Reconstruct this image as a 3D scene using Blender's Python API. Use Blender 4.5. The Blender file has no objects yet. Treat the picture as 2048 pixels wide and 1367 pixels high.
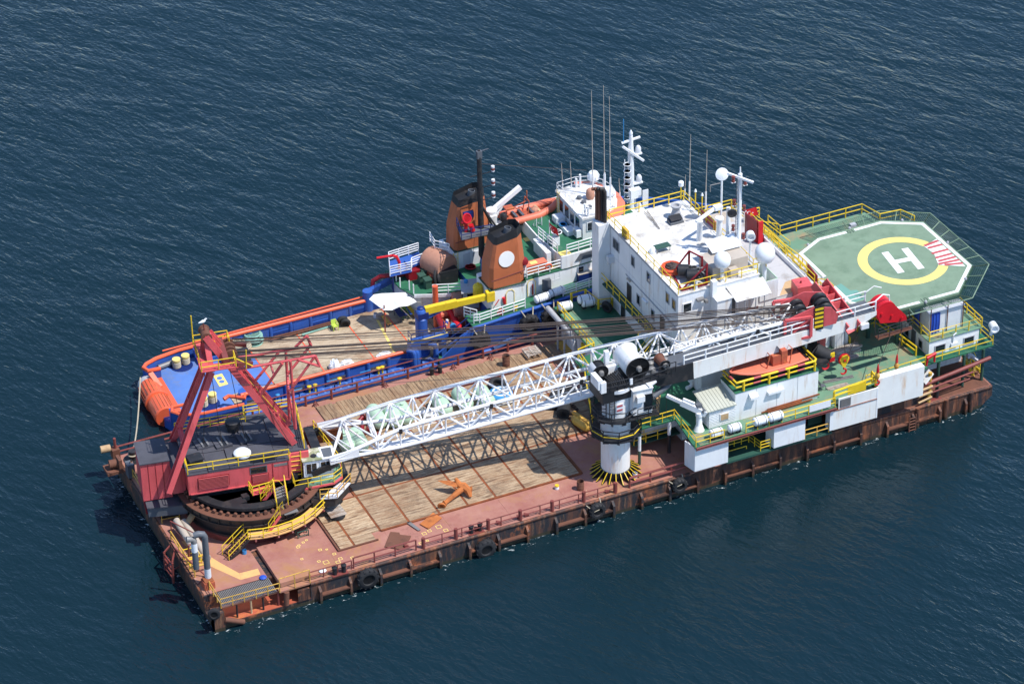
import bpy, math, random
from mathutils import Vector, Matrix
random.seed(7)
SC = bpy.context.scene
COL = SC.collection

# ---------------------------------------------------------------- camera
cam = bpy.data.cameras.new('camera')
cam.sensor_width = 36.0
cam.lens = 110.676
cam.clip_start = 1.0
cam.clip_end = 6000.0
camo = bpy.data.objects.new('camera', cam)
COL.objects.link(camo)
camo.matrix_world = Matrix(((0.907633, 0.243291, -0.342071, -63.204771), (-0.419375, 0.490407, -0.763954, -204.784310), (-0.018109, 0.836846, 0.547139, 168.026056), (0.000000, 0.000000, 0.000000, 1.000000)))
SC.camera = camo

# ---------------------------------------------------------------- sky and sun
SUN = Vector((0.343, -0.343, 0.875)).normalized()
world = bpy.data.worlds.new('World')
SC.world = world
world.use_nodes = True
wn = world.node_tree
wn.nodes.clear()
sky = wn.nodes.new('ShaderNodeTexSky')
sky.sky_type = 'NISHITA'
sky.sun_disc = False
sky.sun_elevation = math.radians(61)
sky.sun_rotation = math.radians(135)
sky.air_density = 0.8
sky.dust_density = 0.05
sky.ozone_density = 3.0
bg = wn.nodes.new('ShaderNodeBackground')
bg.inputs['Strength'].default_value = 0.15
wo = wn.nodes.new('ShaderNodeOutputWorld')
wn.links.new(sky.outputs[0], bg.inputs[0])
wn.links.new(bg.outputs[0], wo.inputs[0])
sl = bpy.data.lights.new('sun', 'SUN')
sl.energy = 3.5
sl.angle = math.radians(0.53)
sl.color = (1.0, 0.965, 0.91)
so = bpy.data.objects.new('sun', sl)
so.rotation_euler = SUN.to_track_quat('Z', 'Y').to_euler()
so.location = (60, -60, 150)
COL.objects.link(so)
SC.view_settings.view_transform = 'Standard'
SC.view_settings.look = 'None'
SC.view_settings.exposure = 0.68
SC.view_settings.gamma = 1.0

# ---------------------------------------------------------------- materials
def S(r, g, b, k=1.0):
    def f(c):
        c = c / 255.0
        return (c / 12.92 if c <= 0.04045 else ((c + 0.055) / 1.055) ** 2.4) * k
    return (f(r), f(g), f(b))

class NT:
    def __init__(s, name):
        s.m = bpy.data.materials.new(name)
        s.m.use_nodes = True
        s.t = s.m.node_tree
        s.b = s.t.nodes['Principled BSDF']
    def n(s, typ, **kw):
        nd = s.t.nodes.new(typ)
        for k, v in kw.items():
            if k in nd.inputs:
                nd.inputs[k].default_value = v
            else:
                setattr(nd, k, v)
        return nd
    def l(s, a, b):
        s.t.links.new(a, b)
    def pos(s, scale=(1, 1, 1), rot=(0, 0, 0)):
        g = s.n('ShaderNodeNewGeometry')
        mp = s.n('ShaderNodeMapping')
        mp.inputs['Rotation'].default_value = rot
        s.l(g.outputs['Position'], mp.inputs['Vector'])
        m2 = s.n('ShaderNodeMapping')
        m2.inputs['Scale'].default_value = scale
        s.l(mp.outputs[0], m2.inputs['Vector'])
        return m2.outputs[0]
    def noise(s, vec, scale, detail=6.0, rough=0.6, dist=0.0):
        nd = s.n('ShaderNodeTexNoise')
        nd.inputs['Scale'].default_value = scale
        nd.inputs['Detail'].default_value = detail
        nd.inputs['Roughness'].default_value = rough
        nd.inputs['Distortion'].default_value = dist
        s.l(vec, nd.inputs['Vector'])
        return nd.outputs[0]
    def ramp(s, fac, a, b, ca=0.0, cb=1.0):
        nd = s.n('ShaderNodeMapRange')
        nd.inputs['From Min'].default_value = a
        nd.inputs['From Max'].default_value = b
        nd.inputs['To Min'].default_value = ca
        nd.inputs['To Max'].default_value = cb
        s.l(fac, nd.inputs['Value'])
        return nd.outputs[0]
    def mix(s, fac, a, b):
        nd = s.n('ShaderNodeMix', data_type='RGBA')
        for sock, v in ((0, fac), (6, a), (7, b)):
            if isinstance(v, tuple):
                nd.inputs[sock].default_value = (v[0], v[1], v[2], 1)
            elif isinstance(v, float):
                nd.inputs[sock].default_value = v
            else:
                s.l(v, nd.inputs[sock])
        return nd.outputs[2]
    def mul(s, a, b, op='MULTIPLY'):
        nd = s.n('ShaderNodeMath', operation=op)
        for i, v in enumerate((a, b)):
            if isinstance(v, (int, float)):
                nd.inputs[i].default_value = v
            else:
                s.l(v, nd.inputs[i])
        return nd.outputs[0]
    def bump(s, h, strength, dist=0.05):
        nd = s.n('ShaderNodeBump')
        nd.inputs['Strength'].default_value = strength
        nd.inputs['Distance'].default_value = dist
        s.l(h, nd.inputs['Height'])
        s.l(nd.outputs[0], s.b.inputs['Normal'])

def paint(name, c, rough=0.5, var=0.14, dirt=(0.16, 0.075, 0.035), damt=0.0, dscale=0.7,
          streak=0.0, metal=0.0, bump=0.0, vscale=0.5, spec=0.4, fine=0.0, finec=(0.5, 0.4, 0.35)):
    """painted metal: patchy colour, wear and rust with shapes of their own"""
    k = NT(name)
    p = k.pos()
    lo = tuple(x * (1 - var) for x in c)
    hi = tuple(min(1, x * (1 + var)) for x in c)
    col = k.mix(k.ramp(k.noise(p, vscale, 5, 0.65), 0.3, 0.7), lo, hi)
    if damt > 0:
        q = k.pos((1, 1, 0.12)) if streak else p
        f = k.ramp(k.noise(q, dscale * (3.0 if streak else 1.0), 9, 0.72), 0.62 - damt * 0.28, 0.78 - damt * 0.2)
        if streak:
            f = k.mul(f, k.ramp(k.noise(p, 0.35, 3, 0.5), 0.35, 0.65))
        f = k.mul(f, 0.9)
        col = k.mix(f, col, dirt)
    if fine > 0:
        f2 = k.ramp(k.noise(p, 4.0, 8, 0.75), 0.72 - fine * 0.2, 0.76 - fine * 0.16)
        col = k.mix(f2, col, finec)
    k.l(col, k.b.inputs['Base Color'])
    k.b.inputs['Roughness'].default_value = rough
    k.b.inputs['Metallic'].default_value = metal
    k.b.inputs['Specular IOR Level'].default_value = spec
    if bump:
        k.bump(k.noise(p, 2.2, 6, 0.6), bump, 0.06)
    return k.m

M = {}
M['white'] = paint('white_paint', (0.77, 0.775, 0.775), 0.45, 0.06, S(176, 140, 100), 0.3, 0.45, 1)
M['white_rusty'] = paint('rust_streaked_white', (0.76, 0.755, 0.72), 0.5, 0.06, S(200, 150, 95), 0.42, 0.5, 1)
M['roofwhite'] = paint('white_roof_paint', (0.78, 0.775, 0.755), 0.6, 0.06, S(150, 142, 132), 0.62, 0.55, 0, fine=0.22, finec=S(150, 142, 132))
M['white_old'] = paint('weathered_white', (0.62, 0.63, 0.65), 0.55, 0.1, S(120, 90, 70), 0.25, 0.5, 1)
M['grey'] = paint('grey_paint', S(165, 165, 168), 0.6, 0.1, S(110, 105, 100), 0.25)
M['greydeck'] = paint('grey_deck', S(198, 196, 196, .8), 0.7, 0.06, S(140, 132, 125), 0.3)
M['dgrey'] = paint('dark_grey', S(88, 92, 98), 0.5, 0.15)
M['yellow'] = paint('yellow_paint', S(236, 200, 44, .88), 0.45, 0.12, S(150, 95, 40), 0.15, 1.5)
M['yellow_old'] = paint('worn_yellow', S(226, 178, 80, .8), 0.55, 0.18, S(140, 80, 45), 0.4, 1.0)
M['red'] = paint('red_crane_paint', (0.62, 0.1, 0.105), 0.45, 0.16, S(130, 52, 48), 0.4, 0.6, 1, fine=0.05, finec=S(215, 190, 170))
M['redbright'] = paint('bright_red', S(208, 30, 42, .85), 0.4, 0.1)
M['maroon'] = paint('maroon_paint', S(140, 72, 66, .75), 0.5, 0.15, S(90, 50, 35), 0.3, 1.2)
M['darkred'] = paint('dark_red', S(140, 28, 38, .8), 0.45, 0.12)
M['black'] = paint('black_paint', (0.018, 0.019, 0.022), 0.5, 0.3, S(70, 62, 58), 0.35, 1.0)
M['blackroof'] = paint('tar_roof', S(84, 84, 92, .75), 0.75, 0.14, S(58, 58, 64), 0.4, 0.7, 0, fine=0.12, finec=S(190, 188, 184))
M['rubber'] = paint('rubber', (0.022, 0.022, 0.024), 0.75, 0.3, S(70, 66, 62), 0.2, 1.5, bump=0.3)
M['rope'] = paint('rope', S(196, 184, 160, .75), 0.85, 0.15)
M['ropegreen'] = paint('green_rope', S(140, 185, 170, .75), 0.85, 0.2)
M['cable'] = paint('wire_rope', S(88, 74, 68, .6), 0.7, 0.2)
M['green'] = paint('green_deck', S(48, 112, 82, .8), 0.62, 0.1, S(90, 120, 100), 0.2, 0.6)
M['greenold'] = paint('worn_green_deck', S(112, 150, 122, .78), 0.7, 0.1, S(180, 140, 105, .8), 0.42, 0.35)
M['greendark'] = paint('dark_green_deck', S(46, 88, 76, .8), 0.65, 0.12, S(85, 100, 90), 0.2)
M['heli'] = paint('helideck_green', S(136, 160, 134, .72), 0.75, 0.1, S(112, 138, 112, .72), 0.5, 0.6, 0, fine=0.2, finec=S(120, 146, 122, .72))
M['helipatch'] = paint('teal_patch', S(118, 172, 158, .74), 0.75, 0.06)
M['mark_white'] = paint('marking_white', (0.8, 0.8, 0.78), 0.6, 0.03)
M['mark_yellow'] = paint('marking_yellow', S(250, 222, 128, .84), 0.6, 0.05)
M['mark_red'] = paint('marking_red', S(196, 92, 92, .8), 0.6, 0.06)
M['mark_orange'] = paint('marking_orange', S(240, 188, 122, .78), 0.6, 0.1, S(185, 125, 105), 0.3, 0.9)
M['mark_black'] = paint('marking_dark', S(70, 90, 78, .7), 0.7, 0.1)
M['mark_blue'] = paint('marking_blue', S(50, 80, 190, .8), 0.6, 0.1)
M['blue'] = paint('ship_blue', (0.03, 0.1, 0.38), 0.42, 0.18, S(90, 100, 125, .8), 0.4, 0.7, 1)
M['bluedeck'] = paint('blue_deck', (0.085, 0.18, 0.46), 0.6, 0.14, S(110, 118, 140), 0.42, 0.7, fine=0.12, finec=S(190, 170, 150))
M['bluedark'] = paint('dark_blue', S(24, 46, 110, .8), 0.45, 0.12)
M['orange'] = paint('orange_paint', S(236, 104, 66, .84), 0.38, 0.08, S(160, 70, 45), 0.12, 1.0)
M['salmon'] = paint('faded_orange', S(236, 128, 100, .84), 0.5, 0.1, S(190, 100, 80), 0.25, 1.0)
M['funnel'] = paint('funnel_orange', (0.46, 0.135, 0.055), 0.5, 0.1, S(120, 66, 40), 0.4, 0.5, 1)
M['tarp'] = paint('brown_tarp', S(196, 142, 118, .8), 0.8, 0.1, S(140, 90, 75), 0.2, 0.8, bump=0.5)
M['canvas'] = paint('white_canvas', (0.74, 0.735, 0.70), 0.85, 0.05, S(200, 180, 155), 0.2, 0.5, bump=0.4)
M['mint'] = paint('mint_tank', S(188, 216, 188, .82), 0.5, 0.07, S(160, 170, 140), 0.2, 0.8)
M['tan'] = paint('tan_ply', S(206, 172, 130, .8), 0.75, 0.12, S(150, 120, 90), 0.3)
M['beige'] = paint('beige_metal', S(196, 184, 170, .8), 0.6, 0.08, S(140, 125, 110), 0.25)
M['cyan'] = paint('light_blue_locker', S(64, 148, 206, .8), 0.45, 0.08)
M['gdark'] = paint('bin_green', S(60, 92, 78, .75), 0.5, 0.1)
M['lime'] = paint('lime_plastic', S(196, 220, 90, .8), 0.45, 0.05)
M['limeold'] = paint('green_plastic', S(120, 170, 70, .8), 0.45, 0.05)
M['plastic'] = paint('white_plastic', (0.75, 0.77, 0.79), 0.35, 0.06)
M['bluetarp'] = paint('blue_tarp', S(40, 84, 190, .8), 0.6, 0.2, bump=0.6)
M['olive'] = paint('olive_roof', S(150, 156, 118, .75), 0.7, 0.08, S(220, 215, 200), 0.4, 1.2)
M['skin'] = paint('skin', S(190, 140, 115, .8), 0.6, 0.05)
M['shirt'] = paint('grey_shirt', S(185, 180, 178, .75), 0.85, 0.06)
M['trouser'] = paint('dark_trousers', S(86, 84, 92, .75), 0.85, 0.1)
M['hair'] = paint('dark_hair', (0.02, 0.016, 0.014), 0.7, 0.1)
M['glassd'] = paint('dark_glass', (0.012, 0.016, 0.02), 0.06, 0.3, spec=0.8)
M['steel'] = paint('bare_steel', S(150, 148, 146, .7), 0.5, 0.15, S(120, 90, 70), 0.2, metal=0.2)
M['rust'] = paint('rust', S(150, 84, 48, .75), 0.85, 0.3, S(80, 48, 34), 0.5, 1.2, bump=0.4)
M['rustlight'] = paint('anchor_rust', S(196, 116, 60, .8), 0.85, 0.22, S(120, 66, 38), 0.4, 1.4, bump=0.4)
M['rustred'] = paint('red_primer', S(184, 92, 66, .8), 0.75, 0.18, S(205, 130, 70), 0.35, 0.8)
M['ringdark'] = paint('dark_ring_and_tub_shade', (0.035, 0.03, 0.028), 0.5, 0.3, S(110, 70, 48, .7), 0.4, 1.0, bump=0.3)  # near-black ring colour; on the tub it paints in the shadow
M['rustbrown'] = paint('brown_steel', S(128, 84, 66, .7), 0.8, 0.2, S(70, 48, 40), 0.4, 1.0, bump=0.3)

def deck_red():
    k = NT('red_barge_deck')
    p = k.pos()
    c = k.mix(k.ramp(k.noise(p, 0.35, 7, 0.7), 0.32, 0.68), S(172, 108, 96, .7), S(196, 142, 124, .72))
    c = k.mix(k.ramp(k.noise(p, 0.22, 8, 0.75, 0.5), 0.5, 0.68), c, S(190, 136, 92, .7))
    c = k.mix(k.mul(k.ramp(k.noise(p, 0.6, 10, 0.8), 0.58, 0.7), 0.7), c, S(132, 84, 72, .66))
    c = k.mix(k.ramp(k.noise(p, 1.3, 8, 0.7, 1.0), 0.68, 0.74), c, S(226, 190, 160, .8))
    k.l(c, k.b.inputs['Base Color'])
    k.b.inputs['Roughness'].default_value = 0.72
    k.bump(k.noise(p, 1.5, 8, 0.7), 0.25, 0.05)
    return k.m
M['deckred'] = deck_red()

def hull_mat(name, base, patch, light):
    k = NT(name)
    p = k.pos()
    q = k.pos((1, 1, 0.16))
    c = k.mix(k.ramp(k.noise(q, 0.9, 9, 0.72), 0.47, 0.64), base, patch)
    c = k.mix(k.ramp(k.noise(k.pos((1, 1, 0.1)), 2.6, 8, 0.75), 0.55, 0.7), c, light)
    c = k.mix(k.ramp(k.noise(p, 0.45, 7, 0.75), 0.56, 0.64), c, S(170, 98, 60, .7))
    g = k.n('ShaderNodeNewGeometry')
    sx = k.n('ShaderNodeSeparateXYZ')
    k.l(g.outputs['Position'], sx.inputs[0])
    edge = k.mul(sx.outputs[2], k.mul(k.noise(p, 1.1, 5, 0.6), 0.55), 'SUBTRACT')
    wet = k.ramp(edge, -0.02, 0.12, 1.0, 0.0)
    c = k.mix(k.mul(wet, 0.85), c, S(58, 56, 36, .6))
    k.l(c, k.b.inputs['Base Color'])
    k.b.inputs['Roughness'].default_value = 0.7
    k.bump(k.noise(p, 1.3, 8, 0.7), 0.5, 0.08)
    return k.m
M['hull'] = hull_mat('barge_hull', S(52, 52, 58, .55), S(136, 86, 60, .62), S(176, 128, 92, .7))
M['hullrust'] = hull_mat('rusty_hull', S(84, 58, 50, .58), S(160, 96, 64, .66), S(190, 126, 90, .7))
M['hullblue'] = paint('blue_hull', (0.024, 0.088, 0.36), 0.42, 0.14, S(80, 92, 120, .8), 0.35, 0.4, 1)

def timber(name, ang, a, b, dark, grain=5.0):
    """weathered boards: long grain streaks along one horizontal direction"""
    k = NT(name)
    p = k.pos()
    q = k.pos((0.22, 1.0, 1.0), (0, 0, ang))
    c = k.mix(k.ramp(k.noise(q, grain, 9, 0.8), 0.36, 0.64), a, b)
    c = k.mix(k.mul(k.ramp(k.noise(k.pos((0.12, 1, 1), (0, 0, ang)), 3.2, 6, 0.7), 0.52, 0.62), 0.85), c, dark)
    c = k.mix(k.mul(k.ramp(k.noise(k.pos((0.5, 1, 1), (0, 0, ang)), 0.5, 8, 0.75), 0.5, 0.68), 0.8), c, S(152, 104, 68, .7))
    c = k.mix(k.mul(k.ramp(k.noise(p, 0.3, 9, 0.75), 0.54, 0.68), 0.7), c, S(88, 72, 60, .66))
    oi = k.n('ShaderNodeObjectInfo')
    c = k.mix(k.mul(k.ramp(oi.outputs['Random'], 0.0, 1.0), 0.4), c, S(150, 122, 96, .7))
    k.l(c, k.b.inputs['Base Color'])
    k.b.inputs['Roughness'].default_value = 0.85
    k.bump(k.noise(q, grain * 1.6, 6, 0.7), 0.6, 0.03)
    return k.m
M['timber'] = timber('weathered_timber', 0.0, S(172, 134, 98, .7), S(224, 200, 166, .78), S(112, 82, 60, .66))
M['plank'] = timber('brown_planks', math.pi / 2, S(150, 118, 88, .74), S(196, 166, 130, .76), S(104, 80, 62, .7), 4.0)
M['shipdeck'] = timber('ship_timber_deck', 0.0, S(204, 182, 150, .78), S(224, 206, 178, .8), S(176, 150, 120, .76), 5.0)
M['palewood'] = timber('pale_timber', 0.0, S(200, 190, 178, .78), S(226, 218, 208, .8), S(160, 148, 136, .74), 5.0)

def water_mat():
    k = NT('sea_water')
    a = math.radians(63)
    h = None
    def wave(sc, scale, detail, rough, amp, rot, dist=0.5, ridge=False):
        nonlocal h
        v = k.noise(k.pos(sc, (0, 0, rot)), scale, detail, rough, dist)
        if ridge:
            v = k.mul(k.mul(1.0, k.mul(k.mul(k.mul(v, 2.0), 1.0, 'SUBTRACT'), 0.0, 'ABSOLUTE'), 'SUBTRACT'), 2.0, 'POWER')
        v = k.mul(v, amp)
        h = v if h is None else k.mul(h, v, 'ADD')
    gust = k.ramp(k.noise(k.pos((1, 1, 1)), 0.012, 3, 0.5, 0.4), 0.3, 0.66, 0.5, 1.1)
    wave((0.42, 1, 1), 0.55, 4, 0.55, 0.36, a, 0.25)
    wave((0.4, 1, 1), 0.95, 3, 0.5, 0.10, a + 0.15, 0.3, True)
    wave((0.45, 1, 1), 1.6, 4, 0.6, 0.13, a + 0.4)
    wave((0.45, 1, 1), 0.16, 3, 0.5, 0.55, a - 0.25)
    wave((0.6, 1, 1), 4.0, 3, 0.6, 0.04, a - 0.3)
    h = k.mul(h, gust)
    col = k.mix(k.ramp(k.noise(k.pos(), 0.01, 3, 0.5), 0.3, 0.7), (0.0034, 0.0155, 0.0215), (0.0048, 0.0195, 0.028))
    # thin broken wash where the water slaps the barge
    g = k.n('ShaderNodeNewGeometry')
    sx = k.n('ShaderNodeSeparateXYZ')
    k.l(g.outputs['Position'], sx.inputs[0])
    def gap(v, c, half):
        return k.mul(k.mul(k.mul(v, c, 'SUBTRACT'), 0.0, 'ABSOLUTE'), half, 'SUBTRACT')
    dx = k.mul(gap(sx.outputs[0], 38.2, 38.3), 0.0, 'MAXIMUM')
    dy = k.mul(gap(sx.outputs[1], 12.87, 12.9), 0.0, 'MAXIMUM')
    dist = k.mul(k.mul(k.mul(dx, dx), k.mul(dy, dy), 'ADD'), 0.5, 'POWER')
    near = k.ramp(dist, 0.0, 2.6, 1.0, 0.0)
    nz = k.noise(k.pos((0.6, 1, 1), (0, 0, 0.3)), 2.4, 9, 0.75, 0.8)
    foam = k.ramp(k.mul(nz, k.mul(near, 0.17), 'ADD'), 0.735, 0.79)
    col = k.mix(foam, col, (0.55, 0.6, 0.6))
    k.l(col, k.b.inputs['Base Color'])
    k.l(k.ramp(foam, 0.0, 1.0, 0.1, 0.7), k.b.inputs['Roughness'])
    k.b.inputs['IOR'].default_value = 1.33
    k.bump(h, 1.0, 0.75)
    return k.m
M['water'] = water_mat()

# ---------------------------------------------------------------- mesh helpers
class MB:
    def __init__(s):
        s.v = []; s.f = []
    def add(s, vs, fs):
        o = len(s.v)
        s.v += [tuple(p) for p in vs]
        s.f += [tuple(i + o for i in f) for f in fs]
        return s
    def box(s, x0, y0, z0, x1, y1, z1):
        vs = [(x, y, z) for z in (z0, z1) for y in (y0, y1) for x in (x0, x1)]
        return s.add(vs, [(0, 2, 3, 1), (4, 5, 7, 6), (0, 1, 5, 4), (1, 3, 7, 5), (3, 2, 6, 7), (2, 0, 4, 6)])
    def beam(s, p, q, w, h, up=(0, 0, 1)):
        p = Vector(p); q = Vector(q)
        d = (q - p).normalized()
        u = Vector(up)
        r = d.cross(u)
        if r.length < 1e-4:
            r = d.cross(Vector((1, 0, 0)))
        r.normalize()
        u = r.cross(d).normalized()
        vs = []
        for c in (p, q):
            for a, b in ((-1, -1), (1, -1), (1, 1), (-1, 1)):
                vs.append(c + r * (a * w / 2) + u * (b * h / 2))
        return s.add(vs, [(3, 2, 1, 0), (4, 5, 6, 7), (0, 1, 5, 4), (1, 2, 6, 5), (2, 3, 7, 6), (3, 0, 4, 7)])
    def tube(s, pts, r, n=8, closed=False, cap=True):
        pts = [Vector(p) for p in pts]
        m = len(pts)
        rs = r if isinstance(r, (list, tuple)) else [r] * m
        t0 = None
        ring = []
        for i in range(m):
            if closed:
                d = (pts[(i + 1) % m] - pts[i - 1]).normalized()
            else:
                a = pts[i] - pts[i - 1] if i else pts[1] - pts[0]
                b = pts[i + 1] - pts[i] if i < m - 1 else pts[i] - pts[i - 1]
                d = (a.normalized() + b.normalized())
                d = d.normalized() if d.length > 1e-6 else a.normalized()
            if t0 is None:
                u = d.cross(Vector((0, 0, 1)))
                if u.length < 1e-3:
                    u = d.cross(Vector((1, 0, 0)))
            else:
                u = t0 - d * t0.dot(d)
            u.normalize()
            t0 = u
            w = d.cross(u)
            ring.append([pts[i] + (u * math.cos(2 * math.pi * j / n) + w * math.sin(2 * math.pi * j / n)) * rs[i] for j in range(n)])
        vs = [p for rg in ring for p in rg]
        fs = []
        for i in range(m if closed else m - 1):
            i2 = (i + 1) % m
            for j in range(n):
                j2 = (j + 1) % n
                fs.append((i * n + j, i * n + j2, i2 * n + j2, i2 * n + j))
        if cap and not closed:
            fs.append(tuple(range(n))[::-1])
            fs.append(tuple((m - 1) * n + j for j in range(n)))
        return s.add(vs, fs)
    def lathe(s, c, prof, n=24, axis=(0, 0, 1), a0=0.0, a1=None):
        ax = Vector(axis).normalized()
        u = ax.cross(Vector((0, 1, 0)))
        if u.length < 1e-3:
            u = ax.cross(Vector((1, 0, 0)))
        u.normalize()
        w = ax.cross(u)
        c = Vector(c)
        full = a1 is None
        cnt = n if full else n + 1
        vs = []
        for (r, z) in prof:
            for j in range(cnt):
                t = a0 + ((2 * math.pi) if full else (a1 - a0)) * j / n
                vs.append(c + ax * z + (u * math.cos(t) + w * math.sin(t)) * r)
        fs = []
        for i in range(len(prof) - 1):
            for j in range(n):
                j2 = (j + 1) % cnt
                fs.append((i * cnt + j, i * cnt + j2, (i + 1) * cnt + j2, (i + 1) * cnt + j))
        if full:
            if prof[0][0] > 1e-4:
                fs.append(tuple(range(cnt))[::-1])
            if prof[-1][0] > 1e-4:
                fs.append(tuple((len(prof) - 1) * cnt + j for j in range(cnt)))
        return s.add(vs, fs)
    def prism(s, poly, z0, z1):
        n = len(poly)
        f0 = z0 if callable(z0) else (lambda x, y: z0)
        f1 = z1 if callable(z1) else (lambda x, y: z1)
        vs = [(p[0], p[1], f0(p[0], p[1])) for p in poly] + [(p[0], p[1], f1(p[0], p[1])) for p in poly]
        fs = [tuple(range(n))[::-1], tuple(range(n, 2 * n))]
        fs += [(i, (i + 1) % n, (i + 1) % n + n, i + n) for i in range(n)]
        return s.add(vs, fs)
    def plate(s, poly, t):
        P = [Vector(p) for p in poly]
        nrm = (P[1] - P[0]).cross(P[2] - P[0]).normalized()
        n = len(P)
        vs = [p + nrm * (t / 2) for p in P] + [p - nrm * (t / 2) for p in P]
        fs = [tuple(range(n)), tuple(range(n, 2 * n))[::-1]]
        fs += [(i, i + n, (i + 1) % n + n, (i + 1) % n) for i in range(n)]
        return s.add(vs, fs)
    def torus(s, c, R, r, axis=(0, 0, 1), n=20, m=8, sq=1.0):
        prof = [(R + r * math.cos(2 * math.pi * i / m), r * sq * math.sin(2 * math.pi * i / m)) for i in range(m + 1)]
        ax = Vector(axis).normalized()
        return s.lathe(c, prof, n, axis)
    def dome(s, c, r, zs=1.0, n=20, m=6, z0=0.0):
        prof = [(r * math.cos(math.pi / 2 * i / m), z0 + r * zs * math.sin(math.pi / 2 * i / m)) for i in range(m + 1)]
        prof[-1] = (0.0, prof[-1][1])
        return s.lathe(c, prof, n)
    def out(s, name, mat, parent=None, smooth=False, label=None):
        me = bpy.data.meshes.new(name)
        o = origin(parent)
        me.from_pydata([(p[0] - o[0], p[1] - o[1], p[2] - o[2]) for p in s.v], [], s.f)
        me.materials.append(M[mat] if isinstance(mat, str) else mat)
        if smooth:
            me.polygons.foreach_set('use_smooth', [True] * len(me.polygons))
            try:
                me.set_sharp_from_angle(angle=math.radians(40))
            except Exception:
                pass
        me.update()
        ob = bpy.data.objects.new(name, me)
        COL.objects.link(ob)
        if parent:
            ob.parent = parent
        if label:
            ob['label'] = label
        return ob

def origin(o):
    v = Vector((0, 0, 0))
    while o is not None:
        v += o.location
        o = o.parent
    return v

def thing(name, label, cat, loc=(0, 0, 0), group=None):
    o = bpy.data.objects.new(name, None)
    o.empty_display_size = 0.3
    o.location = loc
    COL.objects.link(o)
    tag(o, label, cat, group)
    return o

def tag(o, label, cat, group=None):
    o['label'] = label
    o['category'] = cat
    if group:
        o['group'] = group
    return o

_unit = {}
def unit(mat, n):
    if (mat, n) not in _unit:
        b = MB().tube([(0, 0, 0), (0, 0, 1)], 1.0, n)
        me = bpy.data.meshes.new('bar')
        me.from_pydata(b.v, [], b.f)
        me.materials.append(M[mat])
        if n > 5:
            me.polygons.foreach_set('use_smooth', [True] * len(me.polygons))
            me.set_sharp_from_angle(angle=math.radians(50))
        _unit[(mat, n)] = me
    return _unit[(mat, n)]

def bar(name, p, q, r, mat, parent, n=6):
    p = Vector(p); q = Vector(q)
    d = q - p
    o = bpy.data.objects.new(name, unit(mat, n))
    COL.objects.link(o)
    o.parent = parent
    rot = d.to_track_quat('Z', 'Y').to_matrix().to_4x4()
    o.matrix_local = Matrix.Translation(p - origin(parent)) @ rot @ Matrix.Diagonal((r, r, d.length, 1))
    return o

_ubox = {}
def boxo(name, x0, y0, z0, x1, y1, z1, mat, parent):
    """one axis-aligned piece that shares a unit box mesh"""
    if mat not in _ubox:
        b = MB().box(0, 0, 0, 1, 1, 1)
        me = bpy.data.meshes.new('piece')
        me.from_pydata(b.v, [], b.f)
        me.materials.append(M[mat])
        _ubox[mat] = me
    o = bpy.data.objects.new(name, _ubox[mat])
    COL.objects.link(o)
    o.parent = parent
    o.matrix_local = Matrix.Translation(Vector((x0, y0, z0)) - origin(parent)) @ Matrix.Diagonal((x1 - x0, y1 - y0, z1 - z0, 1))
    return o

def lerp(a, b, t):
    return tuple(a[i] + (b[i] - a[i]) * t for i in range(3))

def railing(parent, path, h=1.0, mat='yellow', sp=1.6, r=0.045, mids=1, closed=False, name='railing', pr=None, pmat=None, toe=False):
    """rails joined along a path, each post a piece of its own under it"""
    path = [Vector(p) for p in path]
    b = MB()
    ring = path + [path[0]] if closed else path
    for lv in [1.0] + [(i + 1) / (mids + 1) for i in range(mids)]:
        b.tube([p + Vector((0, 0, h * lv)) for p in ring], r, 6)
    if toe:
        for p, q in zip(ring[:-1], ring[1:]):
            b.beam(p + Vector((0, 0, 0.07)), q + Vector((0, 0, 0.07)), 0.02, 0.12)
    o = b.out(name, mat, parent, True)
    for i in range(len(ring) - 1):
        p, q = ring[i], ring[i + 1]
        L = (q - p).length
        k = max(1, round(L / sp))
        for j in range(k + (1 if (i == len(ring) - 2 and not closed) else 0)):
            c = p.lerp(q, j / k)
            bar('post', c, c + Vector((0, 0, h)), pr or r, pmat or mat, o, 6)
    return o

def ladder(parent, p, q, side, mat='yellow', sp=0.35, r=0.035, name='ladder'):
    p = Vector(p); q = Vector(q); s = Vector(side) / 2
    b = MB()
    b.tube([p - s, q - s], r, 5)
    b.tube([p + s, q + s], r, 5)
    o = b.out(name, mat, parent)
    n = max(2, int((q - p).length / sp))
    for i in range(1, n):
        c = p.lerp(q, i / n)
        bar('rung', c - s, c + s, r * 0.8, mat, o, 5)
    return o

def stair(parent, p, q, side, smat, tmat, rmat='yellow', n=9, hr=0.95, rails=(1, 1), name='stair'):
    """flight from p (foot) to q (head); side is the full width vector"""
    p = Vector(p); q = Vector(q); s = Vector(side) / 2
    b = MB()
    b.beam(p - s, q - s, 0.06, 0.26)
    b.beam(p + s, q + s, 0.06, 0.26)
    o = b.out(name, smat, parent)
    run = Vector((q.x - p.x, q.y - p.y, 0))
    fw = run.normalized() * 0.13
    for i in range(1, n + 1):
        c = p.lerp(q, (i - 0.5) / n)
        t = MB().plate([c - s * 0.94 - fw, c + s * 0.94 - fw, c + s * 0.94 + fw, c - s * 0.94 + fw], 0.04)
        t.out('step', tmat, o)
    for sg, on in zip((-1, 1), rails):
        if on:
            a, c = p + s * sg, q + s * sg
            z1 = Vector((0, 0, hr)); z2 = Vector((0, 0, hr * 0.5))
            MB().tube([a, a + z1, c + z1, c], 0.04, 6).tube([a + z2, c + z2], 0.035, 6).tube([a.lerp(c, 0.5), a.lerp(c, 0.5) + z1], 0.035, 6).out('handrail', rmat, o)
    return o

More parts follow.
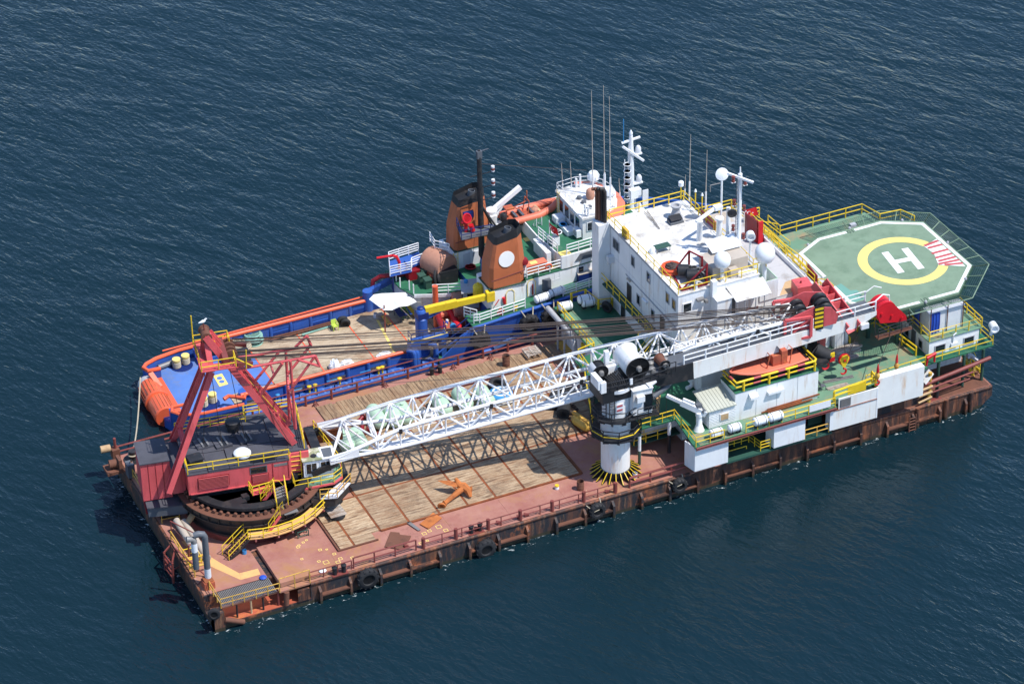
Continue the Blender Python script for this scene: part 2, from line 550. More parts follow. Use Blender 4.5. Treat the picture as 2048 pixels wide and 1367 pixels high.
def window(parent, c, w, h, face, glass='glassd', frame='white', t=0.06, name='window', split=0):
    """framed window on a wall; face '-y' or '-x' or '+x'"""
    x, y, z = c
    b = MB()
    g = MB()
    f = 0.09
    def put(bb, u0, u1, z0, z1, d0, d1):
        if face == '-y':
            bb.box(x + u0, y - d1, z + z0, x + u1, y - d0, z + z1)
        elif face == '-x':
            bb.box(x - d1, y + u0, z + z0, x - d0, y + u1, z + z1)
        else:
            bb.box(x + d0, y + u0, z + z0, x + d1, y + u1, z + z1)
    put(b, -w / 2 - f, w / 2 + f, h / 2, h / 2 + f, 0.003, t)
    put(b, -w / 2 - f, w / 2 + f, -h / 2 - f, -h / 2, 0.003, t)
    put(b, -w / 2 - f, -w / 2, -h / 2, h / 2, 0.003, t)
    put(b, w / 2, w / 2 + f, -h / 2, h / 2, 0.003, t)
    for i in range(split):
        u = -w / 2 + w * (i + 1) / (split + 1)
        put(b, u - 0.035, u + 0.035, -h / 2, h / 2, 0.003, t)
    o = b.out(name, frame, parent)
    put(g, -w / 2, w / 2, -h / 2, h / 2, 0.004, 0.02)
    g.out('pane', glass, o)
    return o

def cylo(name, p, q, r, mat, parent, n=16):
    return MB().tube([p, q], r, n).out(name, mat, parent, True)

def circle_pts(c, r, z, n=24, a0=0, a1=360):
    return [(c[0] + r * math.cos(math.radians(a0 + (a1 - a0) * i / n)), c[1] + r * math.sin(math.radians(a0 + (a1 - a0) * i / n)), z) for i in range(n + 1)]

D = 2.16
D2 = 5.85
# ---------------------------------------------------------------- the sea
sea = MB().add([(-2500, -2500, 0), (2500, -2500, 0), (2500, 2500, 0), (-2500, 2500, 0)], [(0, 1, 2, 3)]).out('water', 'water')
sea['kind'] = 'structure'
sea['label'] = 'dark blue green sea with small wind ripples'

# ================================================================ the work barge
barge = thing('work_barge', 'long flat rusty work barge with timber deck carrying two cranes', 'barge', (38.9, 12.9, 0))
hl = MB()
hl.box(0, 0, -1.5, 74, 25.75, 0.55)
hl.prism([(0, 2.3), (8.9, 2.3), (8.9, 0), (74, 0), (74, 25.75), (0, 25.75)], 0.549, D)
prof = [(74, -1.5), (74, D), (77.8, D), (77.8, 1.05), (76.5, 0), (74.6, -1.5)]
n = len(prof)
hl.add([(x, 0, z) for x, z in prof] + [(x, 25.75, z) for x, z in prof],
       [tuple(range(n))[::-1], tuple(range(n, 2 * n))] + [(i, i + n, (i + 1) % n + n, (i + 1) % n) for i in range(n)][::1])
hull = hl.out('hull', 'hull', barge)
# rusty forward shell plating on the near side, proud of the hull
fp = MB()
for i in range(9):
    x0 = 46.0 + i * 3.1
    fp.box(x0 + 0.02, -0.035, -0.6, x0 + 3.08, -0.003, D - 0.16 - 0.02 * (i % 2))
fp.box(73.92, -0.03, -0.6, 76.3, -0.003, 2.0)
fp.box(77.803, 0.1, 1.1, 77.83, 25.6, 2.1)
fp.out('shell_plate', 'hullrust', barge)
gun = MB()
gun.tube([(8.95, 0.05, D - 0.12), (77.7, 0.05, D - 0.12)], 0.17, 10)
gun.tube([(0.02, 2.4, D - 0.12), (0.02, 25.6, D - 0.12)], 0.15, 8)
gun.out('gunwale', 'hullrust', barge, True)
dk = MB()
dk.prism([(0.1, 2.45), (5.9, 2.45), (5.9, 6.5), (6.42, 6.5), (6.42, 0.15), (77.7, 0.15), (77.7, 25.65), (0.1, 25.65)], D + 0.001, D + 0.03)
deck = dk.out('deck', 'deckred', barge)
# weld seams / doubler plates of the red side deck
for i in range(13):
    x0 = 9.3 + i * 2.75
    w = 2.68
    boxo('deck_plate', x0, 0.28, D + 0.03, x0 + w, 3.0 if x0 < 17 else 4.1, D + 0.034 + 0.012 * (i % 2), 'deckred', barge)
boxo('deck_plate', 6.42, 0.62, D + 0.03, 9.25, 6.4, D + 0.42, 'deckred', barge)
boxo('deck_plate', 6.1, 0.02, D - 0.12, 8.92, 0.6, D + 0.02, 'deckred', barge)
boxo('deck_plate', 9.28, 3.2, D + 0.03, 12.7, 6.3, D + 0.042, 'deckred', barge)
# recess at the near corner
rc = MB()
rc.box(0.9, 0.02, 0.552, 8.88, 2.28, 0.62)
rc.box(0.0, 0.0, 0.551, 0.85, 0.7, 1.5)
rc.out('recess_floor', 'rustred', barge)
MB().prism([(0, -0.15), (0.9, -0.25), (0.9, 0.7), (0, 0.9)], -0.6, 1.9).out('corner_fairlead', 'hull', barge)
cylo('fender_tube', (0.9, -0.15, 1.1), (2.6, -0.2, 0.3), 0.24, 'rustbrown', barge)
for x, m in ((2.2, 'black'), (3.5, 'tan'), (4.6, 'black'), (6.0, 'maroon')):
    bar('recess_post', (x, 0.25, 0.6), (x, 0.25, D - 0.08), 0.09, m, barge)
gr = MB().box(0.8, 0.12, D - 0.1, 6.02, 0.2, D).box(0.8, 2.36, D - 0.1, 5.9, 2.42, D).out('grating', 'rustbrown', barge)
for i in range(34):
    x = 0.95 + i * 0.148
    boxo('slat', x, 0.2, D - 0.05, x + 0.085, 2.36, D + 0.02, 'steel', gr)
railing(barge, [(0.75, 2.9, D), (0.75, 0.1, D), (6.08, -0.02, D)], 1.0, 'yellow_old', 1.05)
railing(barge, [(6.1, -0.02, D), (8.92, 0.05, D)], 1.45, 'yellow_old', 1.5, mids=0)
MB().prism([(7.7, -0.1), (8.8, -0.1), (8.8, 0.5), (7.9, 0.5)], 0.6, 1.75).out('fairlead', 'hullrust', barge)
cylo('roller', (6.6, -0.05, 0.7), (6.7, 0.0, 2.0), 0.25, 'rustbrown', barge)
# painted band and small marks on the deck
z = D + 0.036
MB().add([(0.90, 10.60, 2.20), (1.21, 10.59, 2.20), (2.89, 6.26, 2.20), (3.89, 4.02, 2.20), (3.67, 3.08, 2.20), (1.63, 6.70, 2.20)], [(5, 4, 3, 2, 1, 0)]).out('deck_marking', 'mark_orange', barge)
MB().add([(3.90, 4.02, 2.20), (5.59, 3.94, 2.20), (5.49, 3.06, 2.20), (3.69, 3.09, 2.20)], [(3, 2, 1, 0)]).out('deck_marking', 'mark_orange', barge)
for (x, y, w) in (((9.72, 5.14, 2.20)[0], (9.72, 5.14, 2.20)[1], .3), (9.9, 5.35, .25), (10.4, 5.6, .25), (10.8, 5.8, .22), (11.3, 3.9, .3), (11.9, 3.75, .2),
                  (12.2, 2.8, .3), (10.6, 2.4, .28), (9.4, 3.4, .25), (11.0, 1.9, .5), (12.4, 1.9, .35), (12.0, 1.5, .4), (13.4, 1.6, .3), (20.4, 2.0, .4), (21.0, 2.2, .35), (21.9, 2.3, .5), (22.3, 1.6, .4), (19.6, .9, .3), (20.3, 1.0, .25)):
    zz = D + 0.05 if y < 4 else D + 0.046
    if x < 9.26:
        continue
    t = 0.05
    MB().box(x, y, zz, x + w, y + t, zz + .003).box(x, y + w - t, zz, x + w, y + w, zz + .003).box(x, y + t, zz, x + t, y + w - t, zz + .003).box(x + w - t, y + t, zz, x + w, y + w - t, zz + .003).out('deck_marking', 'mark_yellow', barge)
# ribs and ledges of the near hull side
for i in range(24):
    x = 9.6 + i * 2.83
    if 45 < x < 46:
        x += 0.8
    m = 'hull' if x < 44 else 'hullrust'
    MB().prism([(x, 0), (x, -0.42), (x + 0.22, -0.42), (x + 0.22, 0)], -0.5, lambda a, b: 1.62 + b * 0.9).out('hull_rib', m, barge)
    if i % 3 != 1 and x < 72:
        MB().prism([(x + 0.23, -0.01), (x + 0.23, -0.4), (x + 2.8, -0.4), (x + 2.8, -0.01)], 0.72, 0.86).out('hull_ledge', 'hullrust' if i % 2 else 'rustbrown', barge)
ladder(barge, (68.9, -0.5, -0.2), (68.9, -0.45, 1.75), (0.7, 0, 0), 'rustbrown', 0.3, 0.07, 'hull_ladder')
# bow side pilings
for x in (69.6, 72.7, 75.4):
    cylo('bow_fender', (x, -0.12, 0.0), (x, -0.12, D), 0.22, 'hullrust', barge)

MB().box(60.0, .2, D + .031, 77.6, 25.0, D + .045).out('bow_deck', 'rustbrown', barge)
MB().box(60.2, .35, D + .046, 70.4, .5, 4.9).out('recess_shade_wall', 'hull', barge)  # dark sheet standing in for the shade under the overhang
# ---- timber deck: panels of boards between rusty steel strips
xs = [12.95, 14.37, 17.26, 20.04, 22.98, 25.75, 28.5, 31.34, 34.17, 36.89, 39.7, 42.3]
def panel(x0, y0, x1, y1):
    b = MB()
    nb = max(2, round((y1 - y0) / 0.35))
    for j in range(nb):
        a = y0 + (y1 - y0) * j / nb
        c = y0 + (y1 - y0) * (j + 1) / nb
        b.box(x0, a + 0.012, D + 0.03, x1, c - 0.012, D + 0.15 + random.uniform(-0.012, 0.012))
    b.out('timber_panel', 'timber', barge)
g = 0.11
for i in range(9):
    y0 = 3.2 if i == 0 else 4.3
    if i == 1:
        panel(xs[1] + g, 3.2, 16.4, 4.28)
    panel(xs[i] + g, y0, xs[i + 1] - g, 9.95 - g)
for i in range(2, 11):
    panel(xs[i] + g, 9.95 + g, xs[i + 1] - g, 15.6 - g)
    panel(xs[i] + g, 15.6 + g, xs[i + 1] - g, 21.6)
for i in range(1, 11):
    boxo('seam_strip', xs[i] - g + .01, (3.2 if i < 2 else 4.3) if i < 10 else 10.1, D + 0.03, xs[i] + g - .01, 9.83 if i < 2 else 21.6, D + 0.12, 'rust', barge)
boxo('seam_strip', 13.0, 9.95 - g + .01, D + 0.031, 42.2, 9.95 + g - .01, D + 0.135, 'rust', barge)
boxo('seam_strip', 17.3, 15.6 - g + .01, D + 0.031, 42.2, 15.6 + g - .01, D + 0.135, 'rust', barge)
boxo('seam_strip', 17.3, 4.12, D + 0.031, 37.0, 4.29, D + 0.17, 'rust', barge)
boxo('seam_strip', 12.78, 3.05, D + 0.031, 12.94, 9.8, D + 0.2, 'rustbrown', barge)
boxo('seam_strip', 12.95, 3.05, D + 0.031, 16.6, 3.19, D + 0.18, 'rustbrown', barge)
boxo('seam_strip', 36.9, 4.2, D + 0.031, 37.1, 9.8, D + 0.17, 'rust', barge)
# ---- far strip of cross planks, each laid by itself
x = 19.3
while x < 44.6:
    w = random.uniform(0.3, 0.46)
    boxo('plank', x, 22.15 + random.uniform(-.12, .1), D + 0.03, x + w - 0.03, 24.55 + random.uniform(-.1, .12), D + 0.16 + random.uniform(-.02, .03), 'plank', barge)
    x += w
cylo('kerb_pipe', (28.5, 21.9, D + .2), (42.5, 21.8, D + .2), 0.11, 'maroon', barge)
cylo('kerb_pipe', (17.4, 22.0, D + .16), (28.2, 21.9, D + .16), 0.1, 'maroon', barge)
# ---- pipe railings
railing(barge, [(8.98, 0.3, D), (12.9, 0.28, D)], 0.95, 'maroon', 1.3, 0.055)
railing(barge, [(13.1, 0.3, D), (19.0, 0.3, D)], 1.15, 'maroon', 1.95, 0.07)
o = railing(barge, [(19.6, 0.3, D), (38.6, 0.3, D)], 1.0, 'maroon', 1.9, 0.05)
for i in range(7):
    xx = 19.7 + i * 3.12
    bar('heavy_post', (xx, 0.3, D), (xx, 0.3, D + 1.12), 0.17, 'maroon', barge, 12)
railing(barge, [(39.9, 0.35, D), (46.2, 0.4, D)], 1.1, 'maroon', 2.1, 0.11, pr=0.1)
railing(barge, [(-0.02, 25.4, D), (16, 25.4, D), (44.6, 25.4, D)], 1.15, 'maroon', 2.65, 0.085, pr=0.12)
cylo('corner_stanchion', (-0.1, 25.3, D), (-0.1, 25.3, D + 2.2), 0.13, 'maroon', barge)
railing(barge, [(0.25, 21.6, D), (0.2, 15.2, D)], 1.0, 'yellow_old', 2.0)
railing(barge, [(0.2, 11.2, D), (0.25, 5.2, D)], 1.0, 'yellow_old', 2.2, 0.06)
railing(barge, [(0.3, 13.9, D), (1.9, 13.7, D)], 0.9, 'yellow_old', 1.6)
# maroon mooring frames along the edges
for x, y in ((26.5, 25.05), (19.4, 25.0), (33.5, 25.0), (37.4, 25.05)):
    b = MB()
    b.beam((x - .35, y, D), (x, y, D + .6), .07, .07).beam((x + .35, y, D), (x, y, D + .6), .07, .07).beam((x, y - .4, D), (x, y, D + .6), .07, .07).beam((x - .22, y, D + .25), (x + .22, y, D + .25), .07, .07)
    b.out('lashing_eye', 'maroon', barge)
for x, y in ((18.2, .95), (26.9, .55), (28.9, .5), (24.8, .6), (29.6, .5), (37.6, .5)):
    MB().prism([(x, y), (x + .42, y), (x + .42, y + .25), (x, y + .25)], D + .03, lambda a, b: D + .36 - (a - x) * .4).out('deck_bracket', 'maroon', barge)

def bollards(x, y, z, label, base='maroon', dx=0.85):
    t = thing('bollard_pair', label, 'bollard', (x, y, z), 'black twin bollards')
    MB().box(x - .75, y - .35, z, x + .75, y + .35, z + .07).out('base_plate', base, t)
    for s in (-1, 1):
        MB().lathe((x + s * dx / 2, y, z + .07), [(.2, 0), (.2, .62), (.25, .64), (.25, .74), (.2, .76), (.0, .76)], 14).out('bollard', 'black', t, True)
    return t
bollards((11.71, -0.17, 2.16)[0], .2, D, 'black twin bollards on the red ledge left of the biggest hull tyre')
bollards((24.78, 0.20, 2.16)[0], .45, D, 'black twin bollards just above the hull tyre below the rusty anchor')
bollards((31.69, 24.80, 2.16)[0], 24.95, D, 'black twin bollards by the far railing next to the cross planks')
bollards((69.95, 10.59, 2.16)[0] * 0 + 71.6, .55, D, 'black twin bollards near the rusty forward end of the barge')
bb = thing('bollard', 'single black bollard holding the long mooring rope at the far left corner', 'bollard', (1.2, 24.4, D))
MB().lathe((1.2, 24.4, D), [(.9, 0), (.9, .06), (.3, .07), (.3, .85), (.36, .87), (.36, .98), (0, 1.0)], 16).out('post', 'black', bb, True)

# ---- outboard ladder frame and gate on the left end
lf = thing('boarding_ladder', 'maroon steel ladder frame hanging over the left end of the barge', 'ladder', (-0.8, 8.5, 0))
s1a, s1b = (-0.90, 10.03, 1.98), (-0.90, 10.30, -2.02)
s2a, s2b = (-0.90, 7.81, 2.38), (-0.90, 8.30, -1.94)
MB().beam(s1a, s1b, .16, .22).beam(s2a, s2b, .16, .22).beam(s1a, (-0.10, 10.53, 2.21), .12, .12).beam(s2a, (0.20, 10.20, 2.05), .14, .14).out('stile', 'maroon', lf)
for i in range(8):
    t = (i + .5) / 8
    a, c = lerp(s1a, s1b, t), lerp(s2a, s2b, t)
    MB().beam(a, c, .12, .14).out('rung', 'maroon', lf)
MB().tube([(-.9, s1a[1] - .2, 1.2), (.3, s1a[1] - .3, 1.5)], .07, 8).tube([(-.9, s2b[1] + .4, .8), (.1, s2b[1] + .6, .9)], .07, 8).out('brace', 'maroon', lf)
gt = thing('boarding_gate', 'small yellow gate and step rails above the maroon boarding ladder', 'gate', (0.6, 7.2, D))
railing(gt, [(0.2, 8.0, D), (1.3, 7.9, D), (1.35, 6.5, D), (0.2, 6.4, D)], 1.1, 'yellow', 0.55)
MB().tube([(0.0, 6.9, D + .9), (1.6, 6.8, D + .9)], .11, 8).tube([(0.0, 5.7, D + .8), (1.6, 5.6, D + .8)], .11, 8).out('bar', 'yellow_old', gt, True)
mf = thing('maroon_frame', 'thin maroon portal frame beside the two upright vent pipes', 'frame', (0.9, 8.6, D))
MB().tube([(0.35, 11.4, D + 1.9), (1.6, 8.9, D + 1.9), (1.7, 8.9, D)], .06, 8).tube([(0.35, 11.4, D), (0.35, 11.4, D + 1.9)], .06, 8).tube([(-0.97, 6.27, 5.00), (1.10, 4.87, 2.30)], .07, 8).tube([(0.49, 7.40, 2.20), (0.61, 7.45, 4.00), (1.40, 7.47, 4.00)], .1, 8).tube([(0.11, 4.11, 2.20), (0.96, 4.44, 2.60)], .06, 8).out('tubes', 'maroon', mf, True)
b = MB()
b.box(0.35, 2.95, D + .03, 1.3, 3.9, D + .75)
b.out('crate_body', 'rustred', tb := thing('rust_box', 'rusty red steel box in the near left corner of the barge', 'box', (0.8, 3.4, D)))
MB().plate([(.45, 3.0, D + .78), (1.25, 3.05, D + .8), (1.2, 3.8, D + 1.0), (.4, 3.75, D + .98)], .05).out('lid', 'rust', tb)
# upright vent pipes
pb = (0.94, 3.63, 2.16)
vp = thing('vent_pipe', 'tall grey and white upright vent pipe standing on the near left deck', 'pipe', pb)
x, y, z = pb
MB().tube([(x, y, D), (x, y, D + 1.9)], .29, 16).out('lower_pipe', 'white_old', vp, True)
MB().tube([(x, y, D + 1.9), (x, y, D + 5.2), (x - .12, y + .02, D + 5.5), (x - .5, y + .1, D + 5.6), (x - .9, y + .2, D + 5.5)], .29, 16).out('upper_pipe', 'dgrey', vp, True)
MB().lathe((x, y, D), [(.55, 0), (.55, .05), (.32, .06), (.32, .2), (.29, .22)], 16).out('flange', 'maroon', vp)
hp = (0.88, 5.28, 4.60)
x2, y2 = x - .95, y + .12
v2 = thing('hanging_pipe', 'shorter hanging vent pipe with a white band beside the tall pipe', 'pipe', (x2, y2, D + 1.5))
MB().tube([(x2, y2, D + 2.05), (x2, y2, D + 3.9)], .27, 16).out('lower_pipe', 'dgrey', v2, True)
MB().tube([(x2, y2, D + 3.9), (x2, y2, D + 4.8)], .275, 16).out('white_band', 'white', v2, True)
MB().tube([(x2, y2, D + 4.8), (x2, y2, D + 5.0), (x2 - .1, y2, D + 5.2), (x2 - .6, y2 + .1, D + 5.3)], .27, 16).out('elbow', 'steel', v2, True)
for i, (a, c, lab) in enumerate((((1.12, 12.20, 3.40), (1.39, 7.13, 2.50), 'long grey pipe lying from the crane base, the left one of two'), ((1.73, 12.04, 3.20), (2.07, 6.80, 2.50), 'long grey pipe lying from the crane base, the right one of two'))):
    t = thing('deck_pipe', lab, 'pipe', c, 'pipes lying by the crane base')
    cylo('pipe', a, c, .3, 'beige', t)
    if i:
        MB().tube([lerp(a, c, .1), (a[0] + 1.3, a[1] + .5, a[2] + .3)], .28, 12).out('branch', 'tan', t, True)
# old winch and fairleads at the far left corner
wn_ = thing('mooring_winch', 'rusty brown winch and rollers overhanging the far left barge corner', 'winch', (-0.8, 24.2, D))
MB().tube([(-1.3, 23.6, 2.9), (-.3, 23.5, 2.9)], .4, 14).out('drum', 'rustbrown', wn_, True)
MB().box(-1.7, 22.9, 2.1, -.2, 24.4, 2.4).box(-.5, 24.9, 2.3, .2, 25.7, 3.3).box(-.55, 22.9, 2.4, -.25, 23.9, 3.5).out('frame', 'rustbrown', wn_)
MB().tube([(-1.4, 25.6, 3.3), (-.5, 25.5, 3.3)], .35, 12).out('roller', 'tan', wn_, True)
MB().box(-.15, 21.6, 2.2, .5, 22.5, 3.6).out('gearbox', 'dgrey', wn_)

# ---- loose things on the deck
def tyre(c, R, w, axis, label, group='tyres', mat='rubber', lug=True):
    t = thing('tyre', label, 'tyre', c, group)
    ri = R * .52
    MB().lathe(c, [(ri, -w * .32), (ri * 1.1, -w * .5), (R * .86, -w * .5), (R * .97, -w * .36), (R, 0), (R * .97, w * .36), (R * .86, w * .5), (ri * 1.1, w * .5), (ri, w * .32), (ri * 1.06, 0), (ri, -w * .32)], 32, axis).out('carcass', mat, t, True)
    if lug:
        ax = Vector(axis).normalized()
        u = ax.cross(Vector((0, 0, 1)))
        if u.length < .01:
            u = Vector((1, 0, 0))
        u.normalize()
        v = ax.cross(u)
        b = MB()
        n = 26
        for i in range(n):
            a = 2 * math.pi * i / n
            d = u * math.cos(a) + v * math.sin(a)
            s = 1 if i % 2 else -1
            b.beam(Vector(c) + d * (R * .985) + ax * (s * w * .06), Vector(c) + d * (R * .96) + ax * (s * w * .5), R * .13, R * .1, d)
        b.out('tread', mat, t)
    return t
def hullrope(c, R, label):
    a = (c[0] - .4 * R, c[1] - .05, c[2] + .6 * R)
    MB().tube([(c[0] - 1.1, 0.1, D), (c[0] - .5 * R, c[1] - .25, c[2] + .1), (c[0] + .1, c[1] - .3, c[2] + .25)], .045, 6).tube([(c[0] + .5, .1, D + .1), (c[0] + .35, c[1] - .25, c[2] + .3)], .045, 6).out('tyre_rope', 'rope', label, True)
for px, R, lab in (((14.09, -0.40, 1.25), 1.0, 'largest worn tyre fender on the near hull side by the twin bollards'),
                   ((25.33, -0.40, 0.74), .95, 'tyre fender on the hull side below the twin bollards and anchor'),
                   ((36.28, -0.40, 1.37), .78, 'smaller tyre fender roped to the hull left of the white crane pedestal'),
                   ((44.56, -0.40, 1.51), .74, 'tyre fender on the hull right of the white crane pedestal')):
    t = tyre(px, R, .6, (0, 1, 0.08), lab, 'tyre fenders on the near hull')
    if R < .9:
        hullrope(px, R, t)
tyre((-0.11, -0.50, 2.28), .56, .34, (.3, 1, 0), 'small tyre at the near left corner of the barge', 'tyre fenders on the near hull', lug=False)

# anchor
an = thing('anchor', 'big rusty orange stockless anchor lying on the timber deck', 'anchor', (25.66, 5.65, 2.31))
zb = D + .17
P0, P1 = (25.90, 6.80, 3.30), (26.38, 5.10, 2.70)
SH0, SH1 = (25.90, 5.89, 2.95), (23.51, 4.97, 2.50)
MB().tube([SH0, lerp(SH0, SH1, .5), SH1], [.3, .22, .2], 8).out('shank', 'rustlight', an, True)
MB().tube([(25.76, 6.88, 3.50), (25.79, 6.28, 3.20), (26.12, 6.12, 3.00), (26.38, 5.49, 2.85), (26.36, 5.08, 2.45)], [.16, .34, .46, .36, .16], 8).out('crown', 'rustlight', an, True)
def fluke(a, tip, w, t):
    a = Vector(a); tip = Vector(tip); d = (tip - a).normalized(); s = d.cross(Vector((0, 0, 1))).normalized(); up = s.cross(d)
    prof = [(0, .5, 1), (.25, 1, .9), (.6, .75, .6), (1, .04, .2)]
    vs = []
    for (k, ww, tt) in prof:
        c = a.lerp(tip, k)
        vs += [c + s * w * ww, c + up * t * tt, c - s * w * ww, c - up * t * tt]
    fs = []
    for i in range(3):
        for j in range(4):
            fs.append((i * 4 + j, i * 4 + (j + 1) % 4, i * 4 + 4 + (j + 1) % 4, i * 4 + 4 + j))
    fs += [(3, 2, 1, 0), (12, 13, 14, 15)]
    MB().add(vs, fs).out('fluke', 'rustlight', an, False)
fluke((25.90, 6.13, 3.20), (24.30, 7.59, 3.30), .42, .16)
fluke((26.50, 5.62, 2.80), (25.52, 6.38, 2.75), .38, .16)
fluke((26.47, 5.42, 2.80), (26.72, 5.50, 3.30), .25, .14)
MB().torus((23.47, 4.87, 2.55), .3, .1, (.5, 1, .3), 14, 6).torus((23.85, 5.06, 2.60), .22, .07, (1, .2, .2), 12, 6).out('shackle', 'rustlight', an, True)

def steel_plate(pts, label, mat, zz=.1):
    t = MB().prism([(p[0], p[1]) for p in pts], D + zz, D + zz + .05).out('steel_plate', mat)
    tag(t, label, 'steel plate', 'loose steel plates')
steel_plate([(20.77, 3.58, 2.16), (22.51, 4.61, 2.16), (22.90, 3.54, 2.16), (21.16, 2.58, 2.16)], 'orange rusty rectangular steel plate beside the timber deck edge', 'rustlight')
steel_plate([(16.69, 1.88, 2.16), (17.98, 3.64, 2.16), (18.65, 3.21, 2.16), (18.59, 2.88, 2.16), (19.39, 2.29, 2.16), (19.02, 1.83, 2.16), (17.88, 0.80, 2.16)], 'pinkish notched steel plate lying near the railing', 'rustbrown')
steel_plate([(19.77, 4.27, 2.16), (20.13, 4.29, 2.16), (20.50, 2.70, 2.16), (20.23, 2.74, 2.16)], 'narrow curved scrap strip between the two loose plates', 'steel', .12)
def drum(p, r, h, label, mat, name='drum', cat='drum', inner='black', band=None, top=None):
    t = thing(name, label, cat, p)
    x, y, z = p
    MB().lathe(p, [(r * .98, 0), (r, .03), (r, h * .33), (r * 1.04, h * .34), (r, h * .36), (r, h * .65), (r * 1.04, h * .66), (r, h * .68), (r, h), (r * .93, h), (r * .93, h * .12)], 20).out('body', mat, t, True)
    MB().lathe((x, y, z + h * .12), [(r * .93, 0), (0, .01)], 20).out('inside', inner, t)
    if top:
        MB().lathe((x, y, z + h * .72), [(r * 1.02, 0), (r * 1.02, h * .29), (r * .92, h * .29)], 20).out('rim', top, t, True)
    return t
drum((35.85, 2.11, 2.16), .33, .95, 'open rusty steel drum on the red deck left of the crane pedestal', 'rustbrown')
drum((33.99, 3.10, 2.16), .19, .45, 'small white bucket with a yellow top on the red deck', 'plastic', 'bucket', 'bucket', 'yellow', top='yellow')
drum((41.08, 1.63, 2.16), .22, .5, 'small white bucket right beside the crane pedestal brackets', 'plastic', 'bucket', 'bucket')
drum((38.19, 23.13, 2.32), .36, 1.15, 'brown steel drum filled with scrap on the cross planks', 'rustbrown', inner='steel')
drum((5.31, 6.50, 2.16), .2, .42, 'small blue and white bucket by the yellow stair foot', 'cyan', 'bucket', 'bucket', 'plastic')
t = thing('pallet_table', 'square slatted pallet lying on a tyre beside the crane cab', 'pallet', (14.61, 8.21, 2.31))
c = (14.52, 7.92, 2.80)
tc = Vector(c)
for i in range(9):
    yy = c[1] - .8 + i * .2
    MB().box(c[0] - .75, yy, c[2], c[0] + .75, yy + .14, c[2] + .06).out('slat', 'palewood', t)
MB().box(c[0] - .7, c[1] - .6, c[2] - .1, c[0] - .55, c[1] + .8, c[2] - .002).box(c[0] + .55, c[1] - .6, c[2] - .1, c[0] + .7, c[1] + .8, c[2] - .002).out('bearer', 'palewood', t)
tyre((c[0] + .1, c[1] - .1, D + .4), .75, .5, (0, 0, 1), 'black tyre lying flat under the slatted pallet', 'deck tyres', lug=False)
# stool frame
t = thing('steel_stool', 'small green grey steel trestle on the red deck below the crane walkway', 'trestle', (10.70, 6.28, 2.16))
a = (10.33, 6.46, 2.16)
b = MB()
for dx, dy in ((0, 0), (1.0, 0), (0, .5), (1.0, .5)):
    b.tube([(a[0] + dx, a[1] + dy, D), (a[0] + dx, a[1] + dy, D + .7)], .05, 6)
b.tube([(a[0], a[1], D + .68), (a[0] + 1, a[1], D + .68), (a[0] + 1, a[1] + .5, D + .68), (a[0], a[1] + .5, D + .68)], .05, 6, True).tube([(a[0], a[1], D + .2), (a[0] + 1, a[1], D + .2)], .04, 6)
b.out('frame', 'gdark', t)
for p, lab in (((5.50, 2.47, 2.20), 'crumpled blue plastic bag by the grating'), ((10.50, 1.06, 2.20), 'flattened white and blue plastic sheet near the maroon railing')):
    t = MB().lathe(p, [(.0, 0), (.3, .02), (.34, .1), (.2, .2), (0, .24)], 9).out('plastic_bag', 'plastic' if 'white' in lab else 'bluetarp')
    tag(t, lab, 'plastic bag')

# mint tanks
TK = [((310, 622), 'leftmost pale green tank next to the operator cab'), ((395, 612), 'pale green tank, second from the left near the operator cab'), ((520, 452), 'pale green tank, left one of the three lying side by side'), ((632, 440), 'pale green tank, middle one of the three lying side by side'), ((705, 422), 'pale green tank, right one of the three lying side by side'), ((966, 372), 'pale green tank lying alone beside the white tarpaulin sack'), ((1108, 332), 'pale green tank left of the rightmost one under the boom'), ((1258, 318), 'rightmost pale green tank beside the blue round buoy')]
TZ = [(19.30, 17.26, 3.05), (20.42, 16.97, 3.05), (23.39, 19.72, 3.05), (24.86, 19.31, 3.05), (25.92, 19.27, 3.05), (29.59, 18.80, 3.05), (31.72, 18.83, 3.05), (33.70, 18.23, 3.05)]
for (pp, lab), c in zip(TK, TZ):
    t = thing('pressure_tank', lab, 'tank', (c[0], c[1], D + .15), 'pale green tanks under the boom')
    r = .74; L = .95
    prof = [(max(.001, r * math.cos(math.radians(a))), -L + .58 * math.sin(math.radians(a))) for a in range(-90, 1, 10)] + [(max(.001, r * math.cos(math.radians(a))), L + .58 * math.sin(math.radians(a))) for a in range(0, 91, 10)]
    MB().lathe((c[0], c[1], 3.07), prof, 24, (.06, 1, 0)).out('shell', 'mint', t, True)
    MB().box(c[0] - .6, c[1] - .8, D + .16, c[0] + .6, c[1] - .65, D + .55).box(c[0] - .6, c[1] + .65, D + .16, c[0] + .6, c[1] + .8, D + .55).out('saddle', 'mint', t)
    MB().lathe((c[0], c[1] + .2, 3.75), [(.12, 0), (.12, .12), (.18, .12), (.18, .17), (0, .17)], 10).out('nozzle', 'mint', t)
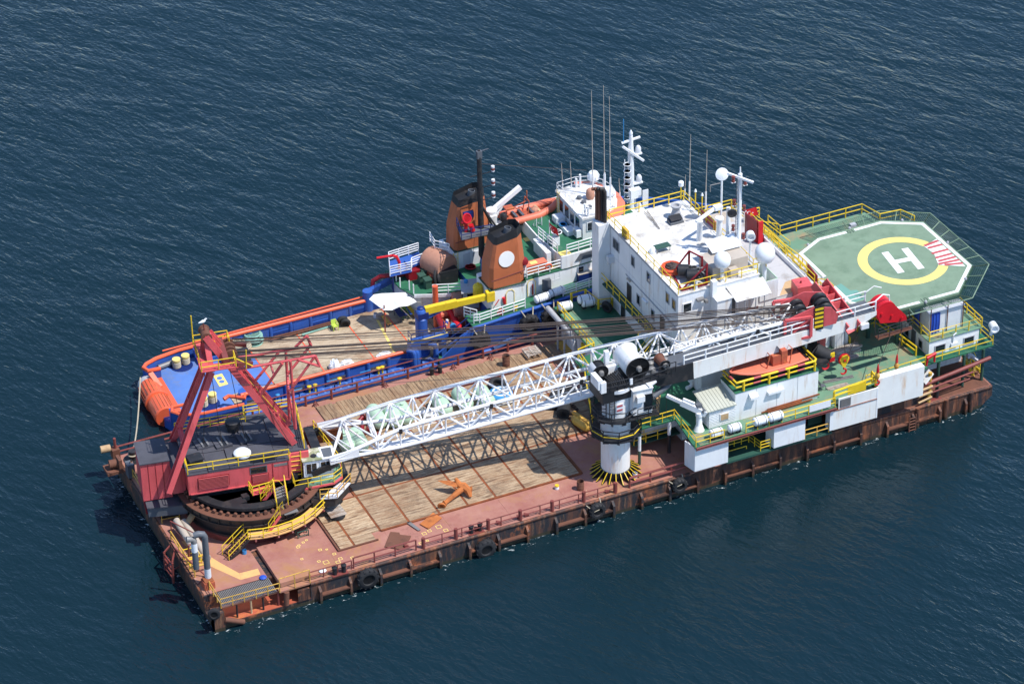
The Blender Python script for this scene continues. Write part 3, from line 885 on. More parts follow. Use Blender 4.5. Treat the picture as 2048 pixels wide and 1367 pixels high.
# valves and flanged red pipes among the tanks
for p, lab, an_ in (((21.86, 20.33, 2.60), 'red flanged pipe piece between the green tanks, farthest', .4), ((21.66, 18.97, 2.60), 'red flanged pipe piece between the green tanks, middle', 1.2), ((22.34, 17.97, 2.60), 'red flanged pipe piece between the green tanks, nearest', 2.0)):
    t = thing('pipe_spool', lab, 'pipe', p, 'red pipe spools')
    d = Vector((math.cos(an_), math.sin(an_), 0)) * .6
    q = Vector(p)
    MB().tube([q - d, q, q + d + Vector((0, 0, .25))], .2, 10).out('pipe', 'darkred', t, True)
    for e in (q - d, q + d + Vector((0, 0, .25))):
        MB().lathe(e, [(.0, -.04), (.38, -.04), (.38, .04), (0, .04)], 14, d).out('flange', 'maroon', t)
def blob(name, p, rx, ry, rz, mat, label, cat, seed=1, parent=None):
    rnd = random.Random(seed)
    n, m = 14, 7
    vs = []
    for i in range(m + 1):
        f = math.pi / 2 * i / m
        for j in range(n):
            a = 2 * math.pi * j / n
            k = 1 + rnd.uniform(-.13, .13)
            vs.append((p[0] + rx * k * math.cos(a) * math.cos(f) ** .7, p[1] + ry * k * math.sin(a) * math.cos(f) ** .7, p[2] + rz * k * math.sin(f)))
    fs = [(i * n + j, i * n + (j + 1) % n, (i + 1) * n + (j + 1) % n, (i + 1) * n + j) for i in range(m) for j in range(n)]
    o = MB().add(vs, fs).out(name, mat, parent, False)
    if label:
        tag(o, label, cat)
    return o
blob('sack', (28.22, 18.30, 2.32), .75, .7, .9, 'canvas', 'crumpled white tarpaulin sack between the green tanks', 'sack', 3)
blob('sack', (27.86, 19.02, 2.32), .5, .5, .7, 'steel', 'dark scrap heap beside the white tarpaulin sack', 'scrap', 5)
t = thing('buoy', 'blue round flat buoy with white lettering band under the boom', 'buoy', (35.70, 18.95, 2.31))
c = (35.46, 18.42, 2.70)
MB().lathe(c, [(0.3, -.4), (.95, -.35), (1.15, -.1), (1.15, .15), (.95, .3), (.45, .34), (0, .34)], 24).out('shell', 'cyan', t, True)
MB().lathe((c[0], c[1], c[2] + .31), [(.62, 0), (.62, .05), (.8, .03), (.8, -.02)], 24).out('white_band', 'plastic', t)
tyre((35.80, 19.81, 2.75), .95, .6, (.2, -.3, 1), 'big black tyre lying behind the blue round buoy', 'deck tyres', lug=False)
def coil(p, R, r, turns, mat, label, name='rope_coil', cat='rope', group=None):
    t = thing(name, label, cat, p, group)
    b = MB()
    for i in range(turns):
        rr = R * (1 - .08 * (i % 3))
        b.torus((p[0] + random.uniform(-.06, .06), p[1] + random.uniform(-.06, .06), p[2] + r + i * r * 1.1), rr, r, (random.uniform(-.1, .1), random.uniform(-.1, .1), 1), 20, 6)
    b.out('rope', mat, t, True)
    return t
coil((35.55, 17.79, 2.31), .9, .06, 6, 'rope', 'pale rope coil on deck beside the blue buoy')
for p, q, lab in (((39.46, 15.00, 2.75), (40.35, 14.97, 2.75), 'black rubber hose roll, far one by the pedestal platform'), ((39.64, 13.48, 2.80), (40.58, 13.56, 2.80), 'black rubber hose roll, near one by the pedestal platform')):
    t = thing('hose_roll', lab, 'roll', p, 'black rolls')
    a = Vector(p); d = Vector((.5, .85, 0)) * .9
    MB().lathe(a, [(.32, -.9), (.62, -.9), (.62, .9), (.32, .9), (.32, -.9)], 22, d).out('roll', 'rubber', t, True)
coil((40.35, 13.39, 2.31), .6, .05, 8, 'cable', 'thin wire coil in front of the black rolls', 'wire_coil', 'wire')
t = thing('yellow_tank', 'dented yellow torpedo shaped tank lying on the timber deck', 'tank', (40.20, 11.06, 2.31))
a, b_ = Vector((39.83, 11.84, 2.85)), Vector((40.44, 9.55, 2.85))
d = (b_ - a)
L = d.length
MB().lathe(a, [(.0, -.1), (.25, 0), (.5, .35), (.55, .6), (.55, L - .5), (.45, L - .15), (.2, L), (0, L)], 14, d).out('shell', 'yellow_old', t, False)
MB().beam(a + Vector((0, 0, .55)), b_ + Vector((0, 0, .5)), .35, .2).out('spine', 'yellow_old', t)
MB().box(a.x - .2, a.y - .4, D + .15, b_.x, a.y - .25, D + .4).out('cradle', 'black', t)
t = thing('wood_pallet', 'wooden pallet leaning on the planks by the raised deck', 'pallet', (41.24, 23.88, 2.40))
c = (41.14, 23.66, 2.70)
for i in range(6):
    MB().box(c[0] - .75, c[1] - .75 + i * .27, c[2] + .1, c[0] + .75, c[1] - .62 + i * .27, c[2] + .14).out('board', 'palewood', t)
for i in range(3):
    MB().box(c[0] - .72 + i * .65, c[1] - .75, c[2] - .12, c[0] - .6 + i * .65, c[1] + .75, c[2] + .098).out('bearer', 'palewood', t)
b = MB().box(44.0, 19.0, D + .03, 46.4, 24.6, D + .2).out('tan_floor', 'yellow_old', barge)

# long mooring rope from the ship's stern to the corner bollard
rp = [(6.08, 36.46, 2.40), (0.98, 22.44, 5.20), (1.35, 24.5, 2.9)]
a = Vector((6.18, 36.69, 2.30)); c = Vector((1.2, 24.35, 2.8))
pts = [a.lerp(c, i / 12) - Vector((0, 0, .9 * math.sin(math.pi * i / 12))) for i in range(13)]
o = MB().tube(pts, .07, 6).torus((1.2, 24.4, 2.75), .38, .07, (0, 0, 1), 16, 6).out('mooring_rope', 'rope', None, True)
tag(o, 'long pale mooring rope from the ship stern to the corner bollard', 'rope')

# ================================================================ the big red ring crane
CA = math.radians(-10.6)
CC = (8.5, 13.3)
def K(s, t, z):
    return (CC[0] + s * math.cos(CA) - t * math.sin(CA), CC[1] + s * math.sin(CA) + t * math.cos(CA), z)
def kprism(mb, st, z0, z1):
    mb.prism([K(s, t, 0)[:2] for s, t in st], z0, z1)
    return mb
def kbox(mb, s0, t0, z0, s1, t1, z1):
    return kprism(mb, [(s0, t0), (s1, t0), (s1, t1), (s0, t1)], z0, z1)
rc_ = thing('red_crane', 'red ring crane with black roofed house, A-frame and long white lattice boom', 'crane', (CC[0], CC[1], D))
MB().lathe((CC[0], CC[1], 0), [(6.0, D), (6.0, 2.9), (5.75, 2.95), (5.75, 4.3)], 64).out('tub', 'ringdark', rc_, True)  # shadow below the ring is put into the tub colour
MB().lathe((CC[0], CC[1], 0), [(6.06, D + .02), (6.06, 2.75), (6.0, 2.78)], 64).out('tub_skirt', 'maroon', rc_, True)
lr = MB().lathe((CC[0], CC[1], 0), [(5.6, 4.3), (6.55, 4.3), (6.55, 4.36), (6.4, 4.38), (6.4, 4.92), (6.62, 4.95), (6.62, 5.03), (5.55, 5.03), (5.55, 4.3)], 72).out('lower_ring', 'ringdark', rc_, True)
MB().lathe((CC[0], CC[1], 0), [(5.95, 5.032), (6.6, 5.032), (6.6, 5.06), (5.95, 5.06)], 72).out('ring_top', 'rustbrown', rc_, True)
for i in range(40):
    a = 2 * math.pi * i / 40
    d = Vector((math.cos(a), math.sin(a), 0))
    p = Vector((CC[0], CC[1], 4.65)) + d * 6.4
    MB().beam(p, p + d * .16, .05, .54).out('stiffener', 'black', lr)
for i in range(56):
    a = 2 * math.pi * i / 56
    d = Vector((math.cos(a), math.sin(a), 0))
    p = Vector((CC[0], CC[1], 5.24)) + d * 5.85
    bar('roller', p, p + d * .25, .17, 'rustbrown', lr, 12)
MB().lathe((CC[0], CC[1], 0), [(5.35, 5.03), (5.72, 5.05), (5.72, 5.12), (5.4, 5.14)], 64).out('roller_track', 'black', rc_, True)
MB().lathe((CC[0], CC[1], 0), [(5.0, 5.45), (5.75, 5.45), (5.75, 5.72), (5.55, 5.75), (5.0, 5.75), (5.0, 5.45)], 72).out('upper_ring', 'black', rc_, True)
MB().lathe((CC[0], CC[1], 5.0), [(5.3, 0), (0, .05)], 48).out('turntable_floor', 'rustbrown', rc_)
for p, s in (((5.82, 9.41, 5.40), (.9, .45, .35)), ((6.86, 9.78, 5.40), (.3, .3, .4))):
    MB().box(p[0] - s[0], p[1] - s[1], 5.04, p[0] + s[0], p[1] + s[1], 5.04 + s[2] * 2).out('gear_housing', 'black', rc_)
# house
S0, S1, T0, T1 = -5.76, 5.2, -2.8, 3.9
hb = MB()
kprism(hb, [(S0, T0), (3.3, T0), (3.6, -1.9), (S1, -1.9), (S1, T1), (S0, T1)], 6.1, 8.15)
house = hb.out('house', 'red', rc_)
kprism(MB(), [(S0 + .2, T0 + .3), (3.2, T0 + .3), (S1 - .2, -1.5), (S1 - .2, T1 - .2), (S0 + .2, T1 - .2)], 5.3, 6.09).out('carbody', 'black', rc_)
# roof panels, uneven
rs = [S0 - .05, -3.9, -2.0, 0.1, 2.2, S1 + .05]
rt = [-2.85, -1.75, .1, 1.9, 3.95]
for i in range(5):
    for j in range(4):
        s0, s1, t0, t1 = rs[i] + .02, rs[i + 1] - .02, rt[j] + .02, rt[j + 1] - .02
        if j == 0 and s1 > 3.4:
            s1 = 3.3
            if s1 <= s0:
                continue
        kbox(MB(), s0, t0, 8.152, s1, t1, 8.26 + .05 * ((i * 3 + j * 5) % 4)).out('roof_panel', 'blackroof', house)
for k in range(7):
    kbox(MB(), -.1 + k * .0, -2.6 + k * .12, 8.33, 2.1, -2.52 + k * .12, 8.42).out('roof_slat', 'black', house)
for p in ((5.17, 15.34, 8.40), (6.73, 14.77, 8.40), (8.89, 14.52, 8.40)):
    b = MB().box(p[0] - .75, p[1] - .75, 8.3, p[0] + .75, p[1] + .75, 8.5)
    so_ = b.out('rope_slot', 'blackroof', house)
    for dx in (-.28, .22):
        MB().box(p[0] + dx, p[1] - .7, 8.5, p[0] + dx + .16, p[1] + .7, 8.62).out('roller_edge', 'steel', so_)
    MB().box(p[0] - .1, p[1] - .72, 8.5, p[0] + .2, p[1] + .5, 8.52).out('slot', 'black', so_)
p = (3.60, 13.26, 8.50)
MB().box(p[0] - .6, p[1] - .6, 8.25, p[0] + .6, p[1] + .6, 8.75).box(p[0] - .65, p[1] - .75, 8.76, p[0] + .65, p[1] + .4, 8.85).out('roof_vent', 'black', rc_)
p = (7.67, 12.13, 8.40)
MB().lathe(p, [(.55, 0), (.78, .12), (.78, .3), (.6, .48), (.2, .58), (0, .58)], 20).out('white_drum_cover', 'plastic', rc_, True)
p = (8.37, 16.31, 8.30)
MB().lathe(p, [(.55, 0), (.55, .5), (.68, .52), (.68, .95), (.45, 1.05), (0, 1.05)], 18).out('exhaust_cap', 'black', rc_, True)
kprism(MB(), [(-1.2, 3.95), (4.6, 3.95), (4.6, 5.0), (-1.2, 5.0)], 8.0, lambda x, y: 8.2).out('side_roof', 'blackroof', rc_)
kprism(MB(), [(-1.1, 3.92), (4.5, 3.92), (4.5, 4.9), (-1.1, 4.9)], 6.2, 7.99).out('side_house', 'dgrey', rc_)
# louvres, window and door on the near side
def kface(name, s0, s1, z0, z1, off, mat, parent, d=.05):
    return kbox(MB(), s0, T0 - off - d, z0, s1, T0 - off, z1).out(name, mat, parent)
for (s0, s1, z0, z1) in ((-4.9, -2.1, 6.55, 7.75), (-.15, 1.4, 6.35, 7.2)):
    lv = kface('louvre', s0, s1, z0, z1, .003, 'darkred', rc_, .03)
    nn = 9
    for k in range(nn):
        zz = z0 + (z1 - z0) * (k + .25) / nn
        a, c = K(s0 + .06, T0 - .08, zz), K(s1 - .06, T0 - .08, zz)
        MB().beam(a, c, .09, .05).out('slat', 'mark_red', lv)
w_ = kface('window', -.25, 1.3, 7.3, 8.02, .003, 'dgrey', rc_, .04)
kface('pane', -.15, 1.2, 7.38, 7.95, .045, 'glassd', w_, .02)
kface('side_plate', 1.9, 3.1, 7.7, 7.95, .003, 'steel', rc_, .02)
kface('stiffener_bar', -5.6, 3.2, 6.1, 6.2, .003, 'red', rc_, .08)
for s in (3.15, 1.75):
    kface('seam', s, s + .05, 6.2, 8.1, .003, 'darkred', rc_, .03)
railing(rc_, [K(S0 + .05, -1.0, 8.3), K(S0 + .05, T0 + .02, 8.3), K(3.3, T0 + .02, 8.3)], 1.0, 'yellow', 2.2, .045)
railing(rc_, [K(S0, T1 - .02, 8.3), K(.6, T1, 8.3), K(.6, 4.95, 8.25), K(4.9, 4.95, 8.25), K(5.25, 4.2, 8.3), K(4.9, -1.6, 8.3)], 1.05, 'yellow', 1.6, .05, mids=2)
# small side landing
p = K(.6, T0 - .55, 0)
MB().box(p[0] - 1.0, p[1] - .4, 5.75, p[0] + .9, p[1] + .5, 5.82).out('landing', 'red', rc_)
railing(rc_, [(p[0] - 1.0, p[1] + .5, 5.82), (p[0] - 1.0, p[1] - .4, 5.82), (p[0] + .9, p[1] - .4, 5.82)], .9, 'yellow', .6, .05)
MB().beam((p[0] + 1.0, p[1] - .2, 5.8), (p[0] + 1.9, p[1] - .9, 5.1), .08, .2).tube([(p[0] + 1.0, p[1] - .2, 5.8), (p[0] + 1.0, p[1] - .2, 6.7), (p[0] + 1.5, p[1] - .4, 6.6), (p[0] + 2.0, p[1] - .9, 5.9), (p[0] + 1.9, p[1] - .9, 5.1)], .04, 6).out('step_rail', 'yellow', rc_)
# counterweight house
cw = MB()
kbox(cw, -9.55, -.45, 4.55, -6.95, 2.95, 8.45)
cwt = cw.out('counterweight_house', 'red', rc_)
kprism(MB(), [(-9.62, -.55), (-6.9, -.55), (-6.9, 3.05), (-9.62, 3.05)], 8.452, lambda x, y: 8.56).out('counterweight_roof', 'blackroof', cwt)
for k in range(3):
    s = -8.9 + k * .66
    MB().beam(K(s, -.46, 4.6), K(s, -.46, 8.4), .04, .04).out('panel_seam', 'darkred', cwt)
kbox(MB(), -6.95, -1.0, 5.2, -5.78, 2.95, 7.9).out('link_house', 'red', rc_)
kbox(MB(), -6.94, -1.1, 7.902, -5.8, 3.0, 8.0).out('link_roof', 'blackroof', rc_)
kprism(MB(), [(-9.3, -1.3), (-5.9, -1.7), (-5.9, .6), (-9.3, .6)], 3.35, 4.3).out('ballast_block', 'dgrey', rc_)
kprism(MB(), [(-9.4, -1.4), (-5.8, -1.8), (-5.8, .7), (-9.4, .7)], 4.302, 4.4).out('ballast_lid', 'blackroof', rc_)
kbox(MB(), -8.2, -.2, D, -6.4, .6, 3.34).out('ballast_leg', 'black', rc_)
kbox(MB(), -9.4, -.3, 3.0, -8.0, 2.9, 4.54).out('counterweight', 'darkred', rc_)
# operator cab on its red platform
kprism(MB(), [(3.5, -3.5), (7.1, -3.3), (8.0, -2.6), (8.3, -.4), (3.5, -.4)], 5.12, 5.3).out('cab_platform', 'red', rc_)
kprism(MB(), [(3.62, -3.4), (7.05, -3.2), (7.9, -2.5), (8.2, -.5), (3.6, -.5)], 5.301, 5.33).out('platform_floor', 'greenold', rc_)
railing(rc_, [K(3.55, -1.6, 5.33), K(3.55, -3.45, 5.33), K(7.1, -3.25, 5.33), K(7.95, -2.55, 5.33), K(8.2, -1.2, 5.33)], .95, 'yellow', 1.2, .04)
cs0, cs1, ct0, ct1, cz0, cz1 = 4.6, 7.2, -2.38, -.75, 5.34, 7.4
cab = MB()
kprism(cab, [(cs0, ct0), (cs1, ct0), (cs1 + .2, -1.8), (cs1 + .2, ct1), (cs0, ct1)], cz0, cz1)
cabo = cab.out('cab', 'white', rc_)
kprism(MB(), [(cs0 - .12, ct0 - .12), (6.3, ct0 - .12), (6.3, ct1 + .1), (cs0 - .12, ct1 + .1)], cz1 + .002, cz1 + .1).out('cab_roof', 'olive', cabo)
kprism(MB(), [(6.3, ct0 - .12), (cs1 + .2, ct0 - .12), (cs1 + .35, ct1 + .1), (6.3, ct1 + .1)], cz1 + .002, cz1 + .09).out('roof_hatch', 'white', cabo)
kprism(MB(), [(6.45, ct0 + .1), (cs1 + .05, ct0 + .1), (cs1 + .15, ct1 - .15), (6.45, ct1 - .15)], cz1 + .091, cz1 + .11).out('roof_pane', 'dgrey', cabo)
for (a, c) in ((4.85, 5.75), (6.15, 7.05)):
    kbox(MB(), a - .08, ct0 - .05, 6.0, c + .08, ct0 - .003, 7.2).out('window', 'white', cabo)
    kbox(MB(), a, ct0 - .075, 6.08, (a + c) / 2 - .03, ct0 - .052, 7.12).out('pane', 'glassd', cabo)
    kbox(MB(), (a + c) / 2 + .03, ct0 - .075, 6.08, c, ct0 - .052, 7.12).out('pane', 'glassd', cabo)
kbox(MB(), cs0 - .05, ct0 + .25, 6.0, cs0 - .003, ct1 - .3, 7.1).out('pane', 'glassd', cabo)
p = K(6.1, -1.9, cz1 + .1)
MB().dome(p, .28, .9, 12, 5).out('roof_lamp', 'plastic', cabo, True)
MB().lathe(K(5.6, -1.9, cz1 + .1), [(.25, 0), (.25, .12), (0, .14)], 10).out('roof_vent', 'black', cabo)
# dark apron below the cab with a small yellow basket
kprism(MB(), [(4.9, -4.2), (6.9, -4.35), (8.5, -2.6), (8.8, -.6), (5.2, -.6)], 3.5, 4.45).out('bow_apron', 'black', rc_)
kprism(MB(), [(5.6, -4.3), (7.1, -4.5), (8.7, -2.6), (7.6, -2.3), (6.6, -3.4)], 4.451, 4.55).out('basket_floor', 'white_old', rc_)
railing(rc_, [K(5.6, -4.3, 4.55), K(7.1, -4.5, 4.55), K(8.7, -2.6, 4.55)], 1.0, 'yellow_old', 1.0, .045)
for t in (-2.6, -1.2):
    kbox(MB(), 3.6, t, 4.5, 4.1, t + .3, 5.12).out('bracket', 'red', rc_)
# ring walkway with stairs
def arcw(r, a0, a1, n):
    return [(CC[0] + r * math.cos(math.radians(a0 + (a1 - a0) * i / n)), CC[1] + r * math.sin(math.radians(a0 + (a1 - a0) * i / n))) for i in range(n + 1)]
ou = arcw(7.35, -112, -38, 14)
inn = arcw(6.2, -112, -38, 14)
MB().prism(ou + inn[::-1], 3.52, 3.6).out('ring_walkway', 'mark_orange', rc_)
railing(rc_, [(p[0], p[1], 3.6) for p in ou[::2]], 1.0, 'yellow', 2.0, .05)
for i in (1, 4, 6, 8, 10, 12):
    a, b_ = ou[i], inn[i]
    MB().beam((a[0], a[1], 3.45), (b_[0], b_[1], 2.5), .15, .3).beam((b_[0], b_[1], D), (b_[0], b_[1], 3.5), .2, .2).out('walkway_bracket', 'maroon', rc_)
q = ou[0]
stair(rc_, (3.63, 6.64, 2.16), ((ou[0][0] + inn[0][0]) / 2 - .1, (ou[0][1] + inn[0][1]) / 2, 3.6), (-.25, 1.0, 0), 'black', 'rustbrown', 'yellow', 9, 1.0)
p1 = (8.04, 7.03, 3.62)
stair(rc_, p1, (9.16, 6.98, 5.00), (.55, .7, 0), 'red', 'rustbrown', 'yellow', 6, .95)
MB().box(9.3, 6.6, 4.93, 10.6, 7.6, 5.0).out('stair_landing', 'steel', rc_)
stair(rc_, (9.47, 7.48, 5.00), (9.80, 9.05, 6.30), (1.1, .15, 0), 'red', 'steel', 'yellow', 8, 1.0)
stair(rc_, (8.24, 9.24, 5.10), (9.23, 9.04, 6.20), (.5, .6, 0), 'red', 'rustbrown', 'yellow', 5, 1.0)
ladder(rc_, K(4.0, -2.0, 5.4), K(4.0, -1.9, 8.3), (.9, -.2, 0), 'yellow', .45, .05)
# boom foot beam
MB().beam(K(6.1, 3.3, 6.9), K(6.2, -1.0, 6.9), .85, .5).out('boom_foot_beam', 'black', rc_)
MB().beam(K(5.3, 2.8, 6.2), K(7.2, 2.8, 6.9), .4, .6).beam(K(5.3, -2.4, 6.0), K(7.6, -2.5, 6.9), .4, .6).out('foot_bracket', 'black', rc_)
railing(rc_, [K(6.7, 3.9, 6.3), K(7.4, .5, 6.3), K(7.9, -1.4, 6.0)], 1.0, 'yellow', 1.2, .05)
MB().prism([K(5.5, 3.2, 0)[:2], K(9.2, 3.2, 0)[:2], K(9.3, 3.6, 0)[:2], K(5.5, 3.6, 0)[:2]], 5.2, 6.4).out('side_platform', 'rust', rc_)
railing(rc_, [K(5.5, 3.2, 6.4), K(7.6, 3.1, 6.4), K(9.0, 2.6, 6.4)], .6, 'yellow', 1.5, .05, mids=0)

# ---- A-frame and gantry
AP = (5.89, 14.30, 20.38)
nt, ft = (5.74, 13.92, 20.61), (6.39, 14.61, 20.17)
nf, ff = (12.49, 12.10, 8.45), (13.10, 14.68, 8.58)
def channel(a, c, w, h, name, mat='red'):
    """open channel girder: web and two flanges"""
    a = Vector(a); c = Vector(c)
    d = (c - a).normalized()
    lat = Vector((-math.sin(CA), math.cos(CA), 0))
    nrm = d.cross(lat).normalized()
    b = MB()
    b.beam(a, c, w, .08, nrm)
    for sg in (-1, 1):
        o = lat * (sg * w / 2)
        b.beam(a + o, c + o, .09, h, nrm)
    o_ = b.out(name, mat, rc_)
    L = (c - a).length
    for i in range(1, int(L / 3)):
        p = a.lerp(c, i / int(L / 3))
        MB().beam(p - lat * (w / 2 - .05), p + lat * (w / 2 - .05), .08, h * .9, nrm).out('web_plate', mat, o_)
    return o_
channel(nt, nf, 1.0, .6, 'mast_girder')
channel(ft, ff, .6, .5, 'mast_girder')
for i in range(1, 9):
    t = i / 9
    bar('mast_lacing', lerp(nt, nf, t), lerp(ft, ff, t + (.08 if i % 2 else -.06)), .08, 'red', rc_, 6)
n_top, n_bot = (5.72, 12.90, 17.47), (0.70, 12.32, 6.59)
f_top, f_mid, f_bot = (5.66, 15.56, 15.83), (3.58, 16.87, 9.83), (3.09, 17.77, 7.84)
channel(n_top, n_bot, .7, .5, 'back_leg')
channel(AP, n_top, .6, .5, 'back_leg')
channel(AP, f_top, .6, .5, 'back_leg')
channel(f_top, f_mid, .7, .5, 'back_leg')
channel(f_mid, f_bot, .6, .5, 'back_leg')
channel(f_mid, (3.17, 14.50, 9.42), .55, .45, 'leg_brace')
a_, b_ = Vector(AP), Vector((-math.sin(CA), math.cos(CA), 0))
MB().lathe(a_ - b_ * .75, [(0, 0), (.5, 0), (.5, .12), (.42, .15), (.42, 1.35), (.5, 1.38), (.5, 1.5), (0, 1.5)], 18, b_).out('apex_sheave', 'rustbrown', rc_, True)
for o in (-.95, -.35, .35, .95):
    MB().lathe(a_ + b_ * o + Vector((1.9, -.4, -2.0)), [(0, -.08), (.62, -.08), (.55, 0), (.62, .08), (0, .08)], 18, b_).out('sheave', 'rustbrown', rc_, True)
MB().beam(K(-1.4, -1.7, 18.7), K(-1.4, 1.9, 18.7), .5, .4).beam(K(-1.0, -1.7, 18.3), K(.9, -1.4, 17.9), .25, .35).beam(K(-1.0, 1.9, 18.3), K(.9, 1.6, 17.9), .25, .35).out('bridle_frame', 'maroon', rc_)
pz = 18.25
kprism(MB(), [(-3.7, -2.25), (-.6, -2.25), (-.6, -1.3), (-2.9, -1.2), (-2.9, 1.3), (-.6, 1.4), (-.6, 2.25), (-3.7, 2.25)], pz, pz + .1).out('top_platform', 'red', rc_)
railing(rc_, [K(-.65, -1.1, pz), K(-.65, -2.2, pz), K(-3.65, -2.2, pz), K(-3.65, 2.2, pz), K(-.65, 2.2, pz), K(-.65, 1.1, pz)], 1.05, 'yellow', 1.5, .05)
bar('aerial_post', K(-3.65, 2.2, pz), K(-3.65, 2.2, pz + 3.1), .06, 'yellow', rc_)
bar('aerial_post', AP, (AP[0] - .1, AP[1], AP[2] + 1.1), .06, 'maroon', rc_)
MB().tube([K(-.6, -2.2, pz + .9), K(.8, -2.2, pz - .1)], .05, 6).tube([K(.2, -2.3, pz - .2), K(.3, -2.3, pz + 1.7)], .05, 6).out('guard_bar', 'yellow', rc_)
gull = thing('gull', 'white gull perched on the wind vane post above the red A-frame', 'bird', (AP[0] - .1, AP[1], AP[2] + 1.1))
x, y, z = AP[0] - .1, AP[1], AP[2] + 1.28
MB().tube([(x - .42, y, z - .02), (x - .2, y, z), (x, y, z + .03), (x + .16, y, z + .08), (x + .22, y, z + .2), (x + .3, y, z + .22), (x + .38, y, z + .2)], [.03, .1, .15, .11, .07, .08, .02], 8).out('body', 'plastic', gull, True)
MB().tube([(x - .02, y, z - .12), (x - .02, y, z - .2)], .02, 5).out('leg', 'yellow', gull)
def strut(pts, r=.13, name='gantry_strut', mat='red'):
    for p, q in zip(pts[:-1], pts[1:]):
        bar(name, p, q, r, mat, rc_, 8)
strut([(7.75, 12.22, 17.39), (14.52, 10.65, 17.74), (14.85, 10.59, 16.60), (12.99, 10.93, 17.64)])
strut([(12.34, 11.05, 17.61), (12.67, 11.81, 9.90)])
strut([(14.39, 10.67, 17.58), (12.23, 11.38, 14.30)])
strut([(11.65, 11.18, 17.51), (9.83, 12.44, 13.88)])
strut([(8.88, 14.75, 16.78), (15.24, 13.56, 16.85), (14.92, 13.62, 17.98), (13.85, 13.82, 16.97)])
strut([(13.01, 13.98, 16.79), (12.93, 14.00, 9.44)])
strut([(15.03, 13.60, 16.73), (12.99, 13.99, 14.21)])
strut([(12.39, 14.10, 16.71), (10.04, 14.54, 13.96)])
strut([(12.99, 13.88, 14.35), (12.41, 12.26, 13.48), (12.67, 11.91, 9.87)], .11)
strut([(11.62, 14.24, 15.47), (10.93, 11.62, 16.31)], .1)
ladder(rc_, lerp(ft, ff, .05), lerp(ft, ff, .95), (.3, .9, 0), 'yellow', 1.0, .03, 'mast_ladder')

# ---- white lattice boom
boom = MB()
def bz(s):
    return 7.3 + .129 * (s - 7)
def bd(s):
    return 2.0 * min(1, (s - 6.9) / 7.0) if s < 44 else 2.0 - (s - 44) * .1
def bw(s):
    return 5.4 - 1.2 * min(1, (s - 7) / 7.0) - (0 if s < 30 else (s - 30) * .075)
def BP(s, i, j):
    return K(s, i * bw(s) / 2 + .05, bz(s) + j * bd(s) / 2)
st = [7.0, 9.2] + [11.4 + 2.08 * k for k in range(20)]
for i in (-1, 1):
    for j in (-1, 1):
        MB().tube([BP(s, i, j) for s in st], .18, 8).out('boom_chord', 'white', rc_, True)
for i in (-1, 1):
    MB().beam(K(6.9, i * 2.7, 7.3), K(9.6, i * 2.52, bz(9.6)), .16, .85).out('boom_foot_plate', 'white', rc_)
for k in range(1, len(st)):
    s0, s1 = st[k - 1], st[k]
    for i in (-1, 1):
        bar('boom_brace', BP(s1, i, -1), BP(s1, i, 1), .085, 'white', rc_, 6)
        bar('boom_brace', BP(s0, i, -1 if k % 2 else 1), BP(s1, i, 1 if k % 2 else -1), .095, 'white', rc_, 6)
    for j in (-1, 1):
        bar('boom_brace', BP(s1, -1, j), BP(s1, 1, j), .085, 'white', rc_, 6)
        bar('boom_brace', BP(s0, -1 if k % 2 else 1, j), BP(s1, 1 if k % 2 else -1, j), .095, 'white', rc_, 6)
        if k % 3 == 1:
            bar('boom_brace', BP(s0, 1 if k % 2 else -1, j), BP(s1, -1 if k % 2 else 1, j), .06, 'white', rc_, 6)
for k in range(2, len(st) - 1, 5):
    bar('cross_bracing', BP(st[k], -1, -1), BP(st[k], 1, 1), .08, 'white', rc_, 6)
    bar('cross_bracing', BP(st[k], 1, -1), BP(st[k], -1, 1), .08, 'white', rc_, 6)
wk = MB()
for s0, s1 in zip(st[2:-1], st[3:]):
    a, c = Vector(BP(s0, -1, -1)), Vector(BP(s1, -1, -1))
    wk.beam(a + Vector((.1, .55, .05)), c + Vector((.1, .55, .05)), .85, .05)
wk.out('boom_walkway', 'white', rc_)
MB().tube([(Vector(BP(s, -1, -1)) + Vector((.1, .95, .9))) for s in st[2:]], .03, 5).tube([(Vector(BP(s, -1, -1)) + Vector((.1, .2, .9))) for s in st[2:]], .03, 5).out('walkway_line', 'white', rc_)
for k in range(3, len(st) - 2, 4):
    p = Vector(BP(st[k], -1, 1))
    MB().box(p.x - .15, p.y - .2, p.z - .4, p.x + .15, p.y + .1, p.z + .1).out('boom_lamp', 'black', rc_)
# red boom head resting in its cradle
hs = st[-1]
for t in (-1.3, 1.4):
    MB().plate([K(hs - 1.2, t, bz(hs) - .9), K(hs + 3.4, t, bz(hs) - .4), K(hs + 3.6, t, bz(hs) + .5), K(hs + 2.9, t, bz(hs) + 1.4), K(hs + 1.2, t, bz(hs) + 1.7), K(hs - 1.0, t, bz(hs) + .9)], .1).out('head_plate', 'red', rc_)
for sg, rr in ((hs + .4, .75), (hs + 2.6, .8)):
    for t in (-.9, 0.05, 1.0):
        a = Vector(K(sg, t - .3, bz(sg) + .35)); e = Vector(K(0, 1, 0)) - Vector(K(0, 0, 0))
        MB().lathe(a, [(0, 0), (rr, 0), (rr - .12, .12), (rr - .12, .48), (rr, .6), (0, .6)], 18, e).out('head_sheave', 'black', rc_, True)
for i in range(5):
    MB().plate([K(hs + 1.3 + .0 * i, -1.45, bz(hs) - .5 + i * .46), K(hs + 2.1, -1.45, bz(hs) - .42 + i * .46), K(hs + 2.1, -1.45, bz(hs) - .2 + i * .46), K(hs + 1.3, -1.45, bz(hs) - .28 + i * .46)], .06).out('hazard_stripe', 'yellow', rc_)
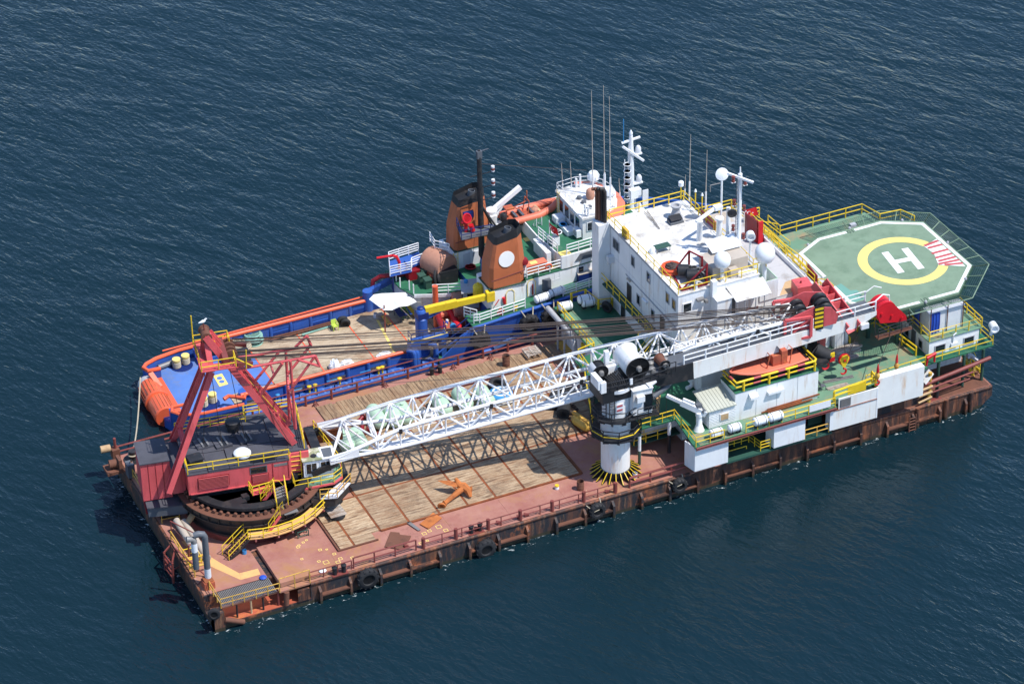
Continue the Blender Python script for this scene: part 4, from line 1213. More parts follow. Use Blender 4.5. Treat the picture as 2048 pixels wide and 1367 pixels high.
MB().plate([K(hs + 1.25, -1.42, bz(hs) - .8), K(hs + 2.15, -1.42, bz(hs) - .7), K(hs + 2.15, -1.42, bz(hs) + 1.85), K(hs + 1.25, -1.42, bz(hs) + 1.8)], .04).out('hazard_plate', 'black', rc_)
for (a, c) in (((hs - 1.6, -1.6), (hs + .9, -1.6)), ((hs - 1.6, 1.7), (hs + .9, 1.7))):
    z0, z1 = bz(hs) - 1.2, bz(hs) + .9
    MB().beam(K(*a, z0), K(*c, z0), .25, .25).beam(K(*a, z1), K(*c, z1), .25, .25).beam(K(*a, z0), K(*a, z1), .25, .25).beam(K(*c, z0), K(*c, z1), .25, .25).beam(K(*a, z0), K(*c, z1), .14, .14).out('head_frame', 'red', rc_)
# wire ropes: pendants and luffing falls, each a wire
W = [((8.24, 14.77, 18.72), (59.53, 4.77, 13.49)), ((7.75, 13.54, 18.39), (59.06, 3.94, 13.66)), ((7.31, 12.30, 18.63), (58.60, 3.11, 13.52))]
rnd = random.Random(4)
for gi, (a, c) in enumerate(W):
    for k in range(7):
        da = Vector((rnd.uniform(-.3, .3), (k - 3) * .1, rnd.uniform(-.16, .16)))
        dc = Vector((rnd.uniform(-.3, .3), (k - 3) * .07, rnd.uniform(-.16, .16)))
        p, q = Vector(a) + da, Vector(c) + dc
        MB().tube([p.lerp(q, i / 8) - Vector((0, 0, .35 * math.sin(math.pi * i / 8))) for i in range(9)], .032, 5).out('wire', 'cable', rc_)
for a, c in ((AP, (5.18, 15.18, 8.50)), (AP, (6.69, 14.64, 8.50)), (K(-1.2, -1.2, 18.6), (8.72, 14.22, 8.50)), (K(-.4, 0, 18.2), K(3.9, -1.4, 8.4)), (nf, (10.29, 10.56, 8.40))):
    MB().tube([a, c], .03, 5).out('wire', 'cable', rc_)
for k in range(2):
    a, c = (8.85, 15.27, 18.15), (36.41, 9.30, 15.93)
    MB().tube([Vector(K(-.5, 2 - k * 3.5, 17.0 - k)).lerp(Vector(K(30, 1.2 - 2.4 * k, 12.4)), i / 8) - Vector((0, 0, .8 * math.sin(math.pi * i / 8))) for i in range(9)], .025, 5).out('wire', 'cable', rc_)

# ---- red boom rest: inclined box girder on two posts
br = thing('boom_rest', 'red steel boom rest girder under the crane boom heads beside the helideck', 'boom rest', (63.5, 5, D2))
n0, n1 = Vector((63.53, 2.17, 11.00)), Vector((62.21, 6.30, 13.90))
dd = (n1 - n0).normalized()
MB().beam(n0, n1, 1.15, .12).beam(n0 + Vector((-.6, 0, .45)), n1 + Vector((-.6, 0, .45)), .12, 1.0).beam(n0 + Vector((.6, 0, .45)), n1 + Vector((.6, 0, .45)), .12, 1.0).out('girder', 'red', br)
for k in range(1, 6):
    p = n0.lerp(n1, k / 6)
    MB().beam(p + Vector((-.52, 0, .4)), p + Vector((.52, 0, .4)), .1, .8).out('web_plate', 'red', br)
for k, f in enumerate((.86,)):
    p = n0.lerp(n1, f)
    MB().beam((p.x, p.y, D2), (p.x, p.y, p.z - .07), .6, .6, (1, 0, 0)).out('post', 'red', br)

# ================================================================ forward raised deck of the barge
def flat_text(body, size, origin_, right, up, mat, parent, name='lettering', t=0.004):
    cu = bpy.data.curves.new('txt', 'FONT')
    cu.body = body; cu.size = size; cu.align_x = 'CENTER'; cu.align_y = 'CENTER'; cu.extrude = t
    ob = bpy.data.objects.new('txt', cu)
    COL.objects.link(ob)
    dg = bpy.context.evaluated_depsgraph_get()
    me = bpy.data.meshes.new_from_object(ob.evaluated_get(dg))
    bpy.data.objects.remove(ob)
    r = Vector(right).normalized(); u = Vector(up).normalized(); n = r.cross(u)
    o = Vector(origin_)
    b = MB().add([o + r * v.co.x + u * v.co.y + n * v.co.z for v in me.vertices], [tuple(p.vertices) for p in me.polygons])
    bpy.data.meshes.remove(me)
    return b.out(name, mat, parent)
Z2 = D2
up_ = MB()
up_.prism([(44.3, 25.4), (44.3, 16.6), (42.1, 16.2), (42.1, 5.2), (42.4, 3.5), (46.1, 3.5), (45.6, -1.3), (60.2, -1.25), (60.2, .2), (70.9, .6), (70.9, 1.1), (78.4, 1.2), (78.4, 25.4)][::-1], Z2 - .16, Z2)
udk = up_.out('raised_deck', 'green', barge)
MB().prism([(59.4, 1.0), (60.3, -.9), (64.6, -.8), (64.7, .45), (70.8, .75), (70.8, 9.3), (59.4, 9.3)], Z2 + .001, Z2 + .008).out('worn_deck', 'greenold', barge)
MB().prism([(46.2, -1.2), (60.1, -1.15), (60.1, .75), (50.8, .75), (48.1, .68), (46.2, .6)], Z2 + .001, Z2 + .007).out('worn_deck', 'greenold', barge)
MB().prism([(44.4, 17.0), (45.7, 16.9), (45.7, 24.6), (44.4, 24.8)], Z2 + .001, Z2 + .006).out('worn_deck', 'greenold', barge)
MB().add([(44.65, 4.75, 5.86), (44.97, 4.59, 5.86), (47.05, 8.20, 5.86), (46.70, 8.37, 5.86)], [(0, 1, 2, 3)]).out('deck_stripe', 'mark_orange', barge)
lw = MB()
lw.box(47.5, 4.8, D + .01, 77.3, 25.2, Z2 - .17)
lw.box(44.9, 17.2, D + .01, 47.49, 25.0, Z2 - .17)
lw.box(43.0, 5.4, 3.55, 47.49, 15.8, Z2 - .17)
lw.out('lower_house', 'white_old', barge)
MB().box(42.6, 5.0, 2.9, 47.4, 15.9, 3.0).out('lower_platform', 'greendark', barge)
railing(barge, [(42.7, 8.0, 3.0), (42.7, 5.05, 3.0), (46.3, 5.0, 3.0)], 1.0, 'yellow', 1.2)
flat_text('TS', .5, (44.3, 5.38, 5.1), (1, 0, 0), (0, 0, 1), 'mark_blue', barge)
ladder(barge, (43.6, 5.3, 3.0), (43.6, 5.3, Z2 - .1), (.5, 0, 0), 'yellow', .35)
p = (42.34, 3.22, 2.16)
cylo('deck_post', (p[0], p[1], D), (p[0], p[1], D + 1.55), .14, 'gdark', barge)
cylo('deck_post', (p[0], p[1], D + 1.55), (p[0], p[1], 5.35), .145, 'white', barge)
cylo('deck_post', (p[0], p[1], 5.35), (p[0], p[1], 5.7), .15, 'gdark', barge)
cylo('deck_post', (45.6, 3.7, D), (45.6, 3.7, 4.2), .16, 'black', barge)
cylo('deck_post', (45.6, 3.7, 4.2), (45.6, 3.7, 5.69), .17, 'white', barge)
# side walls hanging outboard of the raised deck
def sidepanel(x0, x1, z0, z1, y, mat, name='side_panel', t=.12):
    b = MB().box(x0, y, z0, x1, y + t, z1)
    return b.out(name, mat, barge)
MB().prism([(45.72, -1.1), (49.1, -1.1), (49.1, -.98), (45.9, -.98), (45.5, .35), (45.4, .3)], 3.05, 5.65).out('side_panel', 'white', barge)
MB().prism([(53.8, -1.1), (57.02, -1.1), (57.02, -.98), (54.0, -.98), (53.7, 0.1), (53.6, 0.1)], 3.12, 5.55).out('side_panel', 'white', barge)
sidepanel(59.95, 64.42, 3.22, 5.33, -1.1, 'white_rusty')
sidepanel(60.45, 64.45, 5.36, 6.5, -1.08, 'white_rusty')
MB().box(59.9, -1.16, 5.33, 64.5, -1.02, 5.37).out('panel_lip', 'rust', barge)
MB().prism([(59.6, -1.1), (59.95, -1.1), (59.95, -.3), (59.6, -.3)], 3.25, 5.5).out('panel_return', 'white', barge)
MB().box(64.46, -1.1, 3.2, 64.6, -.9, 6.5).out('panel_post', 'white', barge)
lv = MB().box(60.6, -1.12, 5.5, 61.7, -1.081, 6.35).out('vent_grille', 'dgrey', barge)
for i in range(8):
    boxo('slat', 60.65, -1.15, 5.54 + i * .1, 61.65, -1.121, 5.58 + i * .1, 'steel', lv)
sidepanel(64.65, 69.55, 4.05, 7.3, -.9, 'white_rusty')
MB().box(64.65, -.78, 6.9, 69.55, -.2, 7.3).out('panel_top', 'white', barge)
# inner lower side deck in the openings
MB().box(49.1, -.9, D + .55, 60.0, 4.79, D + .75).out('side_deck', 'greendark', barge)
MB().box(45.8, -.2, D + .05, 49.0, 4.79, D + .1).out('side_deck', 'deckred', barge)
MB().box(57.1, 1.2, D + .76, 58.5, 1.3, 5.68).out('inner_wall', 'darkred', barge)
MB().box(58.5, .9, D + .76, 59.9, 1.0, 5.68).out('inner_wall', 'gdark', barge)
MB().plate([(57.2, 1.19, 3.1), (58.3, 1.19, 3.1), (58.0, 1.19, 3.8), (57.8, 1.19, 4.6), (57.6, 1.19, 3.9), (57.4, 1.19, 4.3)], .01).out('peeled_paint', 'white_old', barge)
railing(barge, [(57.1, -.95, 3.0), (59.6, -.95, 3.0)], 1.0, 'yellow_old', 1.4)
railing(barge, [(49.3, .9, 3.0), (52.3, .9, 3.0), (52.6, -.8, 3.0), (53.6, -.8, 3.0)], 1.0, 'yellow', .75, mids=2)
railing(barge, [(49.2, .2, D + .1), (51.7, .2, D + .1)], .95, 'yellow', 2.4, mids=0)
for x in (49.6, 50.5):
    MB().lathe((x, .6, D + .1), [(.2, 0), (.2, .6), (.25, .62), (.25, .72), (0, .74)], 12).out('inner_bollard', 'black', barge, True)
cylo('deck_post', (49.9, .7, D + .1), (49.9, .7, D + .95), .12, 'yellow', barge)
# maroon edge pipe of the raised walkway
MB().tube([(45.7, -1.38, Z2 - .1), (60.1, -1.33, Z2 - .1)], .08, 8).tube([(45.7, -1.36, Z2 - .3), (60.1, -1.3, Z2 - .3)], .06, 8).out('edge_pipe', 'maroon', barge)
# railings of the raised deck
railing(barge, [(44.35, 24.6, Z2), (44.35, 16.7, Z2)], 1.05, 'yellow', 1.5, .06)
railing(barge, [(44.3, 16.65, Z2), (42.5, 16.3, Z2), (42.2, 12.6, Z2)], 1.05, 'yellow', 1.3, .06)
stair(barge, (41.6, 10.4, D + .1), (42.1, 13.0, Z2), (1.0, .0, 0), 'gdark', 'gdark', 'yellow', 12)
railing(barge, [(42.4, 3.55, Z2), (46.0, 3.55, Z2)], 1.0, 'yellow', 1.15)
railing(barge, [(46.05, 3.7, Z2), (45.75, -1.2, Z2), (48.6, -1.22, Z2)], 1.0, 'yellow', 1.5)
railing(barge, [(50.8, -1.22, Z2), (53.2, -1.2, Z2)], 1.0, 'yellow', 1.1)
railing(barge, [(54.5, -1.2, Z2), (60.0, -1.2, Z2)], 1.0, 'yellow', 1.35)
MB().box(57.3, -1.27, Z2 + .25, 59.5, -1.24, Z2 + .95).out('rail_board', 'white', barge)
railing(barge, [(59.9, -1.1, 6.5), (64.5, -.7, 6.5), (64.6, .2, 6.5)], 1.0, 'yellow', 2.2, .11, pr=.11, mids=1)
MB().box(61.4, -1.02, 6.62, 63.3, -.98, 7.5).out('rail_board', 'yellow', barge)
railing(barge, [(64.3, .7, Z2), (70.8, .95, Z2)], 1.0, 'yellow', 1.6)
railing(barge, [(70.9, 1.15, Z2), (78.3, 1.25, Z2), (78.3, 5.5, Z2)], 1.0, 'yellow', 1.7)
railing(barge, [(66.2, 8.7, Z2), (70.0, 8.8, Z2), (70.4, 7.0, Z2), (70.9, 2.8, Z2)], 1.0, 'yellow', 1.9, .08)
railing(barge, [(66.2, 6.9, Z2), (66.2, 8.7, Z2)], 1.0, 'yellow', 1.6, .07)
MB().tube([(70.9, .9, 6.7), (71.9, 1.0, 6.9)], .16, 10).tube([(71.8, 1.0, 6.9), (71.8, 1.0, 6.0)], .1, 8).tube([(71.0, .9, 6.7), (70.9, .9, 5.9)], .1, 8).out('red_fairlead', 'redbright', barge, True)
# open forward end below the raised deck
for x, y in ((75.2, 1.2), (77.3, 1.2), (77.6, 4.0), (72.5, 1.3)):
    cylo('deck_post', (x, y, D), (x, y, Z2 - .16), .16, 'gdark', barge)
cylo('deck_post', (71.0, .3, D), (71.0, .3, Z2 - .4), .18, 'yellow_old', barge)
MB().tube([(70.0, .2, 4.3), (77.9, .9, 4.7)], .2, 10).tube([(70.0, .2, 3.6), (76.0, .7, 3.8)], .1, 8).tube([(70.0, .2, 3.1), (75.6, .6, 3.2)], .08, 8).out('guard_pipe', 'maroon', barge, True)
MB().tube([(69.7, 0, 3.3), (71.2, .1, 3.4)], .12, 8).tube([(69.7, 0, 3.9), (71.2, .1, 4.0)], .12, 8).tube([(69.7, 0, 2.6), (71.2, .1, 2.8)], .1, 8).out('guard_pipe', 'tan', barge, True)
MB().plate([(70.3, -.1, 4.6), (71.3, .2, 5.3), (71.3, 1.0, 5.3), (70.3, .8, 4.6)], .15).out('hood', 'white_rusty', barge)
MB().box(76.2, 2.0, 4.4, 76.6, 2.6, 4.7).beam((76.4, 2.3, 4.8), (76.9, 1.4, 4.4), .3, .25).out('chute', 'white', barge)
railing(barge, [(76.6, 2.2, 3.2), (77.7, 1.9, 2.3)], 1.0, 'yellow', .8)
stair(barge, (77.4, 2.2, D), (76.3, 4.4, Z2 - .2), (.8, .2, 0), 'yellow', 'rustbrown', 'yellow', 9)

# ---- white plinth with the rescue boat
pl_ = thing('boat_platform', 'white steel block with heavy yellow and red rails under the orange boat', 'platform', (55, 2.2, Z2))
MB().box(50.75, .79, Z2, 59.3, 3.6, 8.86).out('wall', 'white', pl_)
MB().box(50.7, .74, 8.861, 59.35, 3.65, 8.92).out('top_deck', 'green', pl_)
for i in range(1, 4):
    MB().box(50.75 + i * 2.13, .772, Z2 + .05, 50.78 + i * 2.13, .787, 8.8).out('plate_seam', 'grey', pl_)
ra = MB().tube([(50.9, 3.5, 9.75), (50.9, .9, 9.9), (51.2, .85, 9.95), (58.9, .85, 9.95), (59.15, 1.1, 9.95), (59.1, 3.5, 9.9)], .11, 10).tube([(50.9, 3.5, 9.3), (50.9, .9, 9.4), (58.9, .85, 9.42), (59.15, 1.1, 9.42), (59.1, 3.5, 9.4)], .08, 8).out('heavy_rail', 'yellow', pl_, True)
for x in (51.6, 54.2, 56.2, 58.9):
    bar('post', (x, .85, 8.9), (x, .85, 9.95), .12, 'yellow', ra, 10)
for x0 in (52.6, 55.1, 57.1):
    bar('red_band', (x0, .85, 9.95), (x0 + .75, .85, 9.95), .115, 'mark_red', ra, 10)
    bar('red_band', (x0, .86, 9.42), (x0 + .75, .86, 9.42), .085, 'mark_red', ra, 10)
for y0 in (1.5,):
    bar('red_band', (50.9, y0, 9.87), (50.9, y0 + .8, 9.82), .115, 'mark_red', ra, 10)
MB().prism([(52.1, .3), (52.9, .3), (52.9, .78), (52.1, .78)], 8.0, lambda x, y: 8.25 + (y - .3) * .5).out('hood', 'white', pl_)
MB().box(54.0, .45, 7.9, 55.6, .78, 8.15).out('light_box', 'white', pl_)
# rescue boat
def boat(root, c, L, Wd, H, yaw, hmat, dmat, nose=1.0):
    cs, sn = math.cos(yaw), math.sin(yaw)
    def T(x, y, z):
        return (c[0] + x * cs - y * sn, c[1] + x * sn + y * cs, c[2] + z)
    n = 12
    rings = []
    for i in range(n + 1):
        t = i / n
        x = -L / 2 + L * t
        w = Wd / 2 * (1 - max(0, (t - .5) / .5) ** 3.2 * .93) * (.88 + .12 * min(1, t * 4))
        sh = H * (1 + .35 * max(0, t - .45) ** 1.3 * nose)
        keel = .0 + .55 * H * max(0, (t - .7) / .3) ** 2
        rings.append([T(x, -w, sh), T(x, -w * .93, sh * .55), T(x, -w * .5, keel + .1 * H), T(x, 0, keel), T(x, w * .5, keel + .1 * H), T(x, w * .93, sh * .55), T(x, w, sh)])
    m = 7
    vs = [p for r in rings for p in r]
    fs = [(i * m + j, (i + 1) * m + j, (i + 1) * m + j + 1, i * m + j + 1) for i in range(n) for j in range(m - 1)] + [tuple(range(m))]
    MB().add(vs, fs).out('hull', hmat, root, True)
    dv = []
    for i in range(n + 1):
        a, b_ = Vector(rings[i][0]), Vector(rings[i][6])
        dz = Vector((0, 0, -.12 * H))
        dv += [a.lerp(b_, .04) + dz, a.lerp(b_, .96) + dz]
    MB().add(dv, [(2 * i, 2 * i + 1, 2 * i + 3, 2 * i + 2) for i in range(n)]).out('deck', dmat, root)
    gun_ = [r[0] for r in rings] + [r[6] for r in rings[::-1]]
    MB().tube(gun_, .1 * Wd / 2.4, 8).out('gunwale', dmat, root, True)
    return T
rb = thing('workboat', 'orange rescue workboat with console cradled on the white platform', 'boat', (54.6, 2.5, 8.92))
T_ = boat(rb, (54.7, 2.35, 9.05), 7.4, 2.7, 1.05, math.pi + .02, 'black', 'salmon')
x, y, z = T_(-.9, .1, .95)
MB().box(x - .55, y - .55, z, x + .55, y + .55, z + 1.0).box(x + .3, y - .6, z, x + .9, y + .6, z + 1.35).out('console', 'rustred', rb)
MB().plate([(x + .3, y - .55, z + 1.37), (x + .3, y + .55, z + 1.37), (x + .05, y + .5, z + 1.75), (x + .05, y - .5, z + 1.75)], .04).out('windscreen', 'glassd', rb)
MB().tube([(x - 1.2, y - .6, z), (x - .9, y - .6, z + 1.3), (x - .9, y + .6, z + 1.3), (x - 1.2, y + .6, z)], .06, 8).out('roll_bar', 'rustred', rb, True)
MB().tube([(x + 1.1, y - .7, z), (x + 1.3, y - .7, z + 1.5), (x + 1.3, y + .7, z + 1.5), (x + 1.1, y + .7, z)], .06, 8).out('roll_bar', 'rustred', rb, True)
for k in range(6):
    xx = 52.6 + k * .7
    MB().box(xx, 3.55, 9.75, xx + .08, 3.68, 10.1).out('fender_strip', 'rustred', rb)
for x in (52.6, 56.4):
    MB().box(x, 1.6, 8.92, x + .3, 3.5, 9.25).out('cradle', 'black', rb)
MB().box(58.0, 1.5, 8.93, 59.0, 3.3, 9.6).out('engine', 'black', rb)
# dark davit machinery beside the boat
dv_ = thing('boat_davit', 'black hydraulic davit frame at the right end of the orange boat', 'davit', (59.6, 3.6, 8.9))
for x in (58.2, 58.9, 59.7, 60.2):
    MB().beam((x, 3.7, Z2), (x + .25, 3.5, 11.0), .3, .35, (1, 0, 0)).out('arm', 'black', dv_)
MB().box(57.6, 3.0, 9.0, 59.3, 3.9, 9.9).box(59.0, 1.3, 8.95, 60.6, 3.0, 9.25).beam((58.0, 3.4, 10.9), (60.6, 3.4, 10.9), .5, .5).out('frame', 'black', dv_)
MB().tube([(57.4, 2.9, 9.8), (57.9, 2.7, 10.4), (58.3, 2.9, 10.9)], .06, 6).tube([(58.8, 2.6, 9.3), (59.4, 2.2, 9.9), (60.2, 2.5, 10.4)], .06, 6).out('hydraulic_hose', 'rubber', dv_, True)

# ---- small sided hut
hut = thing('hut', 'small white sided hut with pale sloping roof and boarded window', 'hut', (49.4, 2, Z2))
MB().prism([(48.1, .72), (50.72, .72), (50.72, 3.2), (48.1, 3.2)], Z2 + .01, lambda x, y: 7.75 + (y - .72) * .2).out('wall', 'white', hut)
for i in range(11):
    MB().beam((48.06, .7, Z2 + .1 + i * .17), (50.74, .7, Z2 + .1 + i * .17), .03, .16, (0, -.25, 1)).out('siding_board', 'white', hut)
    MB().beam((48.08, .74, Z2 + .1 + i * .17), (48.08, 3.2, Z2 + .1 + i * .17), .03, .16, (-.25, 0, 1)).out('siding_board', 'white', hut)
rf = MB().plate([(47.75, .5, 7.86), (50.74, .5, 7.86), (50.74, 3.4, 8.44), (47.75, 3.4, 8.44)], .08).out('roof', M.setdefault('paleroof', paint('pale_roof', S(196, 198, 184, .8), .6, .04)), hut)
for i in range(9):
    x = 47.85 + i * .33
    MB().beam((x, .48, 7.92), (x, 3.4, 8.5), .03, .03).out('roof_seam', 'paleroof', rf)
wb = MB().box(49.15, .62, 6.45, 50.05, .675, 7.2).out('window', 'white', hut)
MB().box(49.22, .6, 6.52, 49.98, .618, 7.13).out('boarding', 'tan', wb)
# white davit crane
dc = thing('davit_crane', 'small white knuckle crane standing on the raised side walkway', 'davit crane', (47.23, 1.04, 5.85))
bx, by, _ = (47.23, 1.04, 5.85)
MB().lathe((bx, by, Z2), [(.5, 0), (.45, .08), (.32, .5), (.28, .55), (.28, 1.5), (.34, 1.55), (.34, 1.9), (.2, 2.0)], 16).out('column', 'white', dc, True)
tip = Vector((44.70, 2.60, 9.41)); kn = Vector((bx, by, Z2 + 2.1))
MB().beam(kn + (tip - kn).normalized() * -.7, kn.lerp(tip, .55), .4, .55).beam(kn.lerp(tip, .5), tip, .26, .3).out('arm', 'white', dc)
MB().beam(kn.lerp(tip, .15) + Vector((0, 0, .5)), kn.lerp(tip, .5) + Vector((0, 0, .42)), .2, .22).out('ram', 'white', dc)
MB().box(bx - .25, by - .1, Z2 + 2.4, bx + .25, by + .35, Z2 + 2.75).lathe((bx + .3, by - .2, Z2 + 2.1), [(0, -.2), (.22, -.2), (.22, .2), (0, .2)], 12, (0, 1, 0)).out('winch', 'dgrey', dc)
MB().tube([tip, tip - Vector((0, 0, 2.4))], .02, 5).out('hoist_wire', 'cable', dc)
# life rafts: white ribbed capsules in cradles
def raft(c, L, r, axis, label, group='white life raft canisters', sub='plastic'):
    t = thing('life_raft', label, 'life raft', (c[0], c[1], c[2] - r - .15), group)
    n = 7
    prof = [(0.001, -L / 2), (r * .7, -L / 2 + .02), (r * .92, -L / 2 + .1)]
    for i in range(n):
        a = -L / 2 + .12 + (L - .24) * i / n
        b_ = -L / 2 + .12 + (L - .24) * (i + 1) / n
        prof += [(r, a + .03), (r, b_ - .03), (r * .94, b_)]
    prof += [(r * .92, L / 2 - .1), (r * .7, L / 2 - .02), (0.001, L / 2)]
    MB().lathe(c, prof, 18, axis).out('canister', 'plastic', t, True)
    ax = Vector(axis).normalized()
    for s in (-.3, .3):
        p = Vector(c) + ax * (L * s)
        MB().torus(p, r * 1.02, .03, axis, 18, 5).out('strap', 'dgrey', t)
        MB().box(p.x - .2, p.y - .2, c[2] - r - .15, p.x + .2, p.y + .2, c[2] - r * .7).out('cradle', 'black', t)
    return t
raft((53.88, -1.05, 6.60), 1.5, .42, (1, 0, 0), 'white life raft canister on the side walkway, rightmost of four')
raft((52.34, -1.04, 6.60), 1.4, .42, (1, 0, 0), 'white life raft canister on the side walkway, third from the left of four')
raft((49.82, -0.85, 6.50), 1.3, .4, (1, 0, 0), 'white life raft canister on the side walkway, second from the left of four')
raft((47.97, -0.83, 6.50), 1.3, .4, (1, 0, 0), 'white life raft canister on the side walkway, leftmost beside the small crane')
raft((44.98, 24.18, 6.50), 1.35, .45, (1, -.1, 0), 'white life raft canister at the far left rail corner of the raised deck')
raft((46.88, 23.93, 6.90), 1.35, .42, (1, -.1, 0), 'white life raft canister of the piled group, far one by the exhaust trunk')
raft((47.15, 23.74, 6.60), 1.35, .45, (1, -.1, 0), 'white life raft canister of the piled group, near one by the exhaust trunk')
tyre((48.48, 22.27, 6.50), .62, .4, (1, .5, .2), 'black tyre leaning on the white wall by the exhaust trunk', 'deck tyres', lug=False)
# rust coloured steel sections on the walkway
rbn = thing('steel_bundle', 'bundle of long rusty steel sections on the side walkway under the white block', 'steel sections', (55.48, 1.08, 6.00))
for i in range(9):
    a, c = Vector((53.77, 0.94, 6.10)), Vector((59.32, 0.98, 6.10))
    o = Vector((random.uniform(-.8, .6), -.5 + i * .13, .0 + .07 * (i % 3)))
    MB().beam(a + o + Vector((0, 0, -.05)), a.lerp(c, random.uniform(.75, 1)) + o, .1, .12).out('section', 'rust', rbn)
# folding chair, timbers and angle bars on the green deck
ch = thing('steel_chair', 'small grey folding chair on the green deck beside the white block', 'chair', (60.34, 1.76, 5.85))
x, y, z = (60.34, 1.76, 5.85)
MB().plate([(x - .25, y - .25, z + .48), (x + .25, y - .25, z + .48), (x + .25, y + .25, z + .48), (x - .25, y + .25, z + .48)], .04).out('seat', 'dgrey', ch)
MB().plate([(x - .27, y - .25, z + .6), (x - .27, y + .25, z + .6), (x - .34, y + .25, z + 1.0), (x - .34, y - .25, z + 1.0)], .04).out('backrest', 'dgrey', ch)
for dx, dy in ((-.23, -.23), (.23, -.23), (.23, .23), (-.23, .23)):
    bar('leg', (x + dx, y + dy, z), (x + dx, y + dy, z + .48), .025, 'dgrey', ch)
for (a, c, n_, lab, m, w) in (((60.96, 2.76, 5.85), (63.86, 2.47, 5.85), 6, 'grey galvanised angle bars lying on the green deck, far bundle', 'steel', .07), ((60.81, 1.62, 5.85), (62.95, 1.60, 5.85), 6, 'pale angle bars lying on the green deck, near bundle', 'palewood', .08), ((64.03, 6.48, 5.85), (66.90, 6.68, 5.85), 7, 'stack of pale timber beams by the white sheds', 'palewood', .22), ((63.75, 5.81, 5.85), (65.97, 5.25, 5.85), 3, 'few loose pale planks in front of the timber stack', 'palewood', .16)):
    t = thing('timber_stack' if m == 'palewood' and w > .1 else 'bar_bundle', lab, 'timber' if w > .1 else 'bars', a)
    for i in range(n_):
        o = Vector((random.uniform(-.15, .15), -(i % 4) * w * 1.25, w * .5 + (i // 4) * w * 1.05))
        MB().beam(Vector(a) + o, Vector(c) + o, w, w).out('beam', m, t)
# white sheds under the boom
def shed(x0, y0, x1, y1, z0, z1, label, roofm='white', mat='white', win=None, name='shed'):
    t = thing(name, label, 'shed', ((x0 + x1) / 2, (y0 + y1) / 2, z0))
    MB().box(x0, y0, z0 + .01, x1, y1, z1).out('wall', mat, t)
    MB().plate([(x0 - .1, y0 - .1, z1 + .05), (x1 + .1, y0 - .1, z1 + .05), (x1 + .1, y1 + .1, z1 + .12), (x0 - .1, y1 + .1, z1 + .12)], .08).out('roof', roofm, t)
    for i in range(int((x1 - x0) / .5)):
        MB().box(x0 + .2 + i * .5, y0 - .03, z0 + .1, x0 + .26 + i * .5, y0 - .002, z1 - .05).out('rib', mat, t)
    if win:
        window(t, (win[0], y0 - .03, win[1]), win[2], win[3], '-y', frame='white')
    return t
shed(61.6, 7.6, 64.4, 9.4, Z2, 8.1, 'white ribbed shed with one dark window under the crane boom', win=(63.3, 7.1, .8, .9))
shed(64.7, 7.1, 66.1, 8.6, Z2, 7.7, 'narrow white locker shed beside the timber stack')
# deckhouse between the block and the booms with yellow stairs
dh = thing('deckhouse', 'low white deckhouse with yellow railed roof between block and crane booms', 'deckhouse', (55, 7.5, Z2))
MB().box(49.95, 5.8, Z2 + .01, 61.0, 9.49, 8.5).out('wall', 'white', dh)
MB().box(49.9, 5.75, 8.501, 61.1, 9.48, 8.58).out('roof', 'white_old', dh)
MB().box(50.6, 6.9, 8.581, 53.6, 9.3, 8.62).out('tan_floor', 'mark_orange', dh)
MB().box(50.2, 5.8, 8.581, 53.4, 6.7, 8.63).out('tan_floor', 'tan', dh)
railing(dh, [(49.95, 5.8, 8.6), (61.0, 5.8, 8.6)], 1.0, 'yellow', 1.5, .05)
railing(dh, [(50.4, 9.2, 8.6), (50.5, 7.0, 8.6), (54.0, 6.9, 8.6), (60.5, 6.9, 8.6)], 1.0, 'yellow', 1.2, .05)
railing(dh, [(53.5, 9.0, 8.6), (60.5, 8.6, 8.6)], 1.0, 'yellow', 1.6, .05)
stair(dh, (50.2, 9.1, Z2), (52.2, 9.0, 8.6), (0, .8, 0), 'gdark', 'yellow', 'yellow', 9)
for p, s, m in (((55.2, 6.3, 8.6), (.8, .3, .6), 'dgrey'), ((57.3, 6.4, 8.6), (.5, .35, .8), 'white'), ((58.9, 7.7, 8.6), (.9, .4, .5), 'beige'), ((55.8, 7.9, 8.6), (1.0, .5, .4), 'white')):
    MB().box(p[0] - s[0], p[1] - s[1], p[2], p[0] + s[0], p[1] + s[1], p[2] + s[2] * 2).out('roof_unit', m, dh)
MB().tube([(49.9, 7.4, Z2 + .5), (49.85, 7.4, Z2 + .25), (49.5, 7.3, Z2 + .15), (49.2, 7.2, Z2 + .2)], .2, 10).tube([(49.9, 7.4, Z2 + .4), (49.9, 7.4, 8.4)], .2, 10).out('pipe', 'white', dh, True)

# ================================================================ accommodation block
ab = thing('accommodation_block', 'big white three storey accommodation block in the middle of the barge', 'building', (56, 17, Z2))
X0, Y0, X1, Y1, ZG, ZR = 49.4, 9.5, 57.75, 24.4, 11.65, 14.7
MB().box(X0, Y0, Z2 + .005, X1, Y1, ZR - .01).out('wall', 'white', ab)
MB().box(X1 + .001, Y0, Z2 + .005, 63.9, 25.3, ZG - .01).out('wall', 'white', ab)
roof = MB().box(X0 - .08, Y0 - .08, ZR, X1 + .06, Y1 + .05, ZR + .07).out('roof', 'roofwhite', ab)
for i in range(4):
    y = 12.2 + i * 3.1
    MB().box(X0 + .4, y, ZR + .071, X1 - .2, y + .06, ZR + .1).out('roof_seam', 'white_old', roof)
MB().box(X0 - .12, Y0 - .1, ZR - .06, X0 - .081, Y1, ZR + .16).out('gutter', 'grey', ab)
gdk = MB().box(X1 + .07, Y0 - .02, ZG, 63.95, 25.35, ZG + .06).out('grey_deck', 'greydeck', ab)
for i in range(8):
    MB().box(X1 + .1, 10.4 + i * 1.9, ZG + .061, 63.3, 10.44 + i * 1.9, ZG + .066).out('deck_seam', 'grey', gdk)
